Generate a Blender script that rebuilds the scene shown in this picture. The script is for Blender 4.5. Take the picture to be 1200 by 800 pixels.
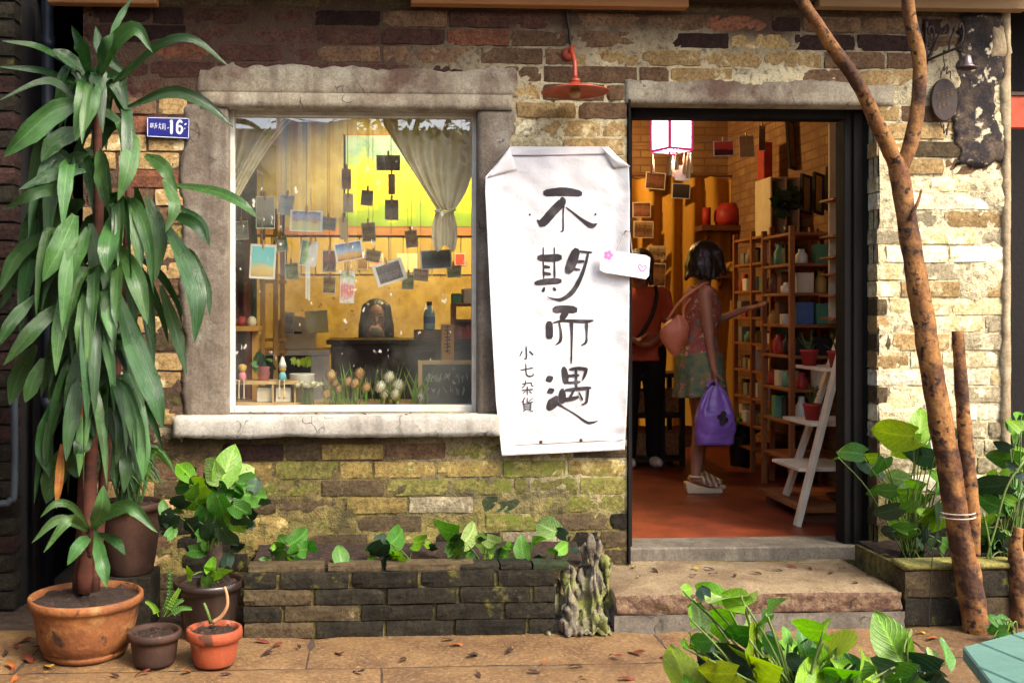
import bpy, bmesh, math, random
from mathutils import Vector, Matrix, noise, Quaternion
R = math.radians
random.seed(7)
for o in list(bpy.data.objects): bpy.data.objects.remove(o)
scn = bpy.context.scene
col = scn.collection

# ------------------------------------------------------------------ camera
FPX, CAMY, CAMZ, YAW = 1250.0, -5.0, 1.364, R(3.0)
VPX, HOR = 440.0, 365.0
CX = VPX + FPX*math.tan(YAW)
cam_d = bpy.data.cameras.new('Camera'); cam = bpy.data.objects.new('Camera', cam_d); col.objects.link(cam)
cam.location = (0, CAMY, CAMZ); cam.rotation_euler = (R(90), 0, -YAW)
cam_d.sensor_width = 36; cam_d.lens = FPX/1200*36
cam_d.shift_x = (600-CX)/1200; cam_d.shift_y = -(400-HOR)/1200
cam_d.clip_start = 0.02; cam_d.clip_end = 1000
scn.camera = cam
# ------------------------------------------------------------------ world, sun, exposure
sun_vec = Vector((0.50, -0.55, 0.80)).normalized()
w = bpy.data.worlds.new('World'); scn.world = w; w.use_nodes = True
nt = w.node_tree; bg = nt.nodes['Background']
sky = nt.nodes.new('ShaderNodeTexSky'); sky.sky_type = 'NISHITA'; sky.sun_disc = False
sky.sun_elevation = math.asin(sun_vec.z); sky.sun_rotation = math.atan2(sun_vec.x, sun_vec.y)
sky.air_density = 1.0; sky.dust_density = 4.0; sky.ozone_density = 0.6
nt.links.new(sky.outputs[0], bg.inputs[0]); bg.inputs[1].default_value = 0.15
sd = bpy.data.lights.new('Sun', 'SUN'); sd.energy = 1.3; sd.angle = R(20); sd.color = (1, .94, .82)
so = bpy.data.objects.new('Sun', sd); col.objects.link(so)
so.rotation_euler = (-sun_vec).to_track_quat('-Z', 'Y').to_euler()
vs = scn.view_settings; vs.view_transform = 'Standard'; vs.look = 'None'; vs.gamma = 1; vs.exposure = 1.95
vs.use_curve_mapping = False

# ------------------------------------------------------------------ pixel helpers
def ray(px, py):
    a = (px-CX)/FPX; b = (HOR-py)/FPX
    return Vector((math.sin(YAW)+a*math.cos(YAW), math.cos(YAW)-a*math.sin(YAW), b))
def P(px, py, Y=0.0):
    d = ray(px, py); t = (Y-CAMY)/d.y
    return Vector((d.x*t, Y, CAMZ+d.z*t))
def G(px, py, z=0.0):
    d = ray(px, py); t = (z-CAMZ)/d.z
    return Vector((d.x*t, CAMY+d.y*t, z))
def PPM(Y): return FPX/(Y-CAMY)          # pixels per metre, near enough
def nz(x, y=0, z=0): return noise.noise(Vector((x, y, z)))
def rnd(a, b): return random.uniform(a, b)

# ------------------------------------------------------------------ mesh builder
class MB:
    def __init__(s): s.v = []; s.f = []
    def add(s, vs, fs):
        k = len(s.v); s.v += [tuple(v) for v in vs]; s.f += [tuple(i+k for i in f) for f in fs]; return s
    def box(s, a, b, M=None):
        x0, y0, z0 = a; x1, y1, z1 = b
        vs = [Vector(p) for p in ((x0,y0,z0),(x1,y0,z0),(x1,y1,z0),(x0,y1,z0),(x0,y0,z1),(x1,y0,z1),(x1,y1,z1),(x0,y1,z1))]
        if M is not None: vs = [M @ v for v in vs]
        return s.add(vs, ((0,3,2,1),(4,5,6,7),(0,1,5,4),(1,2,6,5),(2,3,7,6),(3,0,4,7)))
    def cbox(s, c, d, M=None):
        c = Vector(c); h = Vector(d)*.5
        if M is None: return s.box(c-h, c+h)
        return s.box(-h, h, Matrix.Translation(c) @ M)
    def bar(s, p, q, w, d=None, up=(0,0,1)):
        p = Vector(p); q = Vector(q); d = d or w; z = (q-p); L = z.length; z.normalize()
        u = Vector(up); x = u.cross(z)
        if x.length < 1e-3: x = Vector((1,0,0)).cross(z)
        x.normalize(); y = z.cross(x)
        M = Matrix((x, y, z)).transposed().to_4x4(); M.translation = p
        return s.box((-w/2, -d/2, 0), (w/2, d/2, L), M)
    def tube(s, pts, rad, n=8, cap=True):
        pts = [Vector(p) for p in pts]; m = len(pts)
        if not hasattr(rad, '__len__'): rad = [rad]*m
        vs = []; prev = None
        for i, p in enumerate(pts):
            t = (pts[min(i+1, m-1)]-pts[max(i-1, 0)])
            if t.length < 1e-9: t = Vector((0,0,1))
            t.normalize()
            if prev is None:
                u = Vector((0,1,0)) if abs(t.y) < .9 else Vector((1,0,0))
            else: u = prev
            u = (u - t*u.dot(t)); u.normalize(); prev = u; w_ = t.cross(u)
            for k in range(n):
                a = 2*math.pi*k/n; vs.append(p + (u*math.cos(a)+w_*math.sin(a))*rad[i])
        fs = []
        for i in range(m-1):
            for k in range(n):
                a = i*n+k; b = i*n+(k+1) % n; fs.append((a, b, b+n, a+n))
        if cap: fs.append(tuple(range(n))[::-1]); fs.append(tuple(range((m-1)*n, m*n)))
        return s.add(vs, fs)
    def lathe(s, prof, c=(0,0,0), n=32, sq=(1,1), wob=0):
        c = Vector(c); vs = []; m = len(prof)
        for r, z in prof:
            for k in range(n):
                a = 2*math.pi*k/n; rr = r*(1+wob*nz(math.cos(a)*1.3+c.x*7, math.sin(a)*1.3, z*9))
                vs.append(c+Vector((math.cos(a)*rr*sq[0], math.sin(a)*rr*sq[1], z)))
        fs = []
        for i in range(m-1):
            for k in range(n):
                a = i*n+k; b = i*n+(k+1) % n; fs.append((a, b, b+n, a+n))
        if prof[0][0] > 1e-4: fs.append(tuple(range(n))[::-1])
        if prof[-1][0] > 1e-4: fs.append(tuple(range((m-1)*n, m*n)))
        return s.add(vs, fs)
    def grid(s, fn, nu, nv):
        vs = [fn(i/nu, j/nv) for j in range(nv+1) for i in range(nu+1)]
        fs = [(j*(nu+1)+i, j*(nu+1)+i+1, (j+1)*(nu+1)+i+1, (j+1)*(nu+1)+i) for j in range(nv) for i in range(nu)]
        return s.add(vs, fs)
    def ball(s, c, r, M=None, nu=14, nv=9):
        c = Vector(c)
        if not hasattr(r, '__len__'): r = (r, r, r)
        prof = []; vs = []
        for j in range(nv+1):
            t = math.pi*j/nv
            for k in range(nu):
                a = 2*math.pi*k/nu
                p = Vector((math.sin(t)*math.cos(a)*r[0], math.sin(t)*math.sin(a)*r[1], -math.cos(t)*r[2]))
                if M is not None: p = M @ p
                vs.append(c+p)
        fs = []
        for j in range(nv):
            for k in range(nu):
                a = j*nu+k; b = j*nu+(k+1) % nu
                fs.append((a, b, b+nu, a+nu))
        return s.add(vs, fs)
    def prism(s, pts, d):
        """closed outline (list of vectors, in order) pushed along vector d"""
        n = len(pts); d = Vector(d); vs = [Vector(p) for p in pts]+[Vector(p)+d for p in pts]
        fs = [tuple(range(n)), tuple(range(2*n-1, n-1, -1))]+[(i, i+n, (i+1) % n+n, (i+1) % n) for i in range(n)]
        return s.add(vs, fs)
    def mesh(s, name, bevel=0, smooth=False, seg=1, weld=False):
        me = bpy.data.meshes.new(name); me.from_pydata(s.v, [], s.f)
        bm = bmesh.new(); bm.from_mesh(me)
        if weld: bmesh.ops.remove_doubles(bm, verts=bm.verts, dist=1e-5)
        bmesh.ops.recalc_face_normals(bm, faces=bm.faces)
        if bevel:
            es = [e for e in bm.edges if len(e.link_faces) == 2 and e.calc_face_angle(0) > .6]
            bmesh.ops.bevel(bm, geom=es, offset=bevel, segments=seg, affect='EDGES', clamp_overlap=True)
        bm.to_mesh(me); bm.free()
        if smooth:
            me.polygons.foreach_set('use_smooth', [True]*len(me.polygons))
        return me
    def build(s, name, m, parent=None, bevel=0, smooth=False, seg=1, weld=False):
        return link(name, s.mesh(name, bevel, smooth, seg, weld), m, parent)

def link(name, me, m, parent=None):
    o = bpy.data.objects.new(name, me); col.objects.link(o)
    if m is not None:
        me.materials.clear(); me.materials.append(m)
    if parent is not None:
        o.parent = parent
        o.matrix_parent_inverse = wm(parent).inverted()
    return o
def wm(o):
    m = o.matrix_basis.copy()
    return m if o.parent is None else wm(o.parent) @ o.matrix_parent_inverse @ m
def tag(o, label, cat, group=None):
    o['label'] = label; o['category'] = cat
    if group: o['group'] = group
    return o
def thing(name, label, cat, loc=(0,0,0), group=None):
    o = bpy.data.objects.new(name, None); col.objects.link(o); o.location = loc; o.empty_display_size = .05
    return tag(o, label, cat, group)
def struct(o): o['kind'] = 'structure'; return o
def catmull(pts, n):
    pts = [Vector(p) for p in pts]
    if len(pts) == 2: return [pts[0].lerp(pts[1], i/n) for i in range(n+1)]
    q = [pts[0]*2-pts[1]]+pts+[pts[-1]*2-pts[-2]]; out = []; m = len(pts)-1
    for i in range(n+1):
        t = i/n*m; k = min(int(t), m-1); t -= k
        a, b, c, d = q[k], q[k+1], q[k+2], q[k+3]
        out.append(.5*((2*b)+(c-a)*t+(2*a-5*b+4*c-d)*t*t+(3*b-3*c+d-a)*t**3))
    return out

# ------------------------------------------------------------------ materials
def _new(name):
    m = bpy.data.materials.new(name); m.use_nodes = True
    t = m.node_tree; return m, t, t.nodes['Principled BSDF'], t.nodes['Material Output']
def _n(t, typ, **k):
    n = t.nodes.new(typ)
    for a, b in k.items(): setattr(n, a, b)
    return n
def c4(c): return (c[0], c[1], c[2], 1)
def noise_fac(t, vec, scale, lo, hi, detail=5, rough=.6, sc3=None):
    n = _n(t, 'ShaderNodeTexNoise'); n.inputs['Scale'].default_value = scale
    n.inputs['Detail'].default_value = detail; n.inputs['Roughness'].default_value = rough
    if sc3:
        mp = _n(t, 'ShaderNodeMapping'); mp.inputs['Scale'].default_value = sc3
        t.links.new(vec, mp.inputs[0]); vec = mp.outputs[0]
    t.links.new(vec, n.inputs['Vector'])
    r = _n(t, 'ShaderNodeMapRange'); r.inputs[1].default_value = lo; r.inputs[2].default_value = hi
    t.links.new(n.outputs[0], r.inputs[0]); return r.outputs[0]
def mixc(t, fac, a, b, mode='MIX'):
    n = _n(t, 'ShaderNodeMix', data_type='RGBA', blend_type=mode)
    for sock, val in ((n.inputs[0], fac), (n.inputs[6], a), (n.inputs[7], b)):
        if hasattr(val, 'is_linked'): t.links.new(val, sock)
        elif isinstance(val, (int, float)): sock.default_value = val
        else: sock.default_value = c4(val)
    return n.outputs[2]
def bumpn(t, b, vec, layers, dist=.01):
    prev = None
    for scale, strength, detail in layers:
        n = _n(t, 'ShaderNodeTexNoise'); n.inputs['Scale'].default_value = scale; n.inputs['Detail'].default_value = detail
        t.links.new(vec, n.inputs['Vector'])
        bp = _n(t, 'ShaderNodeBump'); bp.inputs['Strength'].default_value = strength; bp.inputs['Distance'].default_value = dist
        t.links.new(n.outputs[0], bp.inputs['Height'])
        if prev: t.links.new(prev, bp.inputs['Normal'])
        prev = bp.outputs[0]
    t.links.new(prev, b.inputs['Normal'])
GRAIN = dict(granite=.42, granite_pale=.45, granite_dark=.45, cement=.35, plaster=.34, concrete=.34, limewash=.26, bark=.30, terracotta=.22, terracotta_orange=.18, terracotta_dark=.25, soil=.4, root_stone2=.4, red_floor=.25, soot_render=.4, lime_patch=.3, green_paint=.12, mortar=.3)
def mat(name, c, c2=None, rough=.8, scale=8, lo=.35, hi=.65, bump=.25, bscale=50, rand=0, spec=.3, metal=0,
        emis=0, coord='Object', sc3=None, spots=None, sheen=0, coat=0, huer=0, trans=0, third=None):
    m, t, b, out = _new(name)
    if coord == 'World': vec = _n(t, 'ShaderNodeNewGeometry').outputs['Position']
    else: vec = _n(t, 'ShaderNodeTexCoord').outputs[coord]
    c2 = c2 or tuple(x*.72 for x in c)
    cc = mixc(t, noise_fac(t, vec, scale, lo, hi, sc3=sc3), c, c2)
    if third: cc = mixc(t, noise_fac(t, vec, third[1], third[2], third[3]), cc, third[0])
    if spots: cc = mixc(t, noise_fac(t, vec, spots[1], spots[2], spots[2]+.06, 3), cc, spots[0])
    gk = GRAIN.get(name, 0)
    if gk:
        g = noise_fac(t, vec, 190, .30, .70, 3, .7); g2 = noise_fac(t, vec, 75, .3, .7, 3)
        cc = mixc(t, 1.0, cc, mixc(t, g, (1-gk,)*3, (1+gk*.7,)*3), 'MULTIPLY'); cc = mixc(t, 1.0, cc, mixc(t, g2, (1-gk*.6,)*3, (1+gk*.5,)*3), 'MULTIPLY')
    if name in ('plaster','concrete','limewash','cement'):
        wv = _n(t, 'ShaderNodeTexNoise'); wv.inputs['Scale'].default_value = 9; t.links.new(vec, wv.inputs['Vector'])
        va = _n(t, 'ShaderNodeMix', data_type='VECTOR'); va.inputs[0].default_value = .16; t.links.new(vec, va.inputs[4]); t.links.new(wv.outputs['Color'], va.inputs[5])
        vo = _n(t, 'ShaderNodeTexVoronoi', feature='DISTANCE_TO_EDGE'); vo.inputs['Scale'].default_value = 4.5; t.links.new(va.outputs[1], vo.inputs['Vector'])
        lr = _n(t, 'ShaderNodeMapRange'); lr.inputs[1].default_value = .016; lr.inputs[2].default_value = .004; t.links.new(vo.outputs['Distance'], lr.inputs[0])
        mk = noise_fac(t, vec, 3.3, .52, .60); ml_ = _n(t, 'ShaderNodeMath', operation='MULTIPLY'); t.links.new(lr.outputs[0], ml_.inputs[0]); t.links.new(mk, ml_.inputs[1])
        cc = mixc(t, ml_.outputs[0], cc, tuple(x*.22 for x in c2))
        stq = noise_fac(t, vec, 1, .50, .72, 4, .6, (16,16,1.6)); sm_ = _n(t, 'ShaderNodeMath', operation='MULTIPLY'); sm_.inputs[1].default_value = .55; t.links.new(stq, sm_.inputs[0])
        cc = mixc(t, sm_.outputs[0], cc, tuple(x*.40 for x in c2))
    if rand or huer:
        oi = _n(t, 'ShaderNodeObjectInfo'); hs = _n(t, 'ShaderNodeHueSaturation')
        mr = _n(t, 'ShaderNodeMapRange'); mr.inputs[3].default_value = 1-rand; mr.inputs[4].default_value = 1+rand
        t.links.new(oi.outputs['Random'], mr.inputs[0]); t.links.new(mr.outputs[0], hs.inputs['Value'])
        if huer:
            ml = _n(t, 'ShaderNodeMath', operation='MULTIPLY'); ml.inputs[1].default_value = 7.31
            fr = _n(t, 'ShaderNodeMath', operation='FRACT'); m2 = _n(t, 'ShaderNodeMapRange')
            m2.inputs[3].default_value = .5-huer; m2.inputs[4].default_value = .5+huer
            t.links.new(oi.outputs['Random'], ml.inputs[0]); t.links.new(ml.outputs[0], fr.inputs[0])
            t.links.new(fr.outputs[0], m2.inputs[0]); t.links.new(m2.outputs[0], hs.inputs['Hue'])
        t.links.new(cc, hs.inputs['Color']); cc = hs.outputs[0]
    t.links.new(cc, b.inputs['Base Color'])
    b.inputs['Roughness'].default_value = rough; b.inputs['Specular IOR Level'].default_value = spec
    b.inputs['Metallic'].default_value = metal
    if coat: b.inputs['Coat Weight'].default_value = coat; b.inputs['Coat Roughness'].default_value = .25
    if emis: t.links.new(cc, b.inputs['Emission Color']); b.inputs['Emission Strength'].default_value = emis
    if bump: bumpn(t, b, vec, [(bscale, bump, 6), (bscale*.22, bump*.8, 3)], .006)
    if trans:
        tr = _n(t, 'ShaderNodeBsdfTranslucent'); mx = _n(t, 'ShaderNodeMixShader'); mx.inputs[0].default_value = trans
        br = _n(t, 'ShaderNodeHueSaturation'); br.inputs['Value'].default_value = 1.5; br.inputs['Saturation'].default_value = 1.1
        t.links.new(cc, br.inputs['Color']); t.links.new(br.outputs[0], tr.inputs[0])
        t.links.new(b.outputs[0], mx.inputs[1]); t.links.new(tr.outputs[0], mx.inputs[2]); t.links.new(mx.outputs[0], out.inputs[0])
    return m
def brick_mat(name, c, c2, lime=(.52,.47,.34), lime_lo=.62, moss=None, moss_lo=.6, soot=.5):
    """world-space grain, lime wash smears, moss and soot so that no two bricks share a pattern"""
    m, t, b, out = _new(name); vec = _n(t, 'ShaderNodeNewGeometry').outputs['Position']
    cc = mixc(t, noise_fac(t, vec, 13, .35, .65), c, c2)
    cc = mixc(t, noise_fac(t, vec, 60, .45, .72, 4), cc, tuple(x*.55 for x in c2)); cc = mixc(t, 1.0, cc, mixc(t, noise_fac(t, vec, 170, .3, .7, 3, .7), (.66,)*3, (1.26,)*3), 'MULTIPLY')
    cc = mixc(t, noise_fac(t, vec, 24, .60, .74, 6, .7), cc, tuple(min(1, x*1.5) for x in c))
    if moss: cc = mixc(t, noise_fac(t, vec, 9, moss_lo, moss_lo+.14, 7, .68), cc, moss)
    cc = mixc(t, noise_fac(t, vec, 8.3, lime_lo, lime_lo+.10, 8, .72), cc, lime)
    cc = mixc(t, noise_fac(t, vec, 5.1, soot+.1, soot+.25, 6, .7), cc, (.035,.026,.022))
    oi = _n(t, 'ShaderNodeObjectInfo'); hs = _n(t, 'ShaderNodeHueSaturation')
    mr = _n(t, 'ShaderNodeMapRange'); mr.inputs[3].default_value = .72; mr.inputs[4].default_value = 1.22
    t.links.new(oi.outputs['Random'], mr.inputs[0]); t.links.new(mr.outputs[0], hs.inputs['Value']); t.links.new(cc, hs.inputs['Color'])
    t.links.new(hs.outputs[0], b.inputs['Base Color']); b.inputs['Roughness'].default_value = .92; b.inputs['Specular IOR Level'].default_value = .15
    bumpn(t, b, vec, [(140, .35, 5), (38, .6, 5), (11, .5, 4)], .008)
    return m
def ramp_mat(name, stops, axis='Z', rough=.6, wob=.12, wscale=5, emis=0, coord='Generated'):
    """flat print: bands of colour along an axis with wobbling borders"""
    m, t, b, out = _new(name); vec = _n(t, 'ShaderNodeTexCoord').outputs[coord]
    sep = _n(t, 'ShaderNodeSeparateXYZ'); t.links.new(vec, sep.inputs[0])
    n = _n(t, 'ShaderNodeTexNoise'); n.inputs['Scale'].default_value = wscale; n.inputs['Detail'].default_value = 5
    t.links.new(vec, n.inputs['Vector'])
    a = _n(t, 'ShaderNodeMath', operation='MULTIPLY_ADD'); a.inputs[1].default_value = wob*4; t.links.new(n.outputs[0], a.inputs[0])
    s2 = _n(t, 'ShaderNodeMath', operation='SUBTRACT'); s2.inputs[1].default_value = wob*2
    t.links.new(sep.outputs['XYZ'.index(axis)], a.inputs[2]); t.links.new(a.outputs[0], s2.inputs[0])
    r = _n(t, 'ShaderNodeValToRGB'); e = r.color_ramp.elements
    while len(e) < len(stops): e.new(.5)
    for k, (p, c) in enumerate(stops): e[k].position = p; e[k].color = c4(c)
    t.links.new(s2.outputs[0], r.inputs[0]); t.links.new(r.outputs[0], b.inputs['Base Color']); b.inputs['Roughness'].default_value = rough
    if emis: t.links.new(r.outputs[0], b.inputs['Emission Color']); b.inputs['Emission Strength'].default_value = emis
    return m
def emit_mat(name, c, s):
    m, t, b, out = _new(name); b.inputs['Base Color'].default_value = c4(c)
    b.inputs['Emission Color'].default_value = c4(c); b.inputs['Emission Strength'].default_value = s; return m
def stripe_mat(name, cols, axis, freq):
    m, t, b, out = _new(name); vec = _n(t, 'ShaderNodeTexCoord').outputs['Object']
    sep = _n(t, 'ShaderNodeSeparateXYZ'); t.links.new(vec, sep.inputs[0])
    ml = _n(t, 'ShaderNodeMath', operation='MULTIPLY'); ml.inputs[1].default_value = freq
    fr = _n(t, 'ShaderNodeMath', operation='FRACT'); t.links.new(sep.outputs['XYZ'.index(axis)], ml.inputs[0]); t.links.new(ml.outputs[0], fr.inputs[0])
    r = _n(t, 'ShaderNodeValToRGB'); r.color_ramp.interpolation = 'CONSTANT'; e = r.color_ramp.elements
    while len(e) < len(cols): e.new(.5)
    for k, c in enumerate(cols): e[k].position = k/len(cols); e[k].color = c4(c)
    t.links.new(fr.outputs[0], r.inputs[0]); t.links.new(r.outputs[0], b.inputs['Base Color']); b.inputs['Roughness'].default_value = .8
    tr = _n(t, 'ShaderNodeBsdfTranslucent'); mx = _n(t, 'ShaderNodeMixShader'); mx.inputs[0].default_value = .6
    t.links.new(r.outputs[0], tr.inputs[0]); t.links.new(b.outputs[0], mx.inputs[1]); t.links.new(tr.outputs[0], mx.inputs[2]); t.links.new(mx.outputs[0], out.inputs[0])
    return m
# ================================================================== SETTING
FLOOR = 0.224; STEPZ = 0.164
M = {}
M['granite'] = mat('granite', (.185,.105,.042), (.100,.050,.021), rough=.6, scale=4, bump=.7, bscale=70, coord='World', rand=.14, spots=((.10,.06,.035), 38, .60), third=((.25,.165,.075), 55, .5, .75), spec=.4)
M['granite_dark'] = mat('granite_dark', (.085,.040,.024), (.15,.095,.05), rough=.8, scale=30, bump=1.0, bscale=60, coord='World', spots=((.07,.035,.025), 45, .56))
M['granite_pale'] = mat('granite_pale', (.235,.175,.100), (.13,.088,.048), rough=.75, scale=6, bump=.7, bscale=70, coord='World', spots=((.12,.08,.05), 50, .60))
M['cement'] = mat('cement', (.155,.132,.10), (.09,.074,.056), rough=.9, scale=7, bump=.5, bscale=45, coord='World', spots=((.08,.065,.05), 18, .63))
M['earth'] = mat('earth', (.06,.038,.025), (.03,.02,.014), rough=1, scale=20, bump=1, bscale=60, coord='World')
M['street'] = mat('street', (.16,.13,.10), (.10,.08,.06), rough=.9, scale=3, bump=.4, bscale=40, coord='World')
M['red_floor'] = mat('red_floor', (.23,.046,.016), (.11,.024,.010), rough=.42, scale=6, bump=.15, bscale=25, coord='World', spots=((.06,.02,.012), 9, .66), spec=.4)
M['room_wall'] = mat('room_wall', (.30,.17,.075), (.22,.115,.05), rough=.9, scale=5, bump=.3, coord='World')
M['ochre_wall'] = mat('ochre_wall', (.52,.36,.085), (.36,.22,.045), rough=.9, scale=9, bump=.4, bscale=30, coord='World', spots=((.24,.13,.04), 14, .66))
M['ceiling'] = mat('ceiling', (.22,.13,.07), rough=.9, coord='World')

def room_brick():
    m, t, b, out = _new('room_brick'); vec = _n(t, 'ShaderNodeNewGeometry').outputs['Position']
    sp = _n(t, 'ShaderNodeSeparateXYZ'); cb = _n(t, 'ShaderNodeCombineXYZ'); ad = _n(t, 'ShaderNodeMath', operation='ADD')
    t.links.new(vec, sp.inputs[0]); t.links.new(sp.outputs[0], ad.inputs[0]); t.links.new(sp.outputs[1], ad.inputs[1])
    t.links.new(ad.outputs[0], cb.inputs[0]); t.links.new(sp.outputs[2], cb.inputs[1])
    br = _n(t, 'ShaderNodeTexBrick'); br.inputs['Scale'].default_value = 1; br.inputs['Brick Width'].default_value = .22
    br.inputs['Row Height'].default_value = .065; br.inputs['Mortar Size'].default_value = .006
    br.inputs['Color1'].default_value = (.33,.185,.08,1); br.inputs['Color2'].default_value = (.24,.12,.05,1); br.inputs['Mortar'].default_value = (.15,.085,.04,1)
    t.links.new(cb.outputs[0], br.inputs['Vector'])
    t.links.new(mixc(t, noise_fac(t, vec, 7, .4, .7), br.outputs[0], (.19,.09,.04)), b.inputs['Base Color'])
    bp = _n(t, 'ShaderNodeBump'); bp.inputs['Strength'].default_value = .6; bp.inputs['Distance'].default_value = .01; bp.invert = True
    t.links.new(br.outputs['Fac'], bp.inputs['Height']); t.links.new(bp.outputs[0], b.inputs['Normal']); b.inputs['Roughness'].default_value = .9
    return m
M['room_brick'] = room_brick()

# ground sheet, paving slabs
struct(MB().grid(lambda u, v: Vector((-150+300*u, -150+300*v, -.03)), 2, 2).build('ground', M['street']))
pave = struct(MB().box((-4,-6.5,-.028), (5,.1,-.014)).build('pavement', M['earth']))
edges = [-.44, P(0,0,0).y-.505]
rowsY = [(-.30,-.865), (-.875,-1.27), (-1.28,-1.72), (-1.73,-2.2), (-2.21,-2.75), (-2.76,-3.3)]
starts = [-2.6, G(447,790).x-1.9*2, -2.2, -2.9, -2.4, -2.7]
for (ya, yb), sx in zip(rowsY, starts):
    x = sx
    while x < 4.2:
        L = rnd(1.15,1.9) if ya > -.9 and ya < -.8 and False else (1.9 if ya == -.875 else rnd(1.0,1.7))
        mb = MB()
        nx = 14
        def fn(u, v, x=x, L=L, ya=ya, yb=yb):
            X = x+.004+(L-.008)*u; Y = ya+(yb-ya)*v
            e = min(u*L, (1-u)*L, v*abs(yb-ya), (1-v)*abs(yb-ya))
            return Vector((X+.004*nz(Y*9,x), Y+.006*nz(X*7,ya), .004*nz(X*6,Y*6)-(.010 if e < 1e-6 else 0)-.003+.004*nz(x,ya*3)))
        mb.grid(fn, nx, 6)
        mb.build('paving_slab', M['granite'], pave, smooth=True)
        x += L

# ---------------------------------------------------------------- shop building
bld = thing('shop_building', 'old brick shop front with plastered window, open doorway and low eave', 'building', (1,0,0))
XL, XR = P(97,300).x, P(1181,300).x
ZT = 2.95
def rect(px0, py0, px1, py1):
    a = P(px0, py1); b = P(px1, py0); return a.x, a.z, b.x, b.z
WIN = rect(266,127,561,485); DOOR = rect(735,120,1028,656)
DOOR = (DOOR[0], FLOOR-.06, DOOR[2], DOOR[3])
SUR = (P(219,0).x, P(0,507).z, P(601,0).x, P(0,90).z)         # plaster surround kept free of bricks
LIN = (P(736,0).x-.02, DOOR[3], P(1046,0).x, P(0,97).z)

def mortar():
    m, t, b, out = _new('mortar'); vec = _n(t, 'ShaderNodeNewGeometry').outputs['Position']
    sp = _n(t, 'ShaderNodeSeparateXYZ'); t.links.new(vec, sp.inputs[0])
    def band(sock, a, b_, k):
        n = _n(t, 'ShaderNodeTexNoise'); n.inputs['Scale'].default_value = 3; n.inputs['Detail'].default_value = 6; t.links.new(vec, n.inputs['Vector'])
        ma = _n(t, 'ShaderNodeMath', operation='MULTIPLY_ADD'); ma.inputs[1].default_value = k; t.links.new(n.outputs[0], ma.inputs[0]); t.links.new(sock, ma.inputs[2])
        r = _n(t, 'ShaderNodeMapRange'); r.inputs[1].default_value = a+k/2; r.inputs[2].default_value = b_+k/2; t.links.new(ma.outputs[0], r.inputs[0]); return r.outputs[0]
    cc = mixc(t, band(sp.outputs[0], .0, .9, .9), (.075,.046,.032), (.52,.44,.27))      # brown west end, pale lime east end with the brighter light there put in
    cc = mixc(t, band(sp.outputs[2], 2.45, 2.75, .5), cc, (.07,.042,.028))  # top band: shade of the eave painted into the mortar
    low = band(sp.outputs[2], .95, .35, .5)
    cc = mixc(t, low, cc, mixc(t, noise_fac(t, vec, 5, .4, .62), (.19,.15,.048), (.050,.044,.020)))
    cc = mixc(t, noise_fac(t, vec, 40, .5, .75), cc, (.06,.045,.03))
    t.links.new(cc, b.inputs['Base Color']); b.inputs['Roughness'].default_value = .95; b.inputs['Specular IOR Level'].default_value = .1
    bumpn(t, b, vec, [(120, .5, 5), (30, .8, 5)], .01); return m
M['mortar'] = mortar()
def mortar_y(x, z):
    lime = max(0, min(1, (x-1.0)/1.6))
    y = .0055 - .0055*nz(x*14, z*14, 3) - .006*nz(x*38, z*38, 9)
    k = nz(x*3.1, z*4.3, 5)
    if k > .12: y -= min(.013, (k-.12)*.07)*(.35+.9*lime)
    return y
wall = None
mb = MB()
def wall_rect(x0, z0, x1, z1, sides=''):
    nx = max(1, int((x1-x0)/.022)); nzv = max(1, int((z1-z0)/.022))
    mb.grid(lambda u, v: Vector((x0+(x1-x0)*u, mortar_y(x0+(x1-x0)*u, z0+(z1-z0)*v), z0+(z1-z0)*v)), nx, nzv)
    mb.box((x0,.05,z0), (x1,.28,z1))
    for sd, (a, b) in dict(l=((x0,z0),(x0,z1)), r=((x1,z0),(x1,z1)), t=((x0,z1),(x1,z1)), b=((x0,z0),(x1,z0))).items():
        if sd in sides:
            mb.add([(a[0],.013,a[1]),(b[0],.013,b[1]),(b[0],.06,b[1]),(a[0],.06,a[1])], [(0,1,2,3)])
wall_rect(XL,-.02,WIN[0],ZT,'l'); wall_rect(WIN[0],-.02,WIN[2],WIN[1]); wall_rect(WIN[0],WIN[3],WIN[2],ZT)
wall_rect(WIN[2],-.02,DOOR[0],ZT,'r'); wall_rect(DOOR[0],DOOR[3],DOOR[2]+.008,ZT,'b'); wall_rect(DOOR[2]+.008,-.02,XR,ZT,'lr')
wall_rect(DOOR[0],-.02,DOOR[2],STEPZ-.002)
wall = mb.build('wall', M['mortar'], bld, smooth=False)

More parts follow.
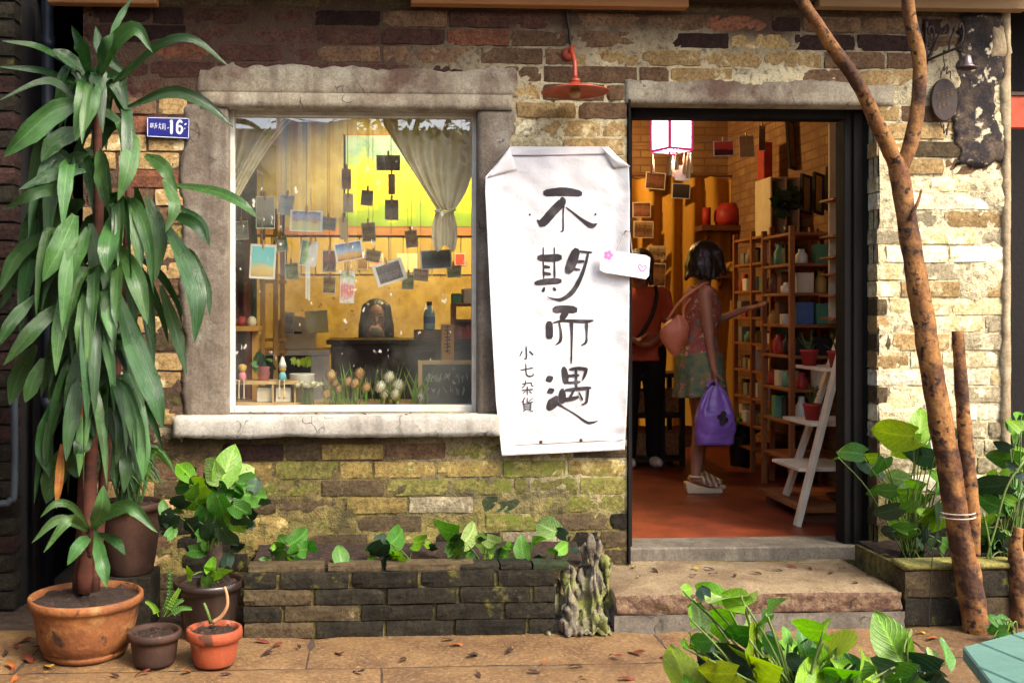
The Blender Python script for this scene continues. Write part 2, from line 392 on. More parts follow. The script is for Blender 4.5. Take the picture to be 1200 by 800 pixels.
BM = dict(
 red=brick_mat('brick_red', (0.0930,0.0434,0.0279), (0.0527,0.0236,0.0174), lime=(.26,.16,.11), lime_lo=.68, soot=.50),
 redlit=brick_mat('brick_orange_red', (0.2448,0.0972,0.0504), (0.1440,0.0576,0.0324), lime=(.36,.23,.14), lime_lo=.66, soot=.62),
 darkred=brick_mat('brick_soot', (0.0413,0.0198,0.0154), (0.0209,0.0116,0.0099), lime=(.20,.13,.10), lime_lo=.72, soot=.55),  # darkest red copy, carries eave and pier shade in its colour
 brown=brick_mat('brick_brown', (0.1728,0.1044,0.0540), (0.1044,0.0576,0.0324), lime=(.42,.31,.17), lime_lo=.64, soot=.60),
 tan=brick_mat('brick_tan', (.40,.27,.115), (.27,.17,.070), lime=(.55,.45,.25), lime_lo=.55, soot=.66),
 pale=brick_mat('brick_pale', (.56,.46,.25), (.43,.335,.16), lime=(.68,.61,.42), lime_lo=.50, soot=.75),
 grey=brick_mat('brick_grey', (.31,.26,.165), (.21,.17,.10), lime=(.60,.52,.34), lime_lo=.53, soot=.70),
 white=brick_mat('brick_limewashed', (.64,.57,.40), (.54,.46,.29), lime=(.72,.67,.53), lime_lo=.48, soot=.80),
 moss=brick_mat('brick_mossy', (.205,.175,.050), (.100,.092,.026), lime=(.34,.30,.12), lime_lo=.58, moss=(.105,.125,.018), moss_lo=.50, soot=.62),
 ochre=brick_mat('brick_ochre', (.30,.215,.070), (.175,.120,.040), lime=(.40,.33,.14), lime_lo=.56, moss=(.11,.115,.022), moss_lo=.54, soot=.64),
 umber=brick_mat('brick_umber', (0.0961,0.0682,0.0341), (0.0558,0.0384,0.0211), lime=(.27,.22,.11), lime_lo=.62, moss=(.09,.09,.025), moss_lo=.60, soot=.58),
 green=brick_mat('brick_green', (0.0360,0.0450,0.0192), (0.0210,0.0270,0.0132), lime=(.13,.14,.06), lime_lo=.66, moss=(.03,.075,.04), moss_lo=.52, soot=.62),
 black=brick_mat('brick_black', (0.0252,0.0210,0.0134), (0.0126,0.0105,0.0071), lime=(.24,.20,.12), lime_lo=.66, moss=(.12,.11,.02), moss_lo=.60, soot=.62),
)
def brick_mesh(seed, L=.297, H=.0755, D=.10):
    rs = random.Random(seed); nx, nv = 6, 3; b = .0020; vs = []; mb = MB()
    def corner(u, v):
        x = (u-.5)*L; z = (v-.5)*H
        x += .004*nz(seed*3.1, v*2.7, u*.3)*(1 if u in (0,1) else .2); z += .0035*nz(seed*1.7+9, u*3.9, v)*(1 if v in (0,1) else .2)
        return x, z
    def fn(u, v):
        x, z = corner(u, v); y = .004*nz(u*4+seed*7, v*3, 1.5)
        if u in (0,1): x -= math.copysign(b, u-.5); y += .002
        if v in (0,1): z -= math.copysign(b, v-.5); y += .002
        if u in (0,1) and v in (0,1) and rs.random() < .4: y += rs.uniform(.003,.010); x *= .985
        return Vector((x, y, z))
    mb.grid(fn, nx, nv)
    ring = [i for i in range(nx+1)]+[j*(nx+1)+nx for j in range(1, nv+1)]+[nv*(nx+1)+i for i in range(nx-1,-1,-1)]+[j*(nx+1) for j in range(nv-1,0,-1)]
    base = len(mb.v)
    vs1 = []
    for i in ring:
        x, y, z = mb.v[i]; vs1.append((x+ (b if abs(x) > L*.45 and x > 0 else -b if abs(x) > L*.45 else 0), y+.006, z+(b if abs(z) > H*.38 and z > 0 else -b if abs(z) > H*.38 else 0)))
    vs2 = [(x, D, z) for x, y, z in vs1]
    mb.v += vs1+vs2; n = len(ring)
    for k in range(n):
        k2 = (k+1) % n
        mb.f.append((ring[k], ring[k2], base+k2, base+k)); mb.f.append((base+k, base+k2, base+n+k2, base+n+k))
    me = mb.mesh('brick_%d' % seed, smooth=False); return me
BV = [brick_mesh(i+1) for i in range(10)]
_cache = {}
def bmesh_for(i, mk):
    if (i, mk) not in _cache:
        me = BV[i].copy(); me.materials.append(BM[mk]); _cache[(i, mk)] = me
    return _cache[(i, mk)]
rb = random.Random(21)
def pick(*ws):
    t = sum(w_ for _, w_ in ws); r = rb.uniform(0, t)
    for k, w_ in ws:
        r -= w_
        if r <= 0: return k
    return ws[-1][0]
def brick_kind(px, py):  # real brick tones, with eave shade and brighter east light painted in
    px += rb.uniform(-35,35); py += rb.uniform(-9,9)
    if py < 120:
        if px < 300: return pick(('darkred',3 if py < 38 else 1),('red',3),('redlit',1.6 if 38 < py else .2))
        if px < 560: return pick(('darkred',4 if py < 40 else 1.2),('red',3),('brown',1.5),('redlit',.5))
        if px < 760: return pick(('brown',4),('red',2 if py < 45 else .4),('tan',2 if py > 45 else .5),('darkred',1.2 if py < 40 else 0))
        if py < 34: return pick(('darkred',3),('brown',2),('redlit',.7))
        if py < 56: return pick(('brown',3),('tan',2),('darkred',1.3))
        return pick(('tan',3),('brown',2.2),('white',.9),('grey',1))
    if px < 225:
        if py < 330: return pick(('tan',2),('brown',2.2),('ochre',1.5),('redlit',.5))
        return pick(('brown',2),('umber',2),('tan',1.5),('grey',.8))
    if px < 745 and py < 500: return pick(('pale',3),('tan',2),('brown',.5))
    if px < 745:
        if py < 535 and px < 560: return pick(('umber',4),('brown',2),('darkred',.6))  # row under the sill: its soft shade is put into the picks
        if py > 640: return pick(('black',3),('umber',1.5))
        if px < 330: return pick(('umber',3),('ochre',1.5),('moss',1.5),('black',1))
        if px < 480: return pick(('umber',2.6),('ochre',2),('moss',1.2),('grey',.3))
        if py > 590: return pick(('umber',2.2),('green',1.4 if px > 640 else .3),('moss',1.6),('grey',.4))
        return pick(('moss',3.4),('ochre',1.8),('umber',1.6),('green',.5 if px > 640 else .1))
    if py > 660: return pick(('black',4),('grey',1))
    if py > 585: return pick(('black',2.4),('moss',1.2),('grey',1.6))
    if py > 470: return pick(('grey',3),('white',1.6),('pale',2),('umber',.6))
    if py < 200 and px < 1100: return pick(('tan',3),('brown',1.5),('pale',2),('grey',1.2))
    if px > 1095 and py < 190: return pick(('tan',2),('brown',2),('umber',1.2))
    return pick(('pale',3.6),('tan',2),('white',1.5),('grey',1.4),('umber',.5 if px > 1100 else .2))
specs = []
pitch = .0845; row = 0; z = -.01
holes = [SUR, (WIN[0],WIN[1],WIN[2],WIN[3]), (DOOR[0],DOOR[1]-.3,DOOR[2],DOOR[3]), LIN]
while z < 2.86:
    zc = z+pitch/2
    segs = [(XL, XR)]
    for h in holes:
        if h[1] < zc+.028 and h[3] > zc-.028:
            out = []
            for a, b in segs:
                if h[2] <= a or h[0] >= b: out.append((a, b)); continue
                if h[0]-a > .05: out.append((a, h[0]))
                if b-h[2] > .05: out.append((h[2], b))
            segs = out
    off = (row % 2)*.155+rb.uniform(-.03,.03)
    for a, b in segs:
        x = XL-.31+off
        while x < b:
            Lb = .306+rb.uniform(-.016,.012)
            if rb.random() < .13: Lb *= .52
            x0, x1 = max(x, a), min(x+Lb, b)
            if x1-x0 > .05: specs.append((x0+(.006 if x0 > a else 0), x1-(.006 if x1 < b else 0), zc))
            x += Lb
    z += pitch*rb.uniform(.985,1.015); row += 1
def bvis(s):
    px = VPX+ (s[0]+s[1])/2*250; py = HOR-(s[2]-CAMZ)*250
    a = (s[1]-s[0])
    if py < 3 or py > 735: a -= 1
    if (420 < px or px < 330) and py > 670 and px < 735: a -= .8      # behind the planter
    return -a
specs.sort(key=bvis)
rest = MB(); restmats = []
def place_brick(x0, x1, zc, kind, y, parent, ry=0, rxz=0, depth=1.0, h=1.0):
    vi = rb.randrange(10)
    o = bpy.data.objects.new('brick', bmesh_for(vi, kind)); col.objects.link(o); o.parent = parent
    o.matrix_parent_inverse = wm(parent).inverted()
    o.location = ((x0+x1)/2, y, zc); o.scale = ((x1-x0)/.297, depth, h); o.rotation_euler = (rb.uniform(-.012,.012), rb.uniform(-.010,.010)+ry, rxz+rb.uniform(-.008,.008))
    return o
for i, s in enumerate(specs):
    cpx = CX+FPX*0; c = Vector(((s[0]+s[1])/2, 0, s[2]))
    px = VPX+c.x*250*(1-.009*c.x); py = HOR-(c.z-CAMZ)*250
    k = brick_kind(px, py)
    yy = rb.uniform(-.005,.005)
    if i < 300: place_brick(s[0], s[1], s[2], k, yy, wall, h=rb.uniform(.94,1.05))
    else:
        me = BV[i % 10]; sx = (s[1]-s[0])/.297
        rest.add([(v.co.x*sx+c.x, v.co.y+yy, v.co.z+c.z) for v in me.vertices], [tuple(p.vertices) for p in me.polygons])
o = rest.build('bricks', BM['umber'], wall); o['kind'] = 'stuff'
print('bricks', len(specs))

# ---- plaster round the window, lintels, sill
M['plaster'] = mat('plaster', (.175,.142,.108), (.105,.080,.058), rough=.95, scale=6, bump=.8, bscale=28, coord='World', spots=((.10,.075,.055), 16, .64), third=((.25,.22,.175), 4, .52, .68))
M['concrete'] = mat('concrete', (.36,.32,.235), (.235,.19,.13), rough=.95, scale=5, bump=.6, bscale=30, coord='World', spots=((.15,.11,.08), 13, .66), third=((.12,.072,.05), 3.5, .48, .66))
M['limewash'] = mat('limewash', (.40,.375,.325), (.27,.245,.205), rough=.9, scale=6, bump=.5, bscale=30, coord='World', spots=((.20,.17,.13), 22, .66))
def slab(name, x0, z0, x1, z1, y0, y1, m, ragged='', amp=.02, step=.02, parent=bld):
    nx = max(2, int((x1-x0)/step)); nv = max(2, int((z1-z0)/step)); b = MB()
    def fn(u, v, back=False):
        X = x0+(x1-x0)*u; Z = z0+(z1-z0)*v
        e = dict(l=1-u, r=u, t=v, b=1-v)
        for s_ in ragged:
            if e[s_] > .5:
                k = (e[s_]-.5)*2; d = amp*(1.5*nz(X*4,Z*4,1)+.5*nz(X*19,Z*19,4)+.35*nz(X*60,Z*60,4))*k
                if s_ in 'lr': X += d
                else: Z += d
        if back: return Vector((X, y1, Z))
        Y = y0+.004*nz(X*8,Z*8,2)+.0025*nz(X*30,Z*30,7)
        em = min(u*(x1-x0), (1-u)*(x1-x0), v*(z1-z0), (1-v)*(z1-z0))
        if em < .001: Y += .007
        return Vector((X, Y, Z))
    b.grid(fn, nx, nv); n1 = len(b.v)
    ring = [i for i in range(nx+1)]+[j*(nx+1)+nx for j in range(1, nv+1)]+[nv*(nx+1)+i for i in range(nx-1,-1,-1)]+[j*(nx+1) for j in range(nv-1,0,-1)]
    b.v += [(b.v[i][0], y1, b.v[i][2]) for i in ring]; n = len(ring)
    b.f += [(ring[k], ring[(k+1) % n], n1+(k+1) % n, n1+k) for k in range(n)]
    return b.build(name, m, parent, smooth=True)
def px2(px, py): q = P(px, py); return q.x, q.z
a = px2(213,130); b_ = px2(267,490); slab('plaster_jamb', a[0], b_[1], WIN[0]+.004, a[1]+.03, -.010, .16, M['plaster'], 'l', .022)
b_ = px2(604,486); slab('plaster_jamb', WIN[2]-.004, b_[1], b_[0], px2(0,124)[1], -.012, .16, M['plaster'], 'r', .03)
q0 = px2(236,126); q1 = px2(600,82)
slab('window_lintel', q0[0], q0[1], q1[0], px2(0,106)[1], -.026, .16, M['concrete'], '', .01)
slab('lintel_render', q0[0]-.01, px2(0,107)[1], q1[0]+.01, q1[1], -.009, .06, M['concrete'], 'lrt', .030)
q0 = px2(735,121); q1 = px2(1047,97)
slab('door_lintel', q0[0]-.01, q0[1], q1[0], q1[1], -.012, .28, M['concrete'], 'rt', .018)
# sill
sx0, sx1 = px2(207,0)[0], px2(583,0)[0]
slab('window_sill', sx0, px2(0,512)[1], sx1, px2(0,487)[1], -.10, .17, M['limewash'], 'b', .008)
# soot-black render patch and edge strip at the east end of the wall
M['soot'] = mat('soot_render', (.028,.022,.022), (.16,.11,.07), rough=1, scale=16, lo=.45, hi=.70, bump=1, bscale=45, coord='World', spots=((.48,.41,.28), 15, .585), third=((.012,.010,.011), 4, .46, .62))
q0 = px2(1121,192); q1 = px2(1173,18); slab('sooty_render', q0[0], q0[1], q1[0], q1[1], -.013, .05, M['soot'], 'lbr', .05)
M['limepatch'] = mat('lime_patch', (.36,.29,.18), (.21,.15,.085), rough=1, scale=9, bump=.8, bscale=40, coord='World')
q0 = px2(1156,72); q1 = px2(1180,32); slab('lime_patch', q0[0], q0[1], q1[0]-.015, q1[1], -.017, .05, M['limepatch'], 'lbtr', .035)
q0 = px2(1174,560); q1 = px2(1183,8); slab('edge_strip', q0[0], q0[1], q1[0], q1[1], -.018, .28, M['limepatch'], 'l', .015)

# window frame + glass
M['white_paint'] = mat('white_paint', (.62,.60,.53), (.45,.42,.35), rough=.6, scale=9, bump=.2, coord='World')
fr = MB(); wx0, wz0, wx1, wz1 = WIN; fy = .085
fw = .022
fr.box((wx0-.01,fy,wz0-.01), (wx0+fw,fy+.06,wz1+.01)); fr.box((wx1-fw,fy,wz0-.01), (wx1+.01,fy+.06,wz1+.01))
fr.box((wx0+fw,fy+.001,wz1-.03), (wx1-fw,fy+.059,wz1+.01)); fr.box((wx0+fw,fy-.001,wz0-.01), (wx1-fw,fy+.061,wz0+.028))
frame = fr.build('window_frame', M['white_paint'], bld, bevel=.004)
def glass():
    m, t, b, out = _new('shop_glass'); vec = _n(t, 'ShaderNodeNewGeometry').outputs['Position']
    tr = _n(t, 'ShaderNodeBsdfTransparent'); gl = _n(t, 'ShaderNodeBsdfGlossy'); gl.inputs['Roughness'].default_value = 0.0
    tr.inputs[0].default_value = (.93,.95,.90,1)
    fz = _n(t, 'ShaderNodeFresnel'); fz.inputs['IOR'].default_value = 2.6
    mx = _n(t, 'ShaderNodeMixShader'); t.links.new(fz.outputs[0], mx.inputs[0]); t.links.new(tr.outputs[0], mx.inputs[1]); t.links.new(gl.outputs[0], mx.inputs[2])
    df = _n(t, 'ShaderNodeBsdfDiffuse'); df.inputs[0].default_value = (.7,.68,.55,1)
    f1 = noise_fac(t, vec, 30, .70, .76, 2, .5, (1,1,.55)); f2 = noise_fac(t, vec, 2.2, .40, .75, 5)
    s1 = _n(t, 'ShaderNodeMath', operation='MULTIPLY'); s1.inputs[1].default_value = .5; t.links.new(f1, s1.inputs[0])
    s2 = _n(t, 'ShaderNodeMath', operation='MULTIPLY'); s2.inputs[1].default_value = .10; t.links.new(f2, s2.inputs[0])
    ad = _n(t, 'ShaderNodeMath', operation='ADD'); t.links.new(s1.outputs[0], ad.inputs[0]); t.links.new(s2.outputs[0], ad.inputs[1])
    m2 = _n(t, 'ShaderNodeMixShader'); t.links.new(ad.outputs[0], m2.inputs[0]); t.links.new(mx.outputs[0], m2.inputs[1]); t.links.new(df.outputs[0], m2.inputs[2])
    t.links.new(m2.outputs[0], out.inputs[0]); return m
M['glass'] = glass()
gp = MB().add([(wx0+.01,fy+.03,wz0+.01),(wx1-.01,fy+.03,wz0+.01),(wx1-.01,fy+.03,wz1-.01),(wx0+.01,fy+.03,wz1-.01)], [(0,1,2,3)])
gp.build('glass_pane', M['glass'], frame)

# door frame (black wood, set back in the reveal)
M['black_wood'] = mat('black_wood', (.0055,.0048,.0048), (.011,.009,.008), rough=.8, scale=10, bump=.4, bscale=30, sc3=(1,1,.1), spec=.12)
dx0, dz0, dx1, dz1 = DOOR; dy = .105
df_ = MB()
df_.box((dx0-.01,dy,FLOOR-.055), (dx0+.05,dy+.10,dz1+.01)); df_.box((dx1-.115,dy,FLOOR-.055), (dx1+.012,dy+.10,dz1+.01))
df_.box((dx0+.05,dy+.001,dz1-.062), (dx1-.115,dy+.099,dz1+.009)); df_.box((dx1-.075,dy-.018,FLOOR-.055), (dx1-.03,dy-.001,dz1-.03))
df_.build('door_frame', M['black_wood'], bld, bevel=.004)
MB().box((dx0+.004,-.012,FLOOR-.055), (dx0+.014,.10,dz1)).build('door_edge_strip', M['black_wood'], bld)

# eave: soffit, fascia beams
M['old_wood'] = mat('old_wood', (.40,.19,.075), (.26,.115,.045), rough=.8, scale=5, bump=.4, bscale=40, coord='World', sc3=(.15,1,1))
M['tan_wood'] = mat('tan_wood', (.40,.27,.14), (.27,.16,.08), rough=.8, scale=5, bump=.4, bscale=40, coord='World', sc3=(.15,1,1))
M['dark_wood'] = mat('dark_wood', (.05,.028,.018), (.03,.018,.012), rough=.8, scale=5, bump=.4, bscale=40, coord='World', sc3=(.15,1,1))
M['roof_tile'] = mat('roof_tile', (.09,.075,.065), (.05,.045,.04), rough=.9, scale=8, bump=.5, rand=.2)
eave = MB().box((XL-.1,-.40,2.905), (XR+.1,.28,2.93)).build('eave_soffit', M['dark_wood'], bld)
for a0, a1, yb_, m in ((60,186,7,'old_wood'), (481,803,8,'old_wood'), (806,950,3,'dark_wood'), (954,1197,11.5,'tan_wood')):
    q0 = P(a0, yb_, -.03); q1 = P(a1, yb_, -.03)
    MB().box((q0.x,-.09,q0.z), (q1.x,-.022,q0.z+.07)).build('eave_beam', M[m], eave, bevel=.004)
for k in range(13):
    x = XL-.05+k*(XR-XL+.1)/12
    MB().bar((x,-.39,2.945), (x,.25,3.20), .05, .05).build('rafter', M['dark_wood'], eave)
for j in range(4):
    for k in range(22):
        x = XL-.1+(k+.5)*(XR-XL+.2)/22; y = -.44+j*.19; z = 2.99+j*.062
        t_ = MB().grid(lambda u, v: Vector((x+(u-.5)*.21, y+.28*v, z+.084*v+.03*math.sin(u*math.pi*2)-.0)), 6, 1)
        t_.build('roof_tile', M['roof_tile'], eave, smooth=True)

# door step
st = thing('door_step', 'worn granite door step with a rough front on a cement base', 'step', (G(890,740).x, -.3, 0))
sy = -.485
sa = P(722,697,sy).x; sb = P(1056,697,sy).x
b = MB()
def stepfn(u, v):
    X = sa+(sb-sa)*u; Y = sy+(.115-sy)*v
    return Vector((X, Y, STEPZ-.002+.006*nz(X*5,Y*5)+.003*nz(X*20,Y*20)-(.012 if v == 0 else 0)-(.01 if u in (0,1) else 0)))
b.grid(stepfn, 46, 12)
def frontfn(u, v):
    X = sa+(sb-sa)*u; Z = .066+(STEPZ-.014-.066)*v
    return Vector((X, sy+(-.006+.016*nz(X*14,Z*20,3)+.008*nz(X*40,Z*40) if 0 < v < 1 else 0), Z+(.006*nz(X*5,sy*5)+.003*nz(X*20,sy*20) if v == 1 else 0)))
b.box((sa+.004,sy+.01,.06), (sb-.004,.11,STEPZ-.02))
b.build('step_slab', M['granite_pale'], st, smooth=True)
b = MB(); b.grid(frontfn, 90, 8); b.build('rough_hewn_face', M['granite_dark'], st, smooth=True)
b = MB(); b.grid(lambda u, v: Vector((sa-.01+(sb-sa+.02)*u, sy-.012+.008*nz(u*17,v*3), -.02+.088*v)), 40, 4)
b.box((sa,sy+.004,-.02), (sb,.10,.0655)); b.build('cement_base', M['cement'], st, smooth=True)
b = MB(); b.box((dx0-.02,.07,STEPZ-.02), (dx1+.012,.30,FLOOR+.004)); b.build('threshold', M['cement'], st, bevel=.008)

# ---- shop interior shell
RX0, RX1, RY, RZ = XL+.19, 2.99, 3.92, 3.05
struct(MB().box((RX0,.284,FLOOR-.1), (RX1,RY,FLOOR)).build('floor', M['red_floor']))
struct(MB().box((RX0,.284,RZ), (RX1,RY,RZ+.05)).build('ceiling', M['ceiling']))
wb = struct(MB().box((RX0,RY,FLOOR-.1), (RX1,RY+.08,RZ+.1)).build('wall_back', M['room_brick']))
struct(MB().box((RX1,.284,FLOOR-.1), (RX1+.08,RY+.08,RZ+.1)).build('wall_right', M['room_brick']))
struct(MB().box((RX0-.08,.284,FLOOR-.1), (RX0,RY+.08,RZ+.1)).build('wall_left', M['room_wall']))
# ochre board lining of the back wall behind the counter
xo0, xo1 = P(250,0,RY).x, P(700,0,RY).x
MB().box((xo0,RY-.02,FLOOR), (xo1,RY-.003,P(0,318,RY).z)).build('board_lining', M['ochre_wall'], wb)
MB().box((xo0,RY-.016,P(0,318,RY).z+.001), (xo1,RY-.003,RZ-.001)).build('plaster_lining', mat('yellow_plaster', (.40,.34,.14), (.26,.20,.075), rough=.9, scale=4, bump=.3, coord='World'), wb)
x = xo0
M['yellow_plank'] = mat('yellow_plank', (.58,.42,.11), (.40,.26,.06), rough=.7, scale=6, rand=.15, bump=.3, coord='World', sc3=(1,1,.12))
while x < xo1:
    MB().box((x+.002,RY-.034,P(0,321,RY).z), (x+.115,RY-.004,P(0,272,RY).z)).build('plank', M['yellow_plank'], wb, bevel=.003); x += .121
MB().box((xo0,RY-.06,P(0,275,RY).z), (xo1,RY-.004,P(0,266,RY).z)).build('wall_rail', M['old_wood'], wb, bevel=.004)
# ---- dark passages either side, neighbours
M['side_wall'] = mat('side_wall', (.012,.011,.011), (.007,.006,.007), rough=.95, scale=6, bump=.6, coord='World')  # near black: the shade in the passage is put into the wall colour
nbx = P(17,300,-.02).x
nb = thing('brick_pillar', 'narrow brown brick pier of the neighbouring house with grey pipe', 'pillar', (nbx-.4,-.1,0))
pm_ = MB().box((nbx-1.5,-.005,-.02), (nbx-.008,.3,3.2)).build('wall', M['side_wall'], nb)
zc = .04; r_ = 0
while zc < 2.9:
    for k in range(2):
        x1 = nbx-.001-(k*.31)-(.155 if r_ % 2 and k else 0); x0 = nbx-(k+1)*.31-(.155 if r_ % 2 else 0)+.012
        place_brick(x0, x1, zc, pick(('darkred',2),('black',3)), -.02, pm_)  # dark picks put the shade on the pier into the brick colour
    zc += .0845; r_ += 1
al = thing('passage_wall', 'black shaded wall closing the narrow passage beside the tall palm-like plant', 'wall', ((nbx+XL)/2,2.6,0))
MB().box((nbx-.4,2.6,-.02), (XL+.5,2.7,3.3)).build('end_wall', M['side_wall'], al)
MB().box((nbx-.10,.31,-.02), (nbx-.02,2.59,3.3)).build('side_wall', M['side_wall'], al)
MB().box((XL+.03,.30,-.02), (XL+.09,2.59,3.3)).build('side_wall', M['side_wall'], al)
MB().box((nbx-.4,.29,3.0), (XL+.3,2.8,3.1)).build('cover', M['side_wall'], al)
M['pipe_grey'] = mat('pipe_grey', (.060,.075,.090), (.035,.045,.055), rough=.5, scale=5, bump=.1)
M['pipe_blue'] = mat('pipe_blue', (.007,.010,.018), (.005,.007,.012), rough=.5, scale=5, bump=.1)
q = P(56,100,.12); t_ = MB().tube([(q.x,.12,.0),(q.x,.12,3.0)], .028, 14)
for zz in (.9,1.9,2.6): t_.tube([(q.x,.12,zz),(q.x,.12,zz+.06)], .034, 14)
tag(t_.build('drain_pipe', M['pipe_blue'], smooth=True), 'dark blue vertical drain pipe in the black passage', 'pipe')
q = P(16,590,-.07); q2 = P(17,360,-.07)
pts = catmull([(q2.x,-.012,q2.z-.30),(q2.x,-.055,q2.z-.33),(q2.x,-.07,q2.z-.40),(q2.x,-.07,q.z+.08),(q2.x-.02,-.07,q.z+.015),(q2.x-.10,-.07,q.z),(q2.x-.6,-.07,q.z)], 40)
tag(MB().tube(pts, .016, 12).build('water_pipe', M['pipe_grey'], smooth=True), 'thin grey water pipe with an elbow on the narrow brick pier', 'pipe')
nh = thing('added_shade_block', 'unseen dark block added beyond the brick pier to shade the left side', 'building', (nbx-1.2,-1.6,0))
MB().box((nbx-1.5,-3.2,-.02),(nbx-.42,-.03,4.2)).build('wall', M['side_wall'], nh); MB().box((nbx-1.6,-3.4,4.2),(nbx-.15,.2,4.3)).build('roof', M['roof_tile'], nh)  # unseen wall and roof, added to darken the left side
# east side
rw = thing('timber_side_wall', 'timber boarded wall coloured near black for the shade in the gap past the end of the brick wall', 'wall', (XR+.6,.5,0))
M['gap_shade_wood'] = mat('gap_shade_wood', (.0075,.0048,.004), (.004,.003,.003), rough=.9, scale=8, bump=.4, coord='World', sc3=(1,1,.1))  # near-black boards: darkness of the gap put into the colour
x = XR-.05
while x < XR+1.6:
    MB().box((x+.003,.5,-.02), (x+.157,.54,3.2)).build('board', M['gap_shade_wood'], rw, bevel=.004); x += .16
MB().box((XR-.05,.0,2.95), (XR+1.6,.6,3.0)).build('cover', M['gap_shade_wood'], rw)
q0 = P(1184,150,.02); q1 = P(1240,113,.02)
M['red_board'] = mat('red_board', (.42,.070,.025), (.30,.045,.018), rough=.7, scale=7, bump=.2)
b = MB().box((q0.x,.02,q0.z), (q1.x,.06,q1.z)); b2 = thing('red_notice_board', 'small orange red board hung in the dark gap', 'board', (q0.x,.04,q0.z))
b.build('panel', M['red_board'], b2, bevel=.004); MB().box((q0.x-.004,.012,q1.z+.001), (q1.x,.066,q1.z+.018)).build('rail', M['dark_wood'], b2)
MB().bar((q0.x+.1,.04,q1.z+.015), (q0.x+.1,.04,2.952), .012).build('hanger', M['dark_wood'], b2)
# ================================================================== OUTSIDE THINGS
# ---- brick planter along the wall
M['soil'] = mat('soil', (.035,.019,.012), (.016,.010,.007), rough=1, scale=30, bump=1, bscale=70, coord='World', spots=((.09,.04,.02), 40, .62))
pl = thing('brick_planter', 'long low mossy brick planter bed under the shop window', 'planter', (P(450,745,-.4).x,-.3,0))
PY = -.505
pa, pb = P(284,700,PY).x, P(652,700,PY).x
core = MB().box((pa+.01,PY+.018,-.02), (pb-.02,PY+.12,.265)).build('mortar_core', M['mortar'], pl)
MB().grid(lambda u, v: Vector((pa+.02+(pb+.15-pa)*u, PY+.09+(.0-PY-.09)*v, .255+.02*nz(u*15,v*4)+.025*v+.008*nz(u*60,v*12))), 60, 8).build('soil', M['soil'], pl, smooth=True)
for r_ in range(4):
    x = pa-(.15 if r_ % 2 else 0); zc = .028+r_*.069
    while x < pb-.03:
        L = .30+rb.uniform(-.02,.02); x0, x1 = max(x, pa), min(x+L, pb)
        if x1-x0 > .05:
            k = pick(('black',6),('umber',.8),('moss',.45 if r_ < 2 else .1))
            place_brick(x0+.004, x1-.004, zc, k, PY+rb.uniform(-.006,.004), pl, h=.86)
        x += L+.006
for px0, px1 in ((290,380),(384,447),(452,556)):
    q0 = P(px0,0,PY).x; q1 = P(px1,0,PY).x
    place_brick(q0, q1, .278, 'umber', PY+.012, pl, h=.45)
x = P(540,0,PY).x
for k, L in enumerate((.17,.14,.16)): place_brick(x, x+L-.006, .279, 'black' if k < 2 else 'green', PY+.004, pl, h=.40); x += L
# ---- remeshed organic bodies
def remesh_obj(name, mb, vox, m, parent=None, smooth_it=6, fac=.5, disp=None):
    me = mb.mesh(name+'_raw'); o = bpy.data.objects.new(name+'_raw', me); col.objects.link(o)
    r = o.modifiers.new('r', 'REMESH'); r.mode = 'VOXEL'; r.voxel_size = vox
    if smooth_it:
        s_ = o.modifiers.new('s', 'SMOOTH'); s_.factor = fac; s_.iterations = smooth_it
    dg = bpy.context.evaluated_depsgraph_get(); e = o.evaluated_get(dg)
    nm = bpy.data.meshes.new_from_object(e, depsgraph=dg); nm.name = name
    bpy.data.objects.remove(o); bpy.data.meshes.remove(me)
    if disp:
        nm.calc_loop_triangles() if False else None
        ns = [v.normal.copy() for v in nm.vertices]
        for v, n_ in zip(nm.vertices, ns): v.co += n_*disp(v.co)
    nm.polygons.foreach_set('use_smooth', [True]*len(nm.polygons))
    return link(name, nm, m, parent)
def capsule(mb, p, q, r0, r1, n=12):
    p = Vector(p); q = Vector(q); d = (q-p)
    if d.length < 1e-6: return mb.ball(p, r0)
    k = [p+d*i/4 for i in range(5)]; mb.tube(k, [r0+(r1-r0)*i/4 for i in range(5)], n)
    mb.ball(p, r0, nu=n, nv=8); mb.ball(q, r1, nu=n, nv=8); return mb

# ---- gnarled root stone
M['root_stone'] = mat('root_stone', (.24,.205,.155), (.13,.105,.075), rough=1, scale=12, bump=.9, bscale=45, coord='World', sc3=(1,1,.35), spots=((.05,.038,.028), 14, .60), third=((.20,.195,.065), 5, .50, .66))
b = MB()
M['root_stone'] = mat('root_stone2', (.19,.16,.115), (.075,.060,.042), rough=1, scale=22, bump=1, bscale=60, coord='World', sc3=(1,1,.25), spots=((.030,.024,.018), 17, .57), third=((.15,.16,.04), 6, .48, .62))
cols_ = [((700,745),(698,700),(697,632),34,17), ((690,745),(682,690),(686,640),30,13), ((712,745),(712,700),(708,660),20,12), ((665,745),(667,700),(668,664),24,9),
         ((655,745),(656,705),(655,680),16,7), ((680,745),(676,715),(678,688),28,10), ((640,745),(645,722),(650,700),14,7), ((628,744),(640,728),(650,712),12,8),
         ((700,742),(690,728),(680,712),20,14), ((718,745),(716,720),(714,690),12,8)]
for i, (p0, p1, p2, wa, wb_) in enumerate(cols_):
    yy = -.46+.05*((i*37) % 5)/2-(.04 if i in (3,4,6,7) else 0)
    s_ = 1/PPM(yy)
    pts = catmull([P(*p0,yy-.05), P(*p1,yy), P(*p2,yy+.03)], 6)
    rr = [(wa*1.25+(wb_-wa*1.25)*(k/6)**.8)*s_*.46*(1+.22*math.sin(k*2.1+i*1.7)) for k in range(7)]
    b.tube(pts, rr, 12); b.ball(pts[-1], rr[-1])
b.ball(P(678,742,-.44), (.15,.10,.05))
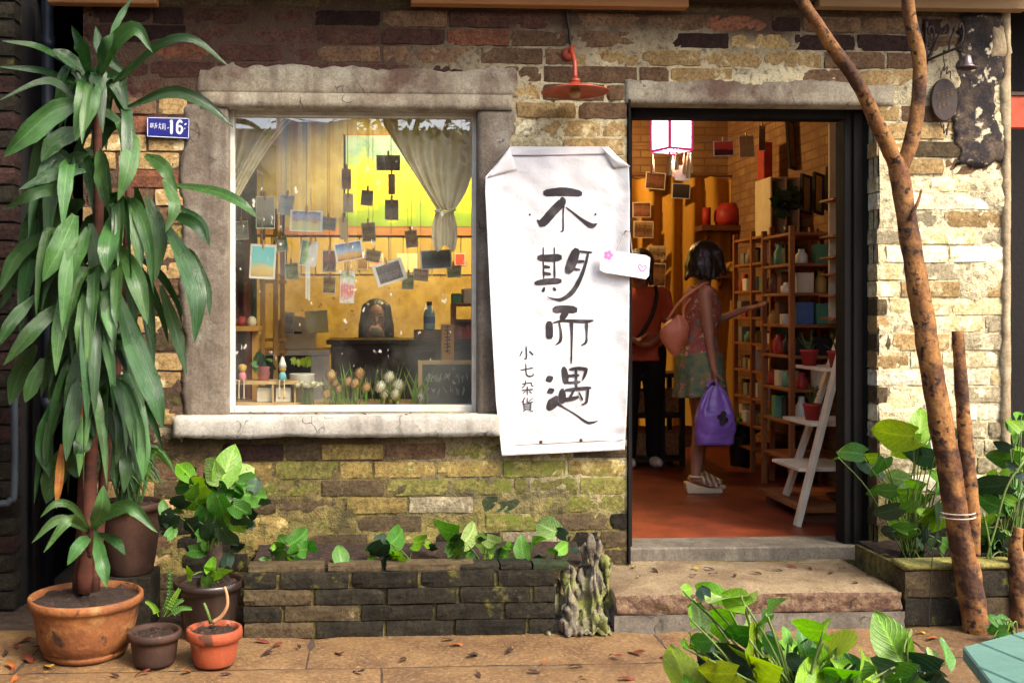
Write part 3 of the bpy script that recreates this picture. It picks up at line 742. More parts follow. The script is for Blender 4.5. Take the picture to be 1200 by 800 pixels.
def rdisp(c):
    n1 = nz(c.x*26, c.y*26, c.z*6); n2 = nz(c.x*60, c.y*60, c.z*18); n3 = nz(c.x*9, c.y*9, c.z*14)
    return .030*(abs(n1)*2-.75)+.014*n2+.022*n3
tag(remesh_obj('root_stone', b, .0045, M['root_stone'], None, 2, .5, rdisp), 'gnarled grey ridged root stone with moss beside the door step', 'rock')

# ---- planter right of the door
pr = thing('block_planter', 'small grey block planter with moss between door step and thin tree', 'planter', (P(1100,735,-.45).x,-.3,0))
ra, rb2 = P(1060,700,-.50).x, P(1196,700,-.50).x
MB().box((ra+.01,-.48,-.02), (rb2,-.38,.25)).build('mortar_core', M['mortar'], pr)
MB().box((ra+.01,-.379,-.02), (ra+.07,-.001,.25)).build('mortar_core', M['mortar'], pr)
MB().grid(lambda u, v: Vector((ra+.03+(rb2-ra)*u, -.42+.42*v, .235+.02*nz(u*9,v*4)+.03*v)), 20, 8).build('soil', M['soil'], pr, smooth=True)
for r_ in range(2):
    x = ra
    for k in range(2):
        place_brick(x+.003, x+.245, .062+r_*.122, ('black','umber')[(r_+k) % 2], -.50, pr, h=1.52); x += .25
    place_brick(ra+.02, ra+.30, .062+r_*.122, 'black', -.2, pr, rxz=R(-90), h=1.5)
slab('mossy_coping', ra, .246, rb2, .272, -.508, -.38, BM['moss'], 'lr', .02, parent=pr)
q0 = px2(1026,664); q1 = px2(1100,640)
kb = slab('mossy_ledge', q0[0], q0[1]+.0, q1[0], q1[1]+.03, -.10, .0, BM['black'], 'lrt', .02, parent=pr)

# ---- lamp
M['red_metal'] = mat('red_metal', (.42,.060,.022), (.26,.035,.014), rough=.42, scale=14, bump=.15, bscale=40, spec=.5, spots=((.12,.03,.015), 22, .64))
lm = thing('wall_lamp', 'rusty red wall lamp with flat disc shade on a bent arm', 'lamp', P(668,50,-.01))
q = P(674,106,-.20); LX, LZ = q.x, q.z
rS = 40/PPM(-.20)
MB().lathe([(.012,.055),(.016,.04),(.030,.028),(.055,.018),(rS*.7,.008),(rS,-.006),(rS,-.010),(rS*.7,.002),(.05,.010),(.0,.012)], (LX,-.20,LZ), 40).build('shade', M['red_metal'], lm, smooth=True)
MB().lathe([(.0,.0),(.022,-.004),(.03,-.02),(.022,-.038),(0,-.045)], (LX,-.20,LZ+.008), 16).build('bulb', mat('dull_bulb', (.45,.28,.12), rough=.3), lm, smooth=True)
qa = P(669,58,-.02)
MB().tube(catmull([(qa.x-.01,-.004,qa.z-.02),(qa.x,-.06,qa.z),(LX-.004,-.13,qa.z-.03),(LX,-.185,LZ+.13),(LX,-.20,LZ+.05)], 16), .0105, 12).build('arm', M['red_metal'], lm, smooth=True)
MB().lathe([(.0,.0),(.022,.0),(.024,.012),(.016,.02),(0,.02)], (LX,-.20,LZ+.035), 16).build('collar', M['red_metal'], lm, smooth=True)
MB().lathe([(0,0),(.032,0),(.032,.008),(.02,.016),(0,.018)], (0,0,0), 18).build('wall_plate', M['red_metal'], lm, smooth=True).matrix_basis = Matrix.Translation((qa.x-.01,-.006,qa.z-.02)) @ Matrix.Rotation(R(90),4,'X')
# put the plate in world space under the lamp
lm.children[-1].matrix_parent_inverse = wm(lm).inverted()
M['black_metal'] = mat('black_metal', (.018,.016,.016), rough=.5, bump=.1)
MB().tube(catmull([P(665,-4,-.012),P(664,15,-.014),P(667,36,-.012),P(668,52,-.014)], 10), .006, 8).build('cable', M['black_metal'], lm, smooth=True)

# ---- brush strokes -------------------------------------------------------
def stroke(mb, pts, Y, sub=5, rough=.06):
    """ink stroke: list of (px, py, width px) lying on plane Y"""
    if len(pts) == 2: pts = [pts[0], tuple((a+b)/2 for a, b in zip(*pts)), pts[1]]
    cs = catmull([Vector(p) for p in pts], sub*(len(pts)-1)); L = []; n = len(cs); Rr = []
    for i, c in enumerate(cs):
        t = cs[min(i+1,n-1)]-cs[max(i-1,0)]; t = Vector((t.x, t.y)).normalized(); nn = Vector((-t.y, t.x)); w_ = max(.4, c.z)*.5
        w_ *= 1+rough*nz(c.x*.6, c.y*.6, pts[0][0]); e = 1
        if i in (0, n-1): e = .55
        L.append((c.x+nn.x*w_*e-(t.x*w_*.35 if i == 0 else 0)+(t.x*w_*.35 if i == n-1 else 0), c.y+nn.y*w_*e-(t.y*w_*.35 if i == 0 else 0)+(t.y*w_*.35 if i == n-1 else 0)))
        Rr.append((c.x-nn.x*w_*e-(t.x*w_*.35 if i == 0 else 0)+(t.x*w_*.35 if i == n-1 else 0), c.y-nn.y*w_*e-(t.y*w_*.35 if i == 0 else 0)+(t.y*w_*.35 if i == n-1 else 0)))
    yf = Y if callable(Y) else (lambda a, b_: Y)
    vs = [P(a, b_, yf(a, b_)) for a, b_ in L]+[P(a, b_, yf(a, b_)) for a, b_ in Rr]
    mb.add(vs, [(i, i+1, n+i+1, n+i) for i in range(n-1)])
# ---- banner
def cloth_mat():
    m, t, b, out = _new('banner_cloth'); vec = _n(t, 'ShaderNodeTexCoord').outputs['Object']
    cc = mixc(t, noise_fac(t, vec, 3, .4, .7), (.60,.585,.58), (.52,.495,.495))
    t.links.new(cc, b.inputs['Base Color']); b.inputs['Roughness'].default_value = .9
    bumpn(t, b, vec, [(7, .6, 5), (160, .10, 2)], .02)
    return m
M['banner'] = cloth_mat()
M['ink'] = mat('ink', (.022,.016,.018), (.075,.062,.065), rough=.7, scale=16, lo=.5, hi=.75, bump=0, coord='World')
M['ink_grey'] = mat('ink_grey', (.045,.042,.045), rough=.7, bump=0)
ban = thing('hanging_banner', 'white cloth banner with black brush calligraphy hung between window and door', 'banner', P(650,180,-.05))
Ledge = [(172,598),(190,584),(207,569),(225,568.5),(300,572),(400,577),(470,581),(534,588)]
Redge = [(172,713),(183,724),(194,737),(225,738),(300,738),(400,737),(470,735),(527,732)]
def ed(tab, t):
    t *= len(tab)-1; k = min(int(t), len(tab)-2); t -= k
    return tab[k][0]+(tab[k+1][0]-tab[k][0])*t, tab[k][1]+(tab[k+1][1]-tab[k][1])*t
def ban_y(px, py):
    u = (px-570)/166
    y = -.060-.010*math.sin(py*.018)*u+.007*nz(px*.03,py*.022,2)+.005*nz(px*.05+py*.03,py*.05-px*.02,8)+.003*abs(nz(px*.02,py*.06,5))*2
    if u < .13: y -= .030*(1-u/.13)**1.5*(1 if py > 200 else .3)          # free edges curl forward
    if u > .90: y -= .018*((u-.9)/.1)**1.5
    if py > 505: y -= .010*((py-505)/30)**2
    return y
b = MB()
def bfn(u, v):
    ly, lx = ed(Ledge, v); ry, rx = ed(Redge, v)
    px = lx+(rx-lx)*u; py = ly+(ry-ly)*u
    return P(px, py, ban_y(px, py))
b.grid(bfn, 100, 180)
o = b.build('cloth', M['banner'], ban, smooth=True); sm = o.modifiers.new('t', 'SOLIDIFY'); sm.thickness = .0015
for poly in (((597,173),(606,199),(571,209)), ((705,172.5),(719,198),(738.5,195))):
    b = MB(); c3 = [Vector((x_, y_, 0)) for x_, y_ in poly]
    def ffn(u, v):
        p_ = c3[0].lerp(c3[1], v).lerp(c3[0].lerp(c3[2], v), u)
        return P(p_.x, p_.y, ban_y(p_.x, p_.y)-.006-.022*math.sin(math.pi*min(1,v))*(.6+.4*u)*(1-abs(u-.5)))
    b.grid(ffn, 6, 8); o = b.build('folded_corner', M['banner'], ban, smooth=True); o.modifiers.new('t', 'SOLIDIFY').thickness = .002
MB().tube([P(600,182.5,ban_y(600,182)-.003), P(650,182,ban_y(650,182)-.003), P(712,180,ban_y(712,181)-.003)], .0032, 8).build('rod', mat('rod_grey', (.30,.24,.24), rough=.7), ban, smooth=True)
MB().tube([P(604,521.5,ban_y(604,521)-.003), P(660,518,ban_y(660,518)-.003), P(731,514,ban_y(731,514)-.003)], .0022, 6).build('rod', mat('rod_pale', (.55,.45,.38), rough=.7), ban, smooth=True)
M['rust'] = mat('rust', (.10,.035,.02), rough=.8)
for nx_, ny_ in ((634,517.5),(681,515.5),(621,251.5),(698,251)):
    MB().ball(P(nx_,ny_,ban_y(nx_,ny_)-.004), .0085 if ny_ > 500 else .005, nu=10, nv=6).build('nail', M['rust'], ban, smooth=True)
Z1 = lambda L: [(590+x/5, 200+y/5, w_/5) for x, y, w_ in L]
Z2 = lambda L: [(590+x/5, 350+y/5, w_/5) for x, y, w_ in L]
chars = [
 [Z1(l) for l in ([(240,132,40),(300,126,48),(350,124,52),(400,128,48),(455,136,36)], [(345,158,22),(342,185,48),(290,240,52),(245,292,52),(222,312,50)], [(225,322,30),(198,288,10)], [(355,190,12),(350,250,9),(350,335,10),(346,354,10),(332,357,5)], [(366,214,7),(410,248,11),(460,288,18),(515,322,30),(550,310,6)])],
 [Z1(l) for l in ([(233,450,9),(233,520,9),(236,632,13)], [(298,450,9),(298,520,9),(300,632,15)], [(205,510,36),(270,512,44),(335,508,42)], [(240,562,22),(272,566,14)], [(240,602,22),(276,606,16)], [(188,658,28),(260,648,36),(335,646,34)], [(240,684,12),(232,706,20)], [(294,684,12),(305,700,18)],
   [(428,462,44),(405,530,60),(378,592,48)], [(440,472,12),(480,476,12),(520,479,11)], [(497,482,14),(480,550,18),(450,632,24),(405,708,28),(345,752,22),(295,750,10),(256,739,4)], [(440,532,20),(472,530,14)], [(415,574,14),(448,580,11)])],
 [Z2(l) for l in ([(295,66,42),(350,60,46),(425,66,44)], [(372,78,34),(352,100,40),(342,125,26)], [(290,142,10),(340,130,16),(400,130,20),(480,133,22),(527,127,9)], [(268,138,40),(270,190,42),(270,228,42)], [(325,137,11),(336,190,15),(334,245,18),(304,272,5)], [(398,135,26),(401,220,13),(398,378,9)], [(487,145,24),(488,210,11),(484,254,15),(456,273,4)])],
 [Z2(l) for l in ([(250,478,14),(268,470,42),(288,460,20)], [(258,548,12),(276,540,36),(296,532,16)], [(312,570,18),(288,612,62),(262,645,32)], [(305,606,24),(350,634,11),(420,676,10),(488,722,15),(522,724,15),(555,714,4)], [(353,402,26),(362,450,40),(366,494,30)], [(388,413,16),(440,407,20),(492,412,20)], [(487,414,18),(478,445,17),(464,476,9)], [(376,452,18),(442,448,17)], [(376,492,16),(450,486,14)], [(425,408,14),(427,522,16)],
   [(362,534,16),(440,526,20),(512,521,18)], [(345,530,26),(345,570,44),(344,606,36)], [(497,525,16),(490,590,15),(482,610,14),(457,619,5)], [(418,530,12),(385,585,16)], [(360,592,24),(410,582,22),(440,575,16)], [(442,545,8),(464,592,14)])],
 [Z2(l) for l in ([(133,278,9),(134,346,10),(120,350,5)], [(110,306,9),(96,336,8)], [(152,306,8),(174,328,10)])],
 [Z2(l) for l in ([(99,419,8),(173,404,8)], [(131,380,8),(134,438,9),(150,453,9),(173,449,8),(173,436,4)])],
 [Z2(l) for l in ([(108,500,6),(160,492,7),(166,508,6),(176,511,5)], [(131,478,7),(126,504,7),(107,523,5)], [(107,536,7),(174,530,7)], [(140,514,7),(140,562,7)], [(128,542,6),(114,554,5)], [(152,541,6),(167,552,6)])],
 [Z2(l) for l in ([(126,579,7),(109,606,5)], [(117,596,6),(117,621,6)], [(140,579,6),(143,606,7),(176,604,6)], [(172,582,6),(148,600,5)], [(121,615,6),(161,612,6)], [(161,612,6),(161,646,6)], [(121,615,6),(121,646,6)], [(121,626,5),(161,624,5)], [(121,636,5),(161,635,5)], [(121,646,5),(161,646,5)], [(132,648,6),(114,661,5)], [(150,648,6),(174,660,6)])],
]
for i, ch in enumerate(chars):
    b = MB()
    for k, l in enumerate(ch): stroke(b, l, lambda a_, b_, k=k: ban_y(a_, b_)-.0032-.0003*k)
    b.build('brush_character', M['ink'] if i < 4 else M['ink_grey'], ban)
# ---- small tag hung on the banner edge
tg = thing('name_tag', 'small white card with pink scribbles hung by a string from the banner edge', 'tag', P(732,268,-.11))
M['card_white'] = mat('card_white', (.80,.78,.78), (.72,.70,.71), rough=.6, bump=.05)
cp = [(703.5,294.5),(707,292.5),(757,299),(762,302),(760.5,323),(757,327),(708,319),(703,316)]
ty = -.105
MB().prism([P(x_, y_, ty) for x_, y_ in cp], (0,.004,0)).build('card', M['card_white'], tg)
M['string'] = mat('string', (.42,.36,.30), rough=.9, bump=0)
MB().tube([P(722,294,ty-.002), P(733,270,-.085), P(738,272,-.085), P(741,297,ty-.002)], .0022, 6).build('string', M['string'], tg)
MB().tube([P(733.5,271,-.02), P(733.5,271,-.10)], .003, 6).build('hook', M['rust'], tg)
M['pink_ink'] = mat('pink_ink', (.75,.16,.34), (.6,.2,.5), rough=.6, bump=0); M['lilac_ink'] = mat('lilac_ink', (.62,.52,.66), rough=.6, bump=0)
b = MB()
for a_ in range(5): b.add([P(713+3.4*math.cos(a_*1.257)+2.6*math.cos(k*.785), 299+3.4*math.sin(a_*1.257)+2.6*math.sin(k*.785), ty-.0012-.0002*a_) for k in range(8)], [tuple(range(8))])
b.build('pink_flower', M['pink_ink'], tg); b = MB()
for l in ([(748,312,1.4),(750,316,1.6),(753,318,1.6),(757,314,1.6),(756,311,1.4),(753,313,1.3)], [(748,312,1.3),(750,309.5,1.3),(753,313,1.2)]): stroke(b, l, ty-.0015)
b.build('pink_heart', M['pink_ink'], tg)
b = MB()
for x_, y_ in ((717,308),(722,311),(727,310),(732,313),(738,312),(742,315)):
    stroke(b, [(x_-1.5,y_-2,.8),(x_+1.5,y_+2,.9)], ty-.0012); stroke(b, [(x_+1.6,y_-2,.8),(x_-1.4,y_+3,.8)], ty-.0016)
b.build('lettering', M['lilac_ink'], tg)

# ---- house number plate
M['blue_enamel'] = mat('blue_enamel', (.010,.012,.16), (.008,.009,.12), rough=.35, scale=6, bump=.1, spec=.5, spots=((.02,.012,.014), 6, .70))
M['enamel_white'] = mat('enamel_white', (.70,.72,.82), rough=.45, bump=0)
nm_ = thing('house_number_plate', 'blue enamel house number plate reading 16', 'sign', P(198,150,-.02))
ny = -.030
mb = MB(); c_ = [P(172,137,ny),P(222.5,138,ny),P(222,163,ny),P(172,160.5,ny)]
mb.prism(c_, (0,.006,0)); mb.build('plate', M['blue_enamel'], nm_)
b = MB()
for a_, c2 in (((173,138),(221.5,139)), ((221.5,139),(221,162)), ((221,162),(173,159.7)), ((173,159.7),(173,138))): stroke(b, [(a_[0],a_[1],.8),(c2[0],c2[1],.8)], ny-.0012)
b.build('border', M['enamel_white'], nm_)
b = MB(); o6 = lambda L: [(165+x/18.46, 130+y/18.46, w_/18.46) for x, y, w_ in L]
stroke(b, o6([(665,205,60),(665,350,62),(662,495,62)]), ny-.0012); stroke(b, o6([(630,235,30),(665,205,40)]), ny-.0016)
stroke(b, o6([(895,255,40),(845,215,52),(795,270,50),(787,360,52),(792,450,52),(845,485,50),(888,430,50),(890,370,46),(850,330,42),(800,350,40)]), ny-.0014)
b.build('numerals', M['enamel_white'], nm_)
b = MB()
for l in ([(215,265,14),(215,360,14)], [(205,285,10),(235,280,10)], [(240,262,12),(240,365,12)], [(265,265,12),(265,355,12)], [(240,280,9),(265,280,9)], [(240,315,9),(265,315,9)],
          [(300,285,10),(350,268,12)], [(325,262,12),(318,300,12),(300,385,12)], [(315,320,10),(350,315,12),(330,370,12)], [(385,305,12),(440,295,12)], [(412,260,14),(405,330,12),(388,385,12)], [(408,330,10),(438,400,16)],
          [(475,275,10),(465,310,10)], [(470,310,12),(468,400,12)], [(490,290,10),(508,288,10)], [(498,270,10),(498,390,10)], [(488,335,9),(508,333,9)], [(515,290,9),(538,288,9)], [(528,290,12),(526,400,12),(515,405,8)],
          [(575,378,20),(605,362,16)], [(950,300,30),(985,275,26)], [(950,372,18),(955,395,14)]):
    stroke(b, o6(l), ny-.0012)
b.build('small_lettering', M['enamel_white'], nm_)
for x_, y_ in ((175,149),(219.5,150)): MB().ball(P(x_,y_,ny-.001), .005, nu=8, nv=5).build('screw', M['rust'], nm_)

# ---- iron scroll bracket, bell, oval sign
M['iron'] = mat('iron', (.022,.015,.014), (.05,.025,.018), rough=.6, scale=20, bump=.3)
brk = thing('iron_bracket', 'black wrought iron scroll bracket high on the wall beside the thin tree', 'bracket', P(1086,70,-.01))
z5 = lambda x, y: (1020+x/4.705, 10+y/4.705)
def wire(par, name, pts, r_, yy, n=26, m='iron'):
    MB().tube(catmull([P(*z5(x, y), yy if not isinstance(yy, tuple) else yy[0]+(yy[1]-yy[0])*i/max(1, len(pts)-1)) for i, (x, y) in enumerate(pts)], n), r_, 8).build(name, M[m], par, smooth=True)
wire(brk, 'rail', [(305,292),(400,250),(520,203)], .006, (-.012,-.13), 8)
wire(brk, 'scroll', [(312,285),(345,230),(375,150),(405,105),(410,125),(395,140)], .0055, (-.02,-.06))
wire(brk, 'scroll', [(318,280),(350,190),(345,110),(325,105),(320,135),(335,150)], .0055, (-.02,-.05))
wire(brk, 'scroll', [(400,235),(430,240),(440,180),(465,110),(470,100),(455,115)], .005, (-.06,-.09))
wire(brk, 'scroll', [(470,215),(500,190),(512,140),(505,90),(495,88),(490,110)], .005, (-.09,-.12))
wire(brk, 'scroll', [(300,205),(315,185),(330,195),(320,210)], .005, -.02)
MB().box(P(1084,71,-.002)+Vector((-.006,-.016,-.02)), P(1084,32,-.002)+Vector((.008,.006,.02))).build('wall_plate', M['iron'], brk)
bell = thing('hanging_bell', 'small grey metal bell hung below the iron bracket', 'bell', P(1133,80,-.13))
q = P(1133.5,79,-.13)
MB().lathe([(.034,0),(.032,.006),(.024,.012),(.020,.032),(.016,.052),(.008,.058),(0,.06)], (q.x,-.13,q.z-.0), 20).build('dome', mat('bell_metal', (.34,.27,.27), (.22,.16,.16), rough=.35, metal=.6, bump=.1), bell, smooth=True)
MB().lathe([(0,-.004),(.044,-.004),(.046,.002),(.03,.004),(0,.004)], (q.x,-.13,q.z-.004), 20).build('rim_plate', M['iron'], bell, smooth=True)
MB().tube([q+Vector((0,0,.06)), q+Vector((0,0,.09)), P(1131,53,-.13)], .0025, 6).build('wire', M['iron'], bell)
ov = thing('oval_sign', 'dark brown oval wooden sign with faded gold lettering hung on the wall', 'sign', P(1107,117,-.03))
M['brown_board'] = mat('brown_board', (.042,.020,.013), (.028,.014,.010), rough=.5, scale=6, bump=.2, sc3=(1,1,.2))
oc = [P(1107.2+15.5*math.cos(k*2*math.pi/40), 117+25*math.sin(k*2*math.pi/40), -.045) for k in range(40)]
MB().prism(oc, (0,.022,0)).build('board', M['brown_board'], ov, bevel=.003)
M['gold'] = mat('faded_gold', (.20,.12,.035), (.09,.05,.02), rough=.6, scale=40, bump=0)
b = MB()
for x_, y_, s_ in ((1100,112,1),(1105,110.5,1),(1110,109,1),(1115,107.5,1),(1101,124,.8),(1106,122.5,.8),(1111,121,.8)):
    for dx_, dy_, ex, ey in ((-2,-2.5,2,-3),(0,-4,-.4,4),(-2,1,2,.4),(-1.6,3.5,2,3)):
        stroke(b, [(x_+dx_*s_,y_+dy_*s_,.9),(x_+ex*s_,y_+ey*s_,.9)], -.0468)
b.build('lettering', M['gold'], ov)
wire(ov, 'scroll', [(385,385),(395,345),(410,315),(405,345),(425,320),(420,360),(440,345),(440,385)], .003, -.035)
wire(ov, 'scroll', [(385,622),(395,660),(405,640),(405,690),(420,660),(420,700),(430,640),(435,622)], .003, -.035)
wire(ov, 'chain', [(412,320),(405,290),(400,250)], .002, (-.035,-.06), 8)
# ================================================================== PLANTS AND POTS
def leaf_mat(name, c, c2, rough=.38, rand=.25, huer=.015, trans=.25, vein='net', spots=None):
    m = mat(name, c, c2, rough=rough, scale=14, bump=.12, bscale=40, rand=rand, huer=huer, trans=trans, spec=.55, spots=spots)
    t = m.node_tree; b = t.nodes['Principled BSDF']; uv = _n(t, 'ShaderNodeUVMap').outputs[0]
    sp = _n(t, 'ShaderNodeSeparateXYZ'); t.links.new(uv, sp.inputs[0])
    d = _n(t, 'ShaderNodeMath', operation='SUBTRACT'); d.inputs[1].default_value = .5; t.links.new(sp.outputs[0], d.inputs[0])
    ab = _n(t, 'ShaderNodeMath', operation='ABSOLUTE'); t.links.new(d.outputs[0], ab.inputs[0])
    rib = _n(t, 'ShaderNodeMapRange'); rib.inputs[1].default_value = .045; rib.inputs[2].default_value = .01; t.links.new(ab.outputs[0], rib.inputs[0])
    if vein == 'parallel':
        nn = noise_fac(t, uv, 1, .35, .65, 3, .6, (38,1.6,1)); h = nn
    else:
        k = _n(t, 'ShaderNodeMath', operation='MULTIPLY_ADD'); k.inputs[1].default_value = -.9; t.links.new(ab.outputs[0], k.inputs[0]); t.links.new(sp.outputs[1], k.inputs[2])
        s9 = _n(t, 'ShaderNodeMath', operation='MULTIPLY'); s9.inputs[1].default_value = 46; t.links.new(k.outputs[0], s9.inputs[0])
        sn = _n(t, 'ShaderNodeMath', operation='SINE'); t.links.new(s9.outputs[0], sn.inputs[0])
        mr = _n(t, 'ShaderNodeMapRange'); mr.inputs[1].default_value = .55; mr.inputs[2].default_value = 1; t.links.new(sn.outputs[0], mr.inputs[0]); h = mr.outputs[0]
    src = b.inputs['Base Color'].links[0].from_socket
    f1 = _n(t, 'ShaderNodeMath', operation='MULTIPLY'); f1.inputs[1].default_value = .30 if vein == 'parallel' else .22; t.links.new(h, f1.inputs[0])
    cc = mixc(t, f1.outputs[0], src, tuple(min(1, x*2.0+.01) for x in c)); f2 = _n(t, 'ShaderNodeMath', operation='MULTIPLY'); f2.inputs[1].default_value = .45; t.links.new(rib.outputs[0], f2.inputs[0])
    cc = mixc(t, f2.outputs[0], cc, tuple(min(1, x*2.4+.02) for x in c))
    blot = noise_fac(t, _n(t, 'ShaderNodeNewGeometry').outputs['Position'], 20, .60, .72, 4)
    f3 = _n(t, 'ShaderNodeMath', operation='MULTIPLY'); f3.inputs[1].default_value = .35; t.links.new(blot, f3.inputs[0])
    cc = mixc(t, f3.outputs[0], cc, (c[0]*.8+.05, c[1]*.55, c[2]*.5))
    t.links.new(cc, b.inputs['Base Color'])
    bp = _n(t, 'ShaderNodeBump'); bp.inputs['Strength'].default_value = .45; bp.inputs['Distance'].default_value = .004; t.links.new(h, bp.inputs['Height'])
    old = b.inputs['Normal'].links[0].from_socket; t.links.new(old, bp.inputs['Normal']); t.links.new(bp.outputs[0], b.inputs['Normal'])
    rr_ = noise_fac(t, _n(t, 'ShaderNodeNewGeometry').outputs['Position'], 9, .3, .7)
    mm = _n(t, 'ShaderNodeMapRange'); mm.inputs[3].default_value = rough*.85; mm.inputs[4].default_value = min(1, rough*1.9); t.links.new(rr_, mm.inputs[0]); t.links.new(mm.outputs[0], b.inputs['Roughness'])
    return m
def leaf_uv(me):
    uv = me.uv_layers.new(name='UVMap'); n = len(me.vertices)//5-1
    for l in me.loops: uv.data[l.index].uv = ((l.vertex_index % 5)/4, (l.vertex_index//5)/n)
    return me
LM = dict(
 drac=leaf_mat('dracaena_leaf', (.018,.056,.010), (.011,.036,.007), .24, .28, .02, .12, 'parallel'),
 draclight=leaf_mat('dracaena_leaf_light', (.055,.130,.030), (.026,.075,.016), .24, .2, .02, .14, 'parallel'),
 yellow=leaf_mat('yellowing_leaf', (.34,.17,.012), (.20,.030,.010), .45, .1, .01, .3, 'parallel'),
 bright=leaf_mat('pothos_bright', (.155,.320,.014), (.085,.215,.011), .33, .22, .02, .35),
 mid=leaf_mat('pothos_mid', (.066,.190,.020), (.032,.110,.012), .33, .22, .02, .28),
 dark=leaf_mat('pothos_dark', (.012,.040,.014), (.007,.024,.009), .34, .25, .02, .2),
 pale=leaf_mat('pothos_pale', (.30,.42,.13), (.135,.24,.05), .38, .15, .015, .3),
 lime=leaf_mat('lime_leaf', (.25,.32,.010), (.15,.235,.008), .36, .18, .015, .4),
)
M['stem'] = mat('green_stem', (.11,.17,.035), (.07,.10,.025), rough=.6, bump=.1)
M['cane'] = mat('cane', (.095,.026,.013), (.040,.014,.009), rough=.8, scale=10, bump=.6, bscale=30, coord='World', sc3=(1,1,3))
M['terracotta'] = mat('terracotta', (.245,.088,.026), (.135,.045,.015), rough=.7, scale=7, bump=.6, bscale=40, spots=((.045,.022,.012), 11, .58), third=((.30,.15,.05), 9, .54, .70))
M['terracotta_orange'] = mat('terracotta_orange', (.32,.066,.022), (.21,.042,.015), rough=.75, scale=6, bump=.25, bscale=50, spots=((.085,.030,.015), 12, .60), third=((.40,.20,.12), 8, .60, .74))
M['terracotta_dark'] = mat('terracotta_dark', (.055,.024,.014), (.030,.015,.010), rough=.7, scale=7, bump=.35, bscale=40, spots=((.11,.045,.022), 10, .63))
M['glazed_dark'] = mat('glazed_dark', (.030,.016,.011), (.016,.010,.008), rough=.3, scale=8, bump=.2, spec=.5)
rl = random.Random(5)
def strap_leaf(pts, wpx, Ys, roll=0.0, fold=.22, n=12, shape='strap', twist=0):
    """long leaf through pixel points with a depth for each; width in pixels"""
    ctr = catmull([P(p[0], p[1], y) for p, y in zip(pts, Ys)], n); L = []; vs = []
    for i, c in enumerate(ctr):
        t = (ctr[min(i+1,n)]-ctr[max(i-1,0)]).normalized(); u = i/n
        view = Vector((0,-1,0)); s_ = t.cross(view)
        if s_.length < .15: s_ = t.cross(Vector((.4,-1,.6)))
        s_.normalize(); nn = s_.cross(t)
        a = roll+twist*u; s2 = s_*math.cos(a)+nn*math.sin(a); n2 = s2.cross(t).normalized()
        w_ = wpx/PPM(c.y)*.5
        if shape == 'strap': k = min(1, .30+u*2.2)*min(1, ((1-u)*2.6)**.75)*(1 if u < 1 else 0)
        else: k = math.sin(math.pi*min(1,u*.96+.04))**.7
        k = max(.012, k); w_ *= k
        rip = .10*w_*math.sin(u*19+pts[0][0])
        vs += [c-s2*w_+n2*(fold*w_+rip), c-s2*w_*.5+n2*(fold*.38*w_), c, c+s2*w_*.5+n2*(fold*.38*w_), c+s2*w_+n2*(fold*w_-rip)]
    b = MB(); b.add(vs, [(i*5+k, i*5+k+1, i*5+k+6, i*5+k+5) for i in range(n) for k in range(4)])
    _b = b.build
    def bu(*a, **k):
        o = _b(*a, **k); leaf_uv(o.data); return o
    b.build = bu
    return b
def heart_mesh(seed, broad=1.0, cup=.18):
    """heart shaped leaf in XY, base at the origin, tip along +Y, length 1"""
    r_ = random.Random(seed); n = 9; b = MB(); rows = []
    for i in range(n+1):
        u = i/n
        hw = .40*broad*(math.sin(math.pi*min(1, u*.86+.14))**.75)*(1-.25*u)*(1 if i < n else .02)
        y0 = u*1.0
        row = []
        for k in (-1,-.55,0,.55,1):
            back = .16*abs(k)**1.5*max(0, 1-u*3.2)
            z = cup*hw*(abs(k)**2)*1.1-.26*u*u+.035*math.sin(u*7+seed*1.7+k*2.6)*abs(k)+.05*math.sin(seed*2.1+u*3)*k
            row.append((k*hw, y0-back, z))
        rows += row
    b.add(rows, [(i*5+k, i*5+k+1, i*5+k+6, i*5+k+5) for i in range(n) for k in range(4)])
    return leaf_uv(b.mesh('heart_%d' % seed, smooth=True))
HV = [heart_mesh(i, .92+.06*i, .10+.05*i) for i in range(4)]; NV = [heart_mesh(10+i, .55, .15) for i in range(3)]
_lc = {}
def heart_leaf(parent, px, py, Y, spx, ang, m, tilt=None, narrow=False, yaw=None, name='leaf'):
    """leaf centred on a pixel: ang = direction of the tip in the picture (0 right, 90 up), tilt = lean of the blade to the viewer"""
    key = (narrow, rl.randrange(3), m)
    if key not in _lc:
        me = (NV if narrow else HV)[key[1]].copy(); me.materials.append(LM[m]); _lc[key] = me
    o = bpy.data.objects.new(name, _lc[key]); col.objects.link(o)
    tilt = rl.uniform(-50,-10) if tilt is None else tilt
    L = spx/PPM(Y)/max(.75, math.cos(R(tilt)))*rl.uniform(.82,1.0)
    # blade: local +Y tip, +Z upper face.  Start facing the viewer (Z -> -Y world, tip -> up), lean back about X, then spin in the picture plane
    base = Matrix.Rotation(R(90),4,'X')
    spin = Matrix.Rotation(R(90-ang),4,'Y')
    lean = Matrix.Rotation(R(tilt),4,'X')
    roll = Matrix.Rotation(R(rl.uniform(-25,25) if yaw is None else yaw),4,'Y')
    Mx = spin @ base @ lean @ roll
    c = P(px, py, Y); off = Mx @ Vector((0,.5*L,0))
    o.parent = parent; o.matrix_parent_inverse = wm(parent).inverted()
    o.matrix_basis = Matrix.Translation(c-off) @ Mx @ Matrix.Scale(L*1.12,4)
    return c-off
def petiole(parent, a, b_, r_=.003, sag=.03, m='stem', name='stem'):
    a = Vector(a); b_ = Vector(b_); mid = a.lerp(b_, .55)+Vector((rl.uniform(-.01,.01), rl.uniform(-.01,.01), sag))
    MB().tube(catmull([a, mid, b_], 8), [r_*1.25-r_*.5*i/8 for i in range(9)], 6).build(name, M[m], parent, smooth=True)
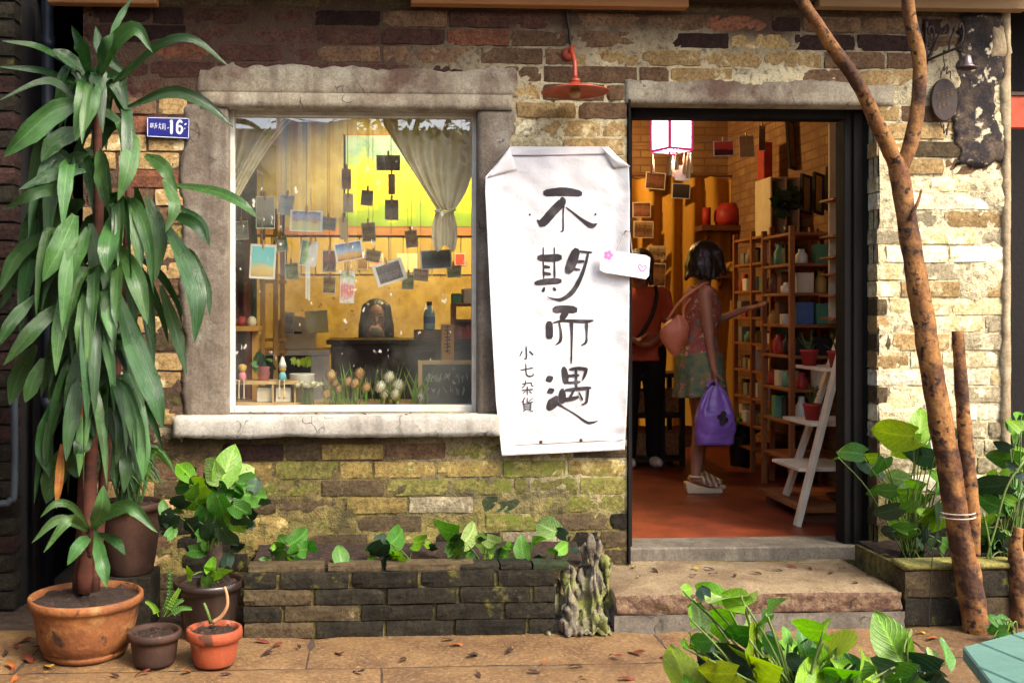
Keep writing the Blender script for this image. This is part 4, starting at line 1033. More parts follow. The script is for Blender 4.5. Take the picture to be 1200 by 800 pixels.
def pot(parent, px, rim_py, Y, rim_px, h, base_k=.72, m='terracotta', rimh=.03, lip=.012, z0=0, tilt=0, soil=True, rings=False):
    r_ = rim_px/PPM(Y)*.5; c = P(px, rim_py, Y); c = Vector((c.x, Y, z0)); rbm = r_*base_k
    pr_ = [(rbm*.96,0),(rbm,.006)]
    if rings: pr_ += [(rbm*1.03,.012),(rbm*1.04,.022),(rbm*1.0,.03)]
    for k in range(1,6):
        u = k/6; rr = rbm+(r_-lip-rbm)*(u**.75); pr_.append((rr, h*u*.94))
    pr_ += [(r_-lip,h-rimh-.002),(r_-.001,h-rimh+.002),(r_,h-rimh*.5),(r_-.002,h-.003),(r_-.006,h),(r_-.016,h-.001),(r_-.020,h-.02),(r_-.024,h-.05)]
    o = MB().lathe(pr_+[(0.0001,h-.05)], c, 44, wob=.022).build('pot', M[m], parent, smooth=True)
    if soil: MB().grid(lambda u, v: c+Vector(((r_-.016)*v*math.cos(u*6.2832), (r_-.016)*v*math.sin(u*6.2832), h-.022+.014*nz(math.cos(u*6.28)*v*5,math.sin(u*6.28)*v*5,c.x)+.014*nz(math.cos(u*6.28)*v*14,math.sin(u*6.28)*v*14)+.012*(1-v))), 40, 12).build('soil', M['soil'], parent, smooth=True)
    return c+Vector((0,0,h-.01)), r_

# ---- tall dracaena in the big terracotta pot
DY = -.67
dr = thing('potted_dracaena', 'tall dracaena with drooping strap leaves in a wide terracotta pot', 'potted plant', G(101,752))
top, pr0 = pot(dr, 101, 690, DY, 129, .238, .70, rimh=.034, lip=.010, rings=True)
def cane(pts, w_):
    p3 = catmull([P(x_, y_, yy) for x_, y_, yy in pts], 24)
    MB().tube(p3, [(w_+(.55*w_-w_)*i/24)/PPM(DY)*.5*(1+.10*math.sin(i*2.3)+.06*nz(i*1.7,w_)) for i in range(25)], 10).build('cane', M['cane'], dr, smooth=True)
cane([(98,694,DY),(104,600,DY+.02),(108,500,DY+.04),(112,380,DY+.05),(116,240,DY+.05),(112,105,DY+.05)], 17)
cane([(92,692,DY+.06),(96,600,DY+.10),(98,480,DY+.14),(92,330,DY+.14),(78,200,DY+.12)], 14)
cane([(110,692,DY+.07),(122,560,DY+.14),(140,400,DY+.18),(150,260,DY+.2),(150,130,DY+.2)], 13)
cane([(106,650,DY),(106,630,DY-.02),(107,616,DY-.02)], 9)
TL = [ # traced leaves: points, width, kind
 ([(104,90),(99,60),(84,30)],21,'mid'), ([(114,88),(122,58),(134,38)],19,'mid'), ([(118,90),(134,52),(160,34),(179,62)],19,'light'), ([(98,84),(80,68),(61,58)],15,''),
 ([(128,48),(140,22),(156,-4)],8,''), ([(132,98),(152,80),(176,57)],8,''), ([(140,96),(186,53),(226,46),(269,79)],10,'mid'), ([(150,126),(200,108),(240,121),(274,150)],14,'mid'),
 ([(105,86),(101,118),(88,166)],29,'light'), ([(98,118),(64,130),(28,160),(4,184)],28,'light'), ([(90,116),(55,95),(-4,119)],10,''), ([(84,78),(45,55),(2,48)],8,''), ([(88,98),(50,83),(-4,78)],8,''),
 ([(100,150),(66,166),(48,190)],22,''), ([(116,176),(122,208),(128,250)],27,'light'), ([(138,143),(152,166),(149,200),(138,236)],23,'light'), ([(170,182),(192,196),(208,226)],17,'light'), ([(192,210),(204,240),(194,272)],15,'light'),
 ([(200,216),(250,224),(282,238),(304,257)],13,'light'), ([(104,180),(82,188),(74,214)],13,''), ([(84,222),(45,225),(3,246)],15,'mid'), ([(100,236),(78,250),(56,278)],23,''),
 ([(88,252),(72,288),(50,330)],27,'light'), ([(104,266),(89,306),(75,357)],25,'light'), ([(106,262),(113,302),(110,352)],19,''), ([(134,250),(128,286),(124,320)],25,'light'), ([(54,272),(20,300),(-2,344)],17,''), ([(50,295),(22,320),(0,362)],15,''),
 ([(140,288),(160,326),(173,380)],23,'light'), ([(196,266),(220,312),(231,352),(228,402)],24,'mid'), ([(188,334),(205,386),(219,440)],15,''), ([(136,340),(160,412),(180,462),(191,503)],26,'mid'), ([(106,330),(101,376),(93,422)],23,'light'), ([(76,352),(40,386),(4,428)],19,'mid'),
 ([(42,346),(15,376),(-4,408)],15,''), ([(84,372),(71,412),(57,470)],31,''), ([(42,404),(22,440),(11,475)],21,''), ([(50,420),(38,450),(29,472)],17,''), ([(121,398),(127,460),(121,527)],19,''), ([(146,432),(161,482),(167,532),(168,562)],19,'light'),
 ([(98,438),(93,470),(94,506)],17,'yellow'), ([(103,505),(96,520),(89,537)],21,'mid'), ([(98,516),(88,545),(90,560)],17,''), ([(80,520),(63,556),(54,590)],28,''), ([(142,512),(147,545),(145,577)],15,''), ([(158,512),(166,540),(163,558)],17,''), ([(72,520),(70,560),(66,596)],10,'yellow'),
 ([(150,90),(120,60),(112,30)],13,''), ([(172,230),(185,275),(182,330)],20,''), ([(160,220),(168,262),(160,300)],18,''), ([(60,225),(38,262),(22,300)],20,''), ([(62,300),(50,345),(44,392)],22,''), ([(118,330),(125,372),(118,410)],18,''), ([(196,250),(228,262),(243,285)],14,'mid'),
 ([(205,240),(236,260),(246,290)],9,'mid'), ([(210,290),(225,300),(243,340),(246,372)],11,''), ([(160,300),(186,318),(208,352),(214,384)],13,''), ([(62,470),(52,520),(58,560)],20,''), ([(110,430),(104,478),(112,515)],16,''), ([(150,395),(170,432),(176,474)],14,''), ([(130,455),(142,500),(136,545)],14,''), ([(100,200),(64,205),(22,222)],18,''),
 # young shoot low on the cane
 ([(105,620),(85,593),(65,590),(47,606)],9,'mid'), ([(104,622),(70,608),(37,636)],11,'mid'), ([(104,620),(82,608),(51,647)],12,'mid'), ([(109,620),(119,596),(121,568)],19,'mid'), ([(112,612),(150,592),(185,624)],17,'light'), ([(106,628),(92,640),(79,662)],15,'mid'), ([(112,622),(120,658),(125,688)],17,'mid'), ([(115,624),(135,633),(147,650)],12,'')]
for i, (pts, w_, kd) in enumerate(TL):
    low = i >= len(TL)-8
    d = rl.uniform(.05,.24) if kd in ('light','mid') else rl.uniform(-.16,.10)
    if kd == 'yellow': d = .10
    yb = DY+(.02 if not low else -.02); m_ = len(pts)-1
    Ys = [yb-d*math.sin(k/m_*math.pi*.62) for k in range(m_+1)]
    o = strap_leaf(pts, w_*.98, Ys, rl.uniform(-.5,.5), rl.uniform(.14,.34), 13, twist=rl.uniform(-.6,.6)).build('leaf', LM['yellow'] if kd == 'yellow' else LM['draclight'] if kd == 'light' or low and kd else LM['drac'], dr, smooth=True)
    if kd == 'yellow': o['label'] = 'yellow and orange withering leaf'
for i in range(112):      # drooping fill leaves round the canes
    if i < 50:
        hx, hy = rl.choice(((112,112),(84,200),(148,150),(140,250),(96,300),(118,350),(110,395),(140,330),(70,290)))
    else: hx, hy = rl.choice(((112,330),(104,390),(122,420),(100,450),(134,400),(92,360),(108,470),(96,480),(124,462),(112,490)))
    a = rl.uniform(0,6.28); L = rl.uniform(80,135); dx = math.cos(a)*L*rl.uniform(.25,.62); up = rl.uniform(4,26)
    pts = [(hx,hy),(hx+dx*.45,hy-up),(hx+dx*.85,hy+L*.30),(hx+dx,hy+L*rl.uniform(.55,.95))]; yb = DY+.04; de = math.sin(a)*.20
    if i >= 50: pts = [(p_[0], p_[1]) if k_ else p_ for k_, p_ in enumerate(pts)]; L *= .8
    if any((q_.x > 206) or (158 < q_.x and 118 < q_.y < 176) or q_.y > 592 for q_ in catmull([Vector((p_[0], p_[1], 0)) for p_ in pts], 12)): continue
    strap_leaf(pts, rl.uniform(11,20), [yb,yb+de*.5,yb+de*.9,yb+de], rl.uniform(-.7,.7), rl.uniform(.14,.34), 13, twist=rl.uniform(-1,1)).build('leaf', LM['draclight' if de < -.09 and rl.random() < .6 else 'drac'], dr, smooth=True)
for i in range(34):      # inner leaves, deep in the crown
    hx, hy = rl.choice(((112,110),(80,205),(150,140),(140,280),(98,330),(120,400)))
    a = rl.uniform(0,6.28); L = rl.uniform(70,120); dx = math.cos(a)*L*.55; up = rl.uniform(-10,40)
    pts = [(hx,hy),(hx+dx*.6,hy-up),(hx+dx,hy+rl.uniform(10,70))]; yb = DY+.08; de = math.sin(a)*.22+.10
    if max(p_[0] for p_ in pts) > 160: continue
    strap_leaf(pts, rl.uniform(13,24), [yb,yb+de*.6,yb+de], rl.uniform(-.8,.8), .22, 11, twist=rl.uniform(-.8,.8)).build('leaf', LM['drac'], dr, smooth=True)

# ---- pots beside it
sp1 = thing('small_fern_pot', 'small dark clay pot with a tiny fern between the two terracotta pots', 'potted plant', G(181,765))
top, r_ = pot(sp1, 181, 733, -.80, 63, .128, .74, 'terracotta_dark', .030)
for k, (a, b_, c_) in enumerate((((190,722),(198,700),(200,668)), ((186,722),(180,710),(172,704)), ((194,720),(206,706),(214,702)), ((192,722),(204,700),(210,690)), ((196,722),(212,712),(224,712)))):
    pts = [P(*q_, -.80-.01*k) for q_ in (a, b_, c_)]; cc = catmull(pts, 14); mb = MB(); mb.tube(cc, .0016, 5)
    for i in range(3,15):
        for sgn in (-1,1):
            t_ = (cc[min(i,14)]-cc[max(0,i-1)]).normalized(); n_ = t_.cross(Vector((0,1,0)))*sgn
            l_ = .016*(1-.5*i/14); e_ = cc[i]+n_*l_+Vector((0,-.003,-.002)); mb.add([cc[i]-t_*.003, cc[i]+n_*l_*.5+t_*.005, e_, cc[i]+n_*l_*.5-t_*.005], [(0,1,2,3)])
    mb.build('frond', LM['bright' if k in (1,3) else 'mid'], sp1)
sp2 = thing('orange_flower_pot', 'orange terracotta flower pot holding a bent dry stalk', 'potted plant', G(251,768))
top, r_ = pot(sp2, 251, 728, -.82, 65, .140, .70, 'terracotta_orange', .042, .010)
M['dry_stalk'] = mat('dry_stalk', (.48,.25,.12), (.33,.15,.07), rough=.7, bump=.3)
MB().tube(catmull([P(249,729,-.82), P(259,722,-.83), P(266,710,-.84), P(266,697,-.84), P(263,687,-.84)], 14), [.0085-.0035*i/14 for i in range(15)], 9).build('dry_stalk', M['dry_stalk'], sp2, smooth=True)
MB().tube([P(247,730,-.80), P(243,716,-.80), P(239,706,-.80)], [.007,.006,.005], 8).build('cut_stalk', M['stem'], sp2, smooth=True)
gl = thing('glazed_pothos_pot', 'dark glazed pot of bushy heart leaved pothos by the planter', 'potted plant', G(245,733))
top, r_ = pot(gl, 245, 675, -.46, 82, .236, .62, 'glazed_dark', .03, .012)
root = P(250,640,-.45)
MB().tube([top, P(252,650,-.44), P(250,585,-.44)], [.03,.034,.02], 10).build('moss_pole', M['earth'], gl, smooth=True)
for (x_, y_, s_, an, m_, ti) in ((215,550,26,140,'bright',-30),(211,568,24,190,'mid',-40),(229,588,42,235,'bright',-25),(247,550,32,150,'pale',-35),(268,543,40,70,'bright',-15),(286,556,30,20,'pale',-40),(277,576,36,300,'mid',-20),(301,582,28,340,'mid',-40),
    (259,596,36,280,'mid',-25),(240,610,36,260,'mid',-20),(277,613,36,290,'bright',-25),(231,571,28,200,'bright',-45),(246,624,32,250,'dark',-20),(293,567,30,345,'mid',-45),(196,611,32,230,'dark',-25),(260,572,32,100,'mid',-30),(225,618,26,220,'dark',-30),(268,630,30,300,'dark',-20),(208,590,28,210,'dark',-30),(284,598,26,320,'mid',-30),
    (220,670,16,160,'bright',-45),(247,660,16,100,'bright',-40),(245,671,20,200,'bright',-45),(263,672,22,330,'bright',-45),(242,684,20,270,'mid',-15)):
    low = y_ > 640; Y = -.45-rl.uniform(.02,.14) if not low else -.53
    for _ in range(0 if low else 2): heart_leaf(gl, x_+rl.uniform(-.7,.7)*s_, y_+rl.uniform(-.3,.9)*s_, -.45-rl.uniform(-.06,.08), s_*rl.uniform(.45,.7), rl.uniform(0,360), rl.choice(('mid','dark','dark')), rl.uniform(-60,-20))
    bp = heart_leaf(gl, x_, y_, Y, s_, an, m_, ti)
    petiole(gl, (top+Vector((rl.uniform(-.06,.06),-.05,0))) if low else P(250+rl.uniform(-8,8), min(650, y_+rl.uniform(30,60)), -.45), bp, .0025)
bk = thing('grassy_plant_pot', 'round clay pot of thin grassy leaves standing on bricks behind the dracaena', 'potted plant', P(152,730,-.25))
MB().box(P(152,0,-.25)*Vector((1,0,0)).x if False else Vector((P(152,0,-.25).x-.11,-.36,-.02)), Vector((P(152,0,-.25).x+.11,-.13,.22))).build('brick_base', BM['black'], bk, bevel=.005)
top, r_ = pot(bk, 152, 590, -.25, 78, .31, .66, 'terracotta_dark', .03, .01, z0=.221)
for i in range(42):
    a = rl.uniform(0,6.28); L = rl.uniform(30,75); hx = 152+rl.uniform(-14,14)
    pts = [(hx,588),(hx+math.cos(a)*L*.3,588-L*.9),(hx+math.cos(a)*L*.75,588-L*rl.uniform(.1,.7))]
    yb = -.27; de = math.sin(a)*.10
    strap_leaf(pts, rl.uniform(3,5), [yb,yb+de*.5,yb+de], rl.uniform(-1,1), .3, 8).build('leaf', LM['drac' if i % 3 else 'mid'], bk, smooth=True)

# ---- pothos seedlings in the planter bed
BED = ((352,631,32,20,'mid',-45),(324,645,24,200,'mid',-40),(399,650,22,100,'mid',-30),(418,662,12,60,'bright',-30),(441,645,28,230,'dark',-35),(468,629,36,20,'mid',-55),(461,652,22,200,'bright',-45),(494,635,24,350,'bright',-45),(522,624,38,190,'mid',-50),(554,625,34,30,'pale',-50),(566,640,32,250,'pale',-40),(579,635,22,330,'pale',-30),
 (596,648,24,300,'bright',-40),(611,641,28,100,'mid',-25),(629,636,26,330,'mid',-50),(639,617,28,160,'pale',-50),(661,641,18,20,'bright',-30),(534,650,18,250,'bright',-30),(346,650,16,60,'mid',-40),(330,632,18,140,'mid',-40),(447,634,20,60,'dark',-40),(585,652,16,200,'mid',-40),(548,648,16,120,'mid',-40))
for i, k in enumerate(((0,1,18,19),(2,3),(4,20,6),(5,7),(8,17,22),(9,10,11,21),(12,13,14),(15,16))):
    xs = sum(BED[j][0] for j in k)/len(k); g = P(xs,655,-.36)
    labs = ('pothos seedling beside the glazed pot in the planter bed', 'tiny upright pothos sprout in the planter bed', 'dark leaved pothos seedling in the planter bed', 'pothos seedling with one large level leaf in the planter bed', 'pothos seedling with the broadest bright leaf in the planter bed',
            'pothos seedling with pale variegated leaves in the planter bed', 'three leaved pothos seedling near the planter end', 'pothos seedling with a raised pale leaf beside the root stone')
    sd_ = thing('pothos_seedling', labs[i], 'plant', (g.x,-.36,.27), 'pothos seedlings along the planter bed')
    for j in k:
        x_, y_, s_, an, m_, ti = BED[j]
        for _ in range(2): heart_leaf(sd_, x_+rl.uniform(-.8,.8)*s_, min(657, y_+rl.uniform(.1,.8)*s_), -.36+rl.uniform(-.04,.04), s_*rl.uniform(.4,.65), rl.uniform(0,360), rl.choice(('mid','bright','dark')), rl.uniform(-60,-20))
        bp = heart_leaf(sd_, x_, y_, -.37+rl.uniform(-.05,.05), s_, an, m_, ti)
        petiole(sd_, (g.x+rl.uniform(-.03,.03), -.36+rl.uniform(-.02,.02), .262), bp, .0026, .01)

# ---- the thin forked tree
M['bark'] = mat('bark', (.27,.125,.034), (.13,.048,.015), rough=.8, scale=16, lo=.40, hi=.62, bump=1.0, bscale=45, coord='World', sc3=(1,1,.45), spots=((.025,.012,.008), 30, .57), third=((.055,.022,.010), 7.5, .47, .60))
TY = -.57
tr = thing('forked_tree', 'slender forked tree with tan spotted bark growing in front of the door wall', 'tree', G(1147,752))
def limb(pts, name='trunk', y0=TY, n=None, par=None, yend=None):
    n = n or (len(pts)-1)*14; ye = y0 if yend is None else yend
    c3 = catmull([P(p[0], p[1], y0+(ye-y0)*i/(len(pts)-1)) for i, p in enumerate(pts)], n); ws = catmull([Vector((p[2],0,0)) for p in pts], n)
    rr = [ws[i].x/PPM(c3[i].y)*.44 for i in range(n+1)]; b = MB(); N = 20; vs = []
    for i, c in enumerate(c3):
        t = (c3[min(i+1,n)]-c3[max(i-1,0)]).normalized(); u = Vector((0,1,0)); u = (u-t*u.dot(t)).normalized(); v_ = t.cross(u)
        for k in range(N):
            a = k*2*math.pi/N; d = u*math.cos(a)+v_*math.sin(a); q_ = c+d*rr[i]
            vs.append(c+d*rr[i]*(1+.09*nz(q_.x*26,q_.y*26,q_.z*15)+.09*nz(q_.x*8,q_.y*8,q_.z*6)+.10*max(0,nz(q_.x*3,q_.y*3,q_.z*11)-.25)))
    b.add(vs, [(i*N+k, i*N+(k+1) % N, (i+1)*N+(k+1) % N, (i+1)*N+k) for i in range(n) for k in range(N)]+[tuple(range(n*N,(n+1)*N)), tuple(range(N))])
    return b.build(name, M['bark'], par or tr, smooth=True)
trunk = limb([(1148,760,38),(1142,720,35),(1130,650,34),(1118,580,33),(1100,480,31),(1080,360,29),(1064,265,27),(1054,205,26),(1050,186,22)])
limb([(1052,196,22),(1030,150,20),(1005,98,18),(972,50,17),(936,-6,15),(900,-70,13),(866,-150,9),(850,-230,5)], 'limb', yend=TY-.5)
limb([(1054,204,18),(1068,165,20),(1076,120,19),(1077,70,18),(1067,25,17),(1064,-12,16),(1072,-90,13),(1095,-180,9),(1100,-250,5)], 'limb', yend=TY-.1)
limb([(1142,650,16),(1138,600,22),(1133,540,20),(1127,460,18),(1122,388,15)], 'cut_stem', TY-.02)
limb([(1066,258,5),(1076,236,4),(1080,222,3)], 'twig', TY-.05, 6)
q = P(1122.5,608,TY-.01)
MB().tube([q+Vector((math.cos(a*.4)*.068,math.sin(a*.4)*.068,-.002+.0012*a)) for a in range(34)], .003, 6).build('twine', M['string'], tr, smooth=True)
for sgn, pts in ((1,((1104,604),(1094,640),(1090,700),(1088,735))), ):
    MB().tube(catmull([P(x_,y_,TY-.06) for x_, y_ in pts], 12), .002, 5).build('loose_twine', M['black_metal'], tr, smooth=True)
b = MB()
for i in range(900):
    c = Vector((rl.gauss(P(1010,0,TY).x,.75), rl.gauss(-1.0,.45), rl.uniform(3.3,4.6))); a = Vector((rl.uniform(-1,1),rl.uniform(-1,1),rl.uniform(-.4,.4))).normalized(); s_ = a.cross(Vector((0,0,1))).normalized()*.03
    L = rl.uniform(.09,.15); b.add([c, c+a*L*.5+s_, c+a*L+Vector((0,0,-.03)), c+a*L*.5-s_], [(0,1,2,3)])
b.build('crown', LM['mid'], tr)

# ---- bush in the block planter
def bush(name, label, cat, loc, leaves, root, Y, spread=.1, group=None, r_=.003, narrow=False, dens=2, xm=('mid','dark','bright')):
    t_ = thing(name, label, cat, loc, group)
    extra = []
    for (x_, y_, s_, an, m_, ti) in leaves:
        for _ in range(dens):
            extra.append((x_+rl.uniform(-.9,.9)*s_, y_+rl.uniform(-.1,1.0)*s_, s_*rl.uniform(.35,.65), rl.uniform(0,360), rl.choice(xm+(m_,)), rl.uniform(-60,-20)))
    for (x_, y_, s_, an, m_, ti) in tuple(leaves)+tuple(extra):
        bp = heart_leaf(t_, x_, y_, Y+rl.uniform(-spread,spread), s_, an, m_, ti, narrow)
        petiole(t_, Vector(root)+Vector((rl.uniform(-.05,.05), rl.uniform(-.03,.03), 0)), bp, r_, .05)
    return t_
g = P(1070,668,-.26)
bush('leafy_shrub', 'bright green leafy shrub between the doorway and the thin tree', 'plant', (g.x,-.26,.25), (
 (1045,509,46,180,'lime',-50),(1079,497,38,75,'bright',-10),(1062,525,32,215,'bright',-35),(996,529,24,170,'mid',-45),(1031,548,28,260,'mid',-25),(1019,537,18,200,'bright',-40),(1076,535,34,190,'dark',-50),(1056,577,42,190,'bright',-45),(1086,590,38,330,'bright',-40),(1086,616,50,250,'bright',-30),(1063,595,26,240,'mid',-30),
 (1040,600,30,210,'dark',-30),(1100,560,30,40,'mid',-40),(1105,600,34,300,'dark',-30),(1072,630,32,240,'dark',-25),(1055,622,28,200,'mid',-40),(1095,640,28,290,'dark',-30),(1050,560,24,170,'pale',-45),(1112,575,26,20,'bright',-40),(1037,575,22,190,'mid',-40),(1110,640,26,330,'mid',-30),(1092,520,26,30,'mid',-40)), (g.x,-.26,.245), -.30, dens=1)
g = P(1180,668,-.30)
bush('broadleaf_shrub', 'leafy shrub with arching stems past the thin tree', 'plant', (g.x,-.30,.25), (
 (1190,500,32,30,'bright',-40),(1197,512,30,330,'mid',-40),(1177,538,32,190,'mid',-45),(1197,545,30,350,'bright',-30),(1158,571,34,200,'dark',-40),(1187,588,40,340,'mid',-45),(1192,568,30,40,'mid',-30),(1155,612,30,240,'bright',-35),(1172,605,34,290,'dark',-30),(1196,615,30,300,'mid',-30),(1160,640,26,250,'dark',-30),(1185,640,30,280,'dark',-25),(1160,590,26,160,'mid',-40),(1198,490,26,60,'bright',-40),(1150,625,22,220,'mid',-30),(1193,530,24,100,'bright',-40)), (g.x,-.30,.245), -.34, .08)
g = G(1180,752); bush('ground_sprig', 'small leafy sprig at the foot of the orange stump', 'plant', (g.x,g.y,0), ((1168,738,16,200,'mid',-40),(1176,726,18,60,'mid',-40),(1184,738,18,330,'bright',-40),(1165,725,14,120,'mid',-40),(1172,745,14,250,'bright',-40)), (g.x,g.y,0), g.y, .03)
stp = limb([(1199,760,34),(1196,700,30),(1192,660,24),(1190,640,17),(1194,618,12)], 'tree_stump', -.50, par=tr); stp.parent = None; stp.matrix_parent_inverse.identity()
tag(stp, 'stout orange brown stump beside the block planter past the thin tree', 'stump')
vn = thing('climbing_vine', 'bare looping vine stem rising from the block planter beside the stump', 'plant', P(1165,668,-.42))
for pts in (((1168,700),(1172,680),(1186,665),(1194,640),(1196,610),(1206,560)), ((1160,690),(1156,660),(1166,620),(1180,570),(1200,540)), ((1172,735),(1164,690),(1160,640),(1152,600))):
    MB().tube(catmull([P(x_,y_,-.42) for x_, y_ in pts], 18), .005, 7).build('stem', M['stem'], vn, smooth=True)

# ---- foreground plant
FY = -1.75
fg_root = Vector((P(930,800,FY).x, FY-.05, 0))
FG = ((831,693,34,160,'bright',-30),(853,704,56,250,'pale',-62),(842,731,38,210,'bright',-45),(883,732,40,20,'pale',-55),(906,722,64,330,'mid',-50),(945,738,42,200,'bright',-55),(968,746,48,340,'bright',-60),(888,757,64,320,'lime',-45),(934,778,66,60,'bright',-45),(981,767,70,345,'lime',-58),(873,789,84,190,'lime',-60),(821,752,26,200,'mid',-45),(857,772,44,160,'dark',-40),(995,787,76,340,'mid',-50),
 (1021,783,54,20,'bright',-50),(907,760,44,40,'dark',-40),(840,790,40,200,'lime',-40),(915,796,50,320,'mid',-45),(955,796,54,30,'bright',-40),(868,745,36,200,'mid',-45),(960,770,40,100,'mid',-40),(900,786,40,250,'dark',-30),(1010,800,44,300,'mid',-40),(830,775,30,150,'dark',-40),(940,756,34,330,'mid',-50),(985,795,36,200,'bright',-45),(1035,800,40,350,'dark',-40),(850,800,50,240,'bright',-40))
bush('foreground_pothos', 'clump of bright broad pothos leaves growing at the pavement edge before the step', 'plant', fg_root, FG, fg_root+Vector((0,0,.0)), FY, .14, r_=.0042, dens=3, xm=('mid','bright','lime','bright','dark'))
g2 = Vector((P(1058,800,-1.55).x, -1.55, 0))
bush('single_leaf_pothos', 'pothos with one large upright heart leaf beside the green table', 'plant', g2, ((1043,748,58,110,'bright',-15),(1065,753,32,300,'pale',-40),(1068,788,50,200,'dark',-45),(1092,780,40,20,'dark',-40),(1050,795,40,210,'mid',-40),(1110,762,30,60,'mid',-40),(1085,800,44,300,'dark',-40)), g2, -1.55, .06, r_=.004)

# ---- green slatted table corner
M['green_paint'] = mat('green_paint', (.085,.17,.125), (.062,.135,.10), rough=.6, scale=5, bump=.25, bscale=30, sc3=(.2,1,1), spots=((.40,.45,.40), 26, .70), spec=.4)
tz = .75
pts_ = [G(1078,800,tz), G(1128,757,tz), G(1200,736,tz)]
ctr = Vector((pts_[1].x+.36, pts_[1].y-.30, tz)); Rt = (pts_[1]-ctr).length
gt = thing('green_table', 'green painted octagonal plank garden table at the pavement edge', 'table', (ctr.x, ctr.y, 0))
a0 = math.atan2(pts_[1].y-ctr.y, pts_[1].x-ctr.x)
octo = [Vector((ctr.x+Rt*math.cos(a0+k*math.pi/4), ctr.y+Rt*math.sin(a0+k*math.pi/4))) for k in range(8)]
dirv = (G(1200,785,tz)-G(1140,760,tz)); dirv = Vector((dirv.x, dirv.y)).normalized(); nv_ = Vector((-dirv.y, dirv.x))
def clip(poly, n_, d_):
    out = []
    for i in range(len(poly)):
        a_, b_ = poly[i], poly[(i+1) % len(poly)]; da, db = a_.dot(n_)-d_, b_.dot(n_)-d_
        if da <= 0: out.append(a_)
        if (da < 0) != (db < 0): out.append(a_.lerp(b_, da/(da-db)))
    return out
c2d = Vector((ctr.x, ctr.y)).dot(nv_)
for k in range(-5,6):
    lo_, hi_ = c2d+k*.10-.0485, c2d+k*.10+.0485
    pg = clip(clip(octo, nv_, hi_), -nv_, -lo_)
    if len(pg) > 2: MB().prism([Vector((p_.x, p_.y, tz-.026)) for p_ in pg], (0,0,.026)).build('plank', M['green_paint'], gt, bevel=.003)
for sx_, sy_ in ((-1,-1),(1,-1),(1,1),(-1,1)):
    MB().bar((ctr.x+sx_*.2, ctr.y+sy_*.2, 0), (ctr.x+sx_*.16, ctr.y+sy_*.16, tz-.05), .045).build('leg', M['green_paint'], gt)
for s_ in (-1,1): MB().bar((ctr.x+nv_.x*.42+dirv.x*.18*s_, ctr.y+nv_.y*.42+dirv.y*.18*s_, tz-.045), (ctr.x-nv_.x*.42+dirv.x*.18*s_, ctr.y-nv_.y*.42+dirv.y*.18*s_, tz-.045), .05, .035).build('batten', M['green_paint'], gt)

# ---- fallen leaves
FM = [mat('fallen_yellow', (.40,.23,.02), rough=.6), mat('fallen_red', (.13,.026,.012), rough=.6), mat('fallen_brown', (.035,.015,.010), rough=.7), mat('fallen_orange', (.26,.075,.014), rough=.6)]
fl = NV[0]
def fallen(p, s_, mi, where, grp):
    nm_l = ('yellow','dark red','dried brown','orange')[mi]
    me = fl.copy(); me.materials.clear(); me.materials.append(FM[mi]); o = bpy.data.objects.new('fallen_leaf', me); col.objects.link(o)
    o.location = p+Vector((0,0,.010)); o.scale = (s_,s_,s_); o.rotation_euler = (R(rl.uniform(-6,10)), R(rl.uniform(-12,12)), rl.uniform(0,6.28))
    tag(o, 'small %s fallen leaf lying on %s' % (nm_l, where), 'leaf', '%s fallen leaves on %s' % (nm_l, grp))
for x_, y_, mi in ((743,666,0),(748,678,0),(812,666,0),(765,668,2),(826,667,2),(840,674,2),(862,675,2),(906,669,2),(923,664,1),(948,666,2),(990,668,1),(1045,682,1),(1030,676,2),(880,672,2),(1000,684,2),(815,676,2),(975,673,2)):
    fallen(G(x_,y_,STEPZ), rl.uniform(.03,.055), mi, 'the granite door step', 'the door step')
for x_, y_, mi in ((18,757,1),(30,770,1),(60,783,0),(55,790,0),(175,788,1),(300,752,1),(318,765,2),(425,789,2),(520,751,2),(530,757,3),(551,770,2),(727,771,1),(752,767,1),(690,796,3),(727,797,1),(620,788,2),(668,783,2),(15,785,1),(20,795,3),(8,765,2),(40,760,2),(260,792,2),(350,758,2),(470,775,2),(600,762,2),(790,770,3),(1075,742,0),(1090,750,3),(10,778,3),(35,750,1),(330,756,1),(400,768,1),(640,775,3),(560,790,2),(130,792,2),(215,790,3)):
    fallen(G(x_,y_,0), rl.uniform(.03,.07), mi, 'the granite pavement', 'the pavement')
for x_, y_, mi in ((292,484,2),(309,484.5,2),(331,483.5,1),(375,484,3),(421,487,2),(482,484,2)):
    fallen(P(x_,486,-.05), .035, mi, 'the white window sill', 'the window sill')
# ================================================================== INSIDE THE SHOP
M['shelf_wood'] = mat('shelf_wood', (.34,.125,.040), (.22,.075,.026), rough=.55, scale=6, bump=.25, sc3=(1,1,.15), coord='World')
M['pale_wood'] = mat('pale_wood', (.58,.40,.19), (.46,.29,.12), rough=.6, scale=6, bump=.2, sc3=(1,1,.15), coord='World')
M['gold_wood'] = mat('gold_wood', (.50,.26,.055), (.38,.18,.04), rough=.5, scale=6, bump=.2, sc3=(1,1,.15), coord='World')
M['cream'] = mat('cream', (.70,.60,.42), (.60,.50,.33), rough=.7, bump=.1)
M['white_item'] = mat('white_item', (.76,.73,.64), rough=.6, bump=.05); M['black_item'] = mat('black_item', (.015,.014,.016), (.026,.022,.022), rough=.45, bump=.1)
M['red_item'] = mat('red_item', (.42,.035,.025), (.28,.022,.018), rough=.5, bump=.1); M['green_item'] = mat('green_item', (.12,.30,.16), rough=.6, bump=.1)
M['teal_item'] = mat('teal_item', (.20,.48,.50), rough=.5, bump=.1); M['pink_item'] = mat('pink_item', (.70,.24,.28), rough=.6, bump=.1)
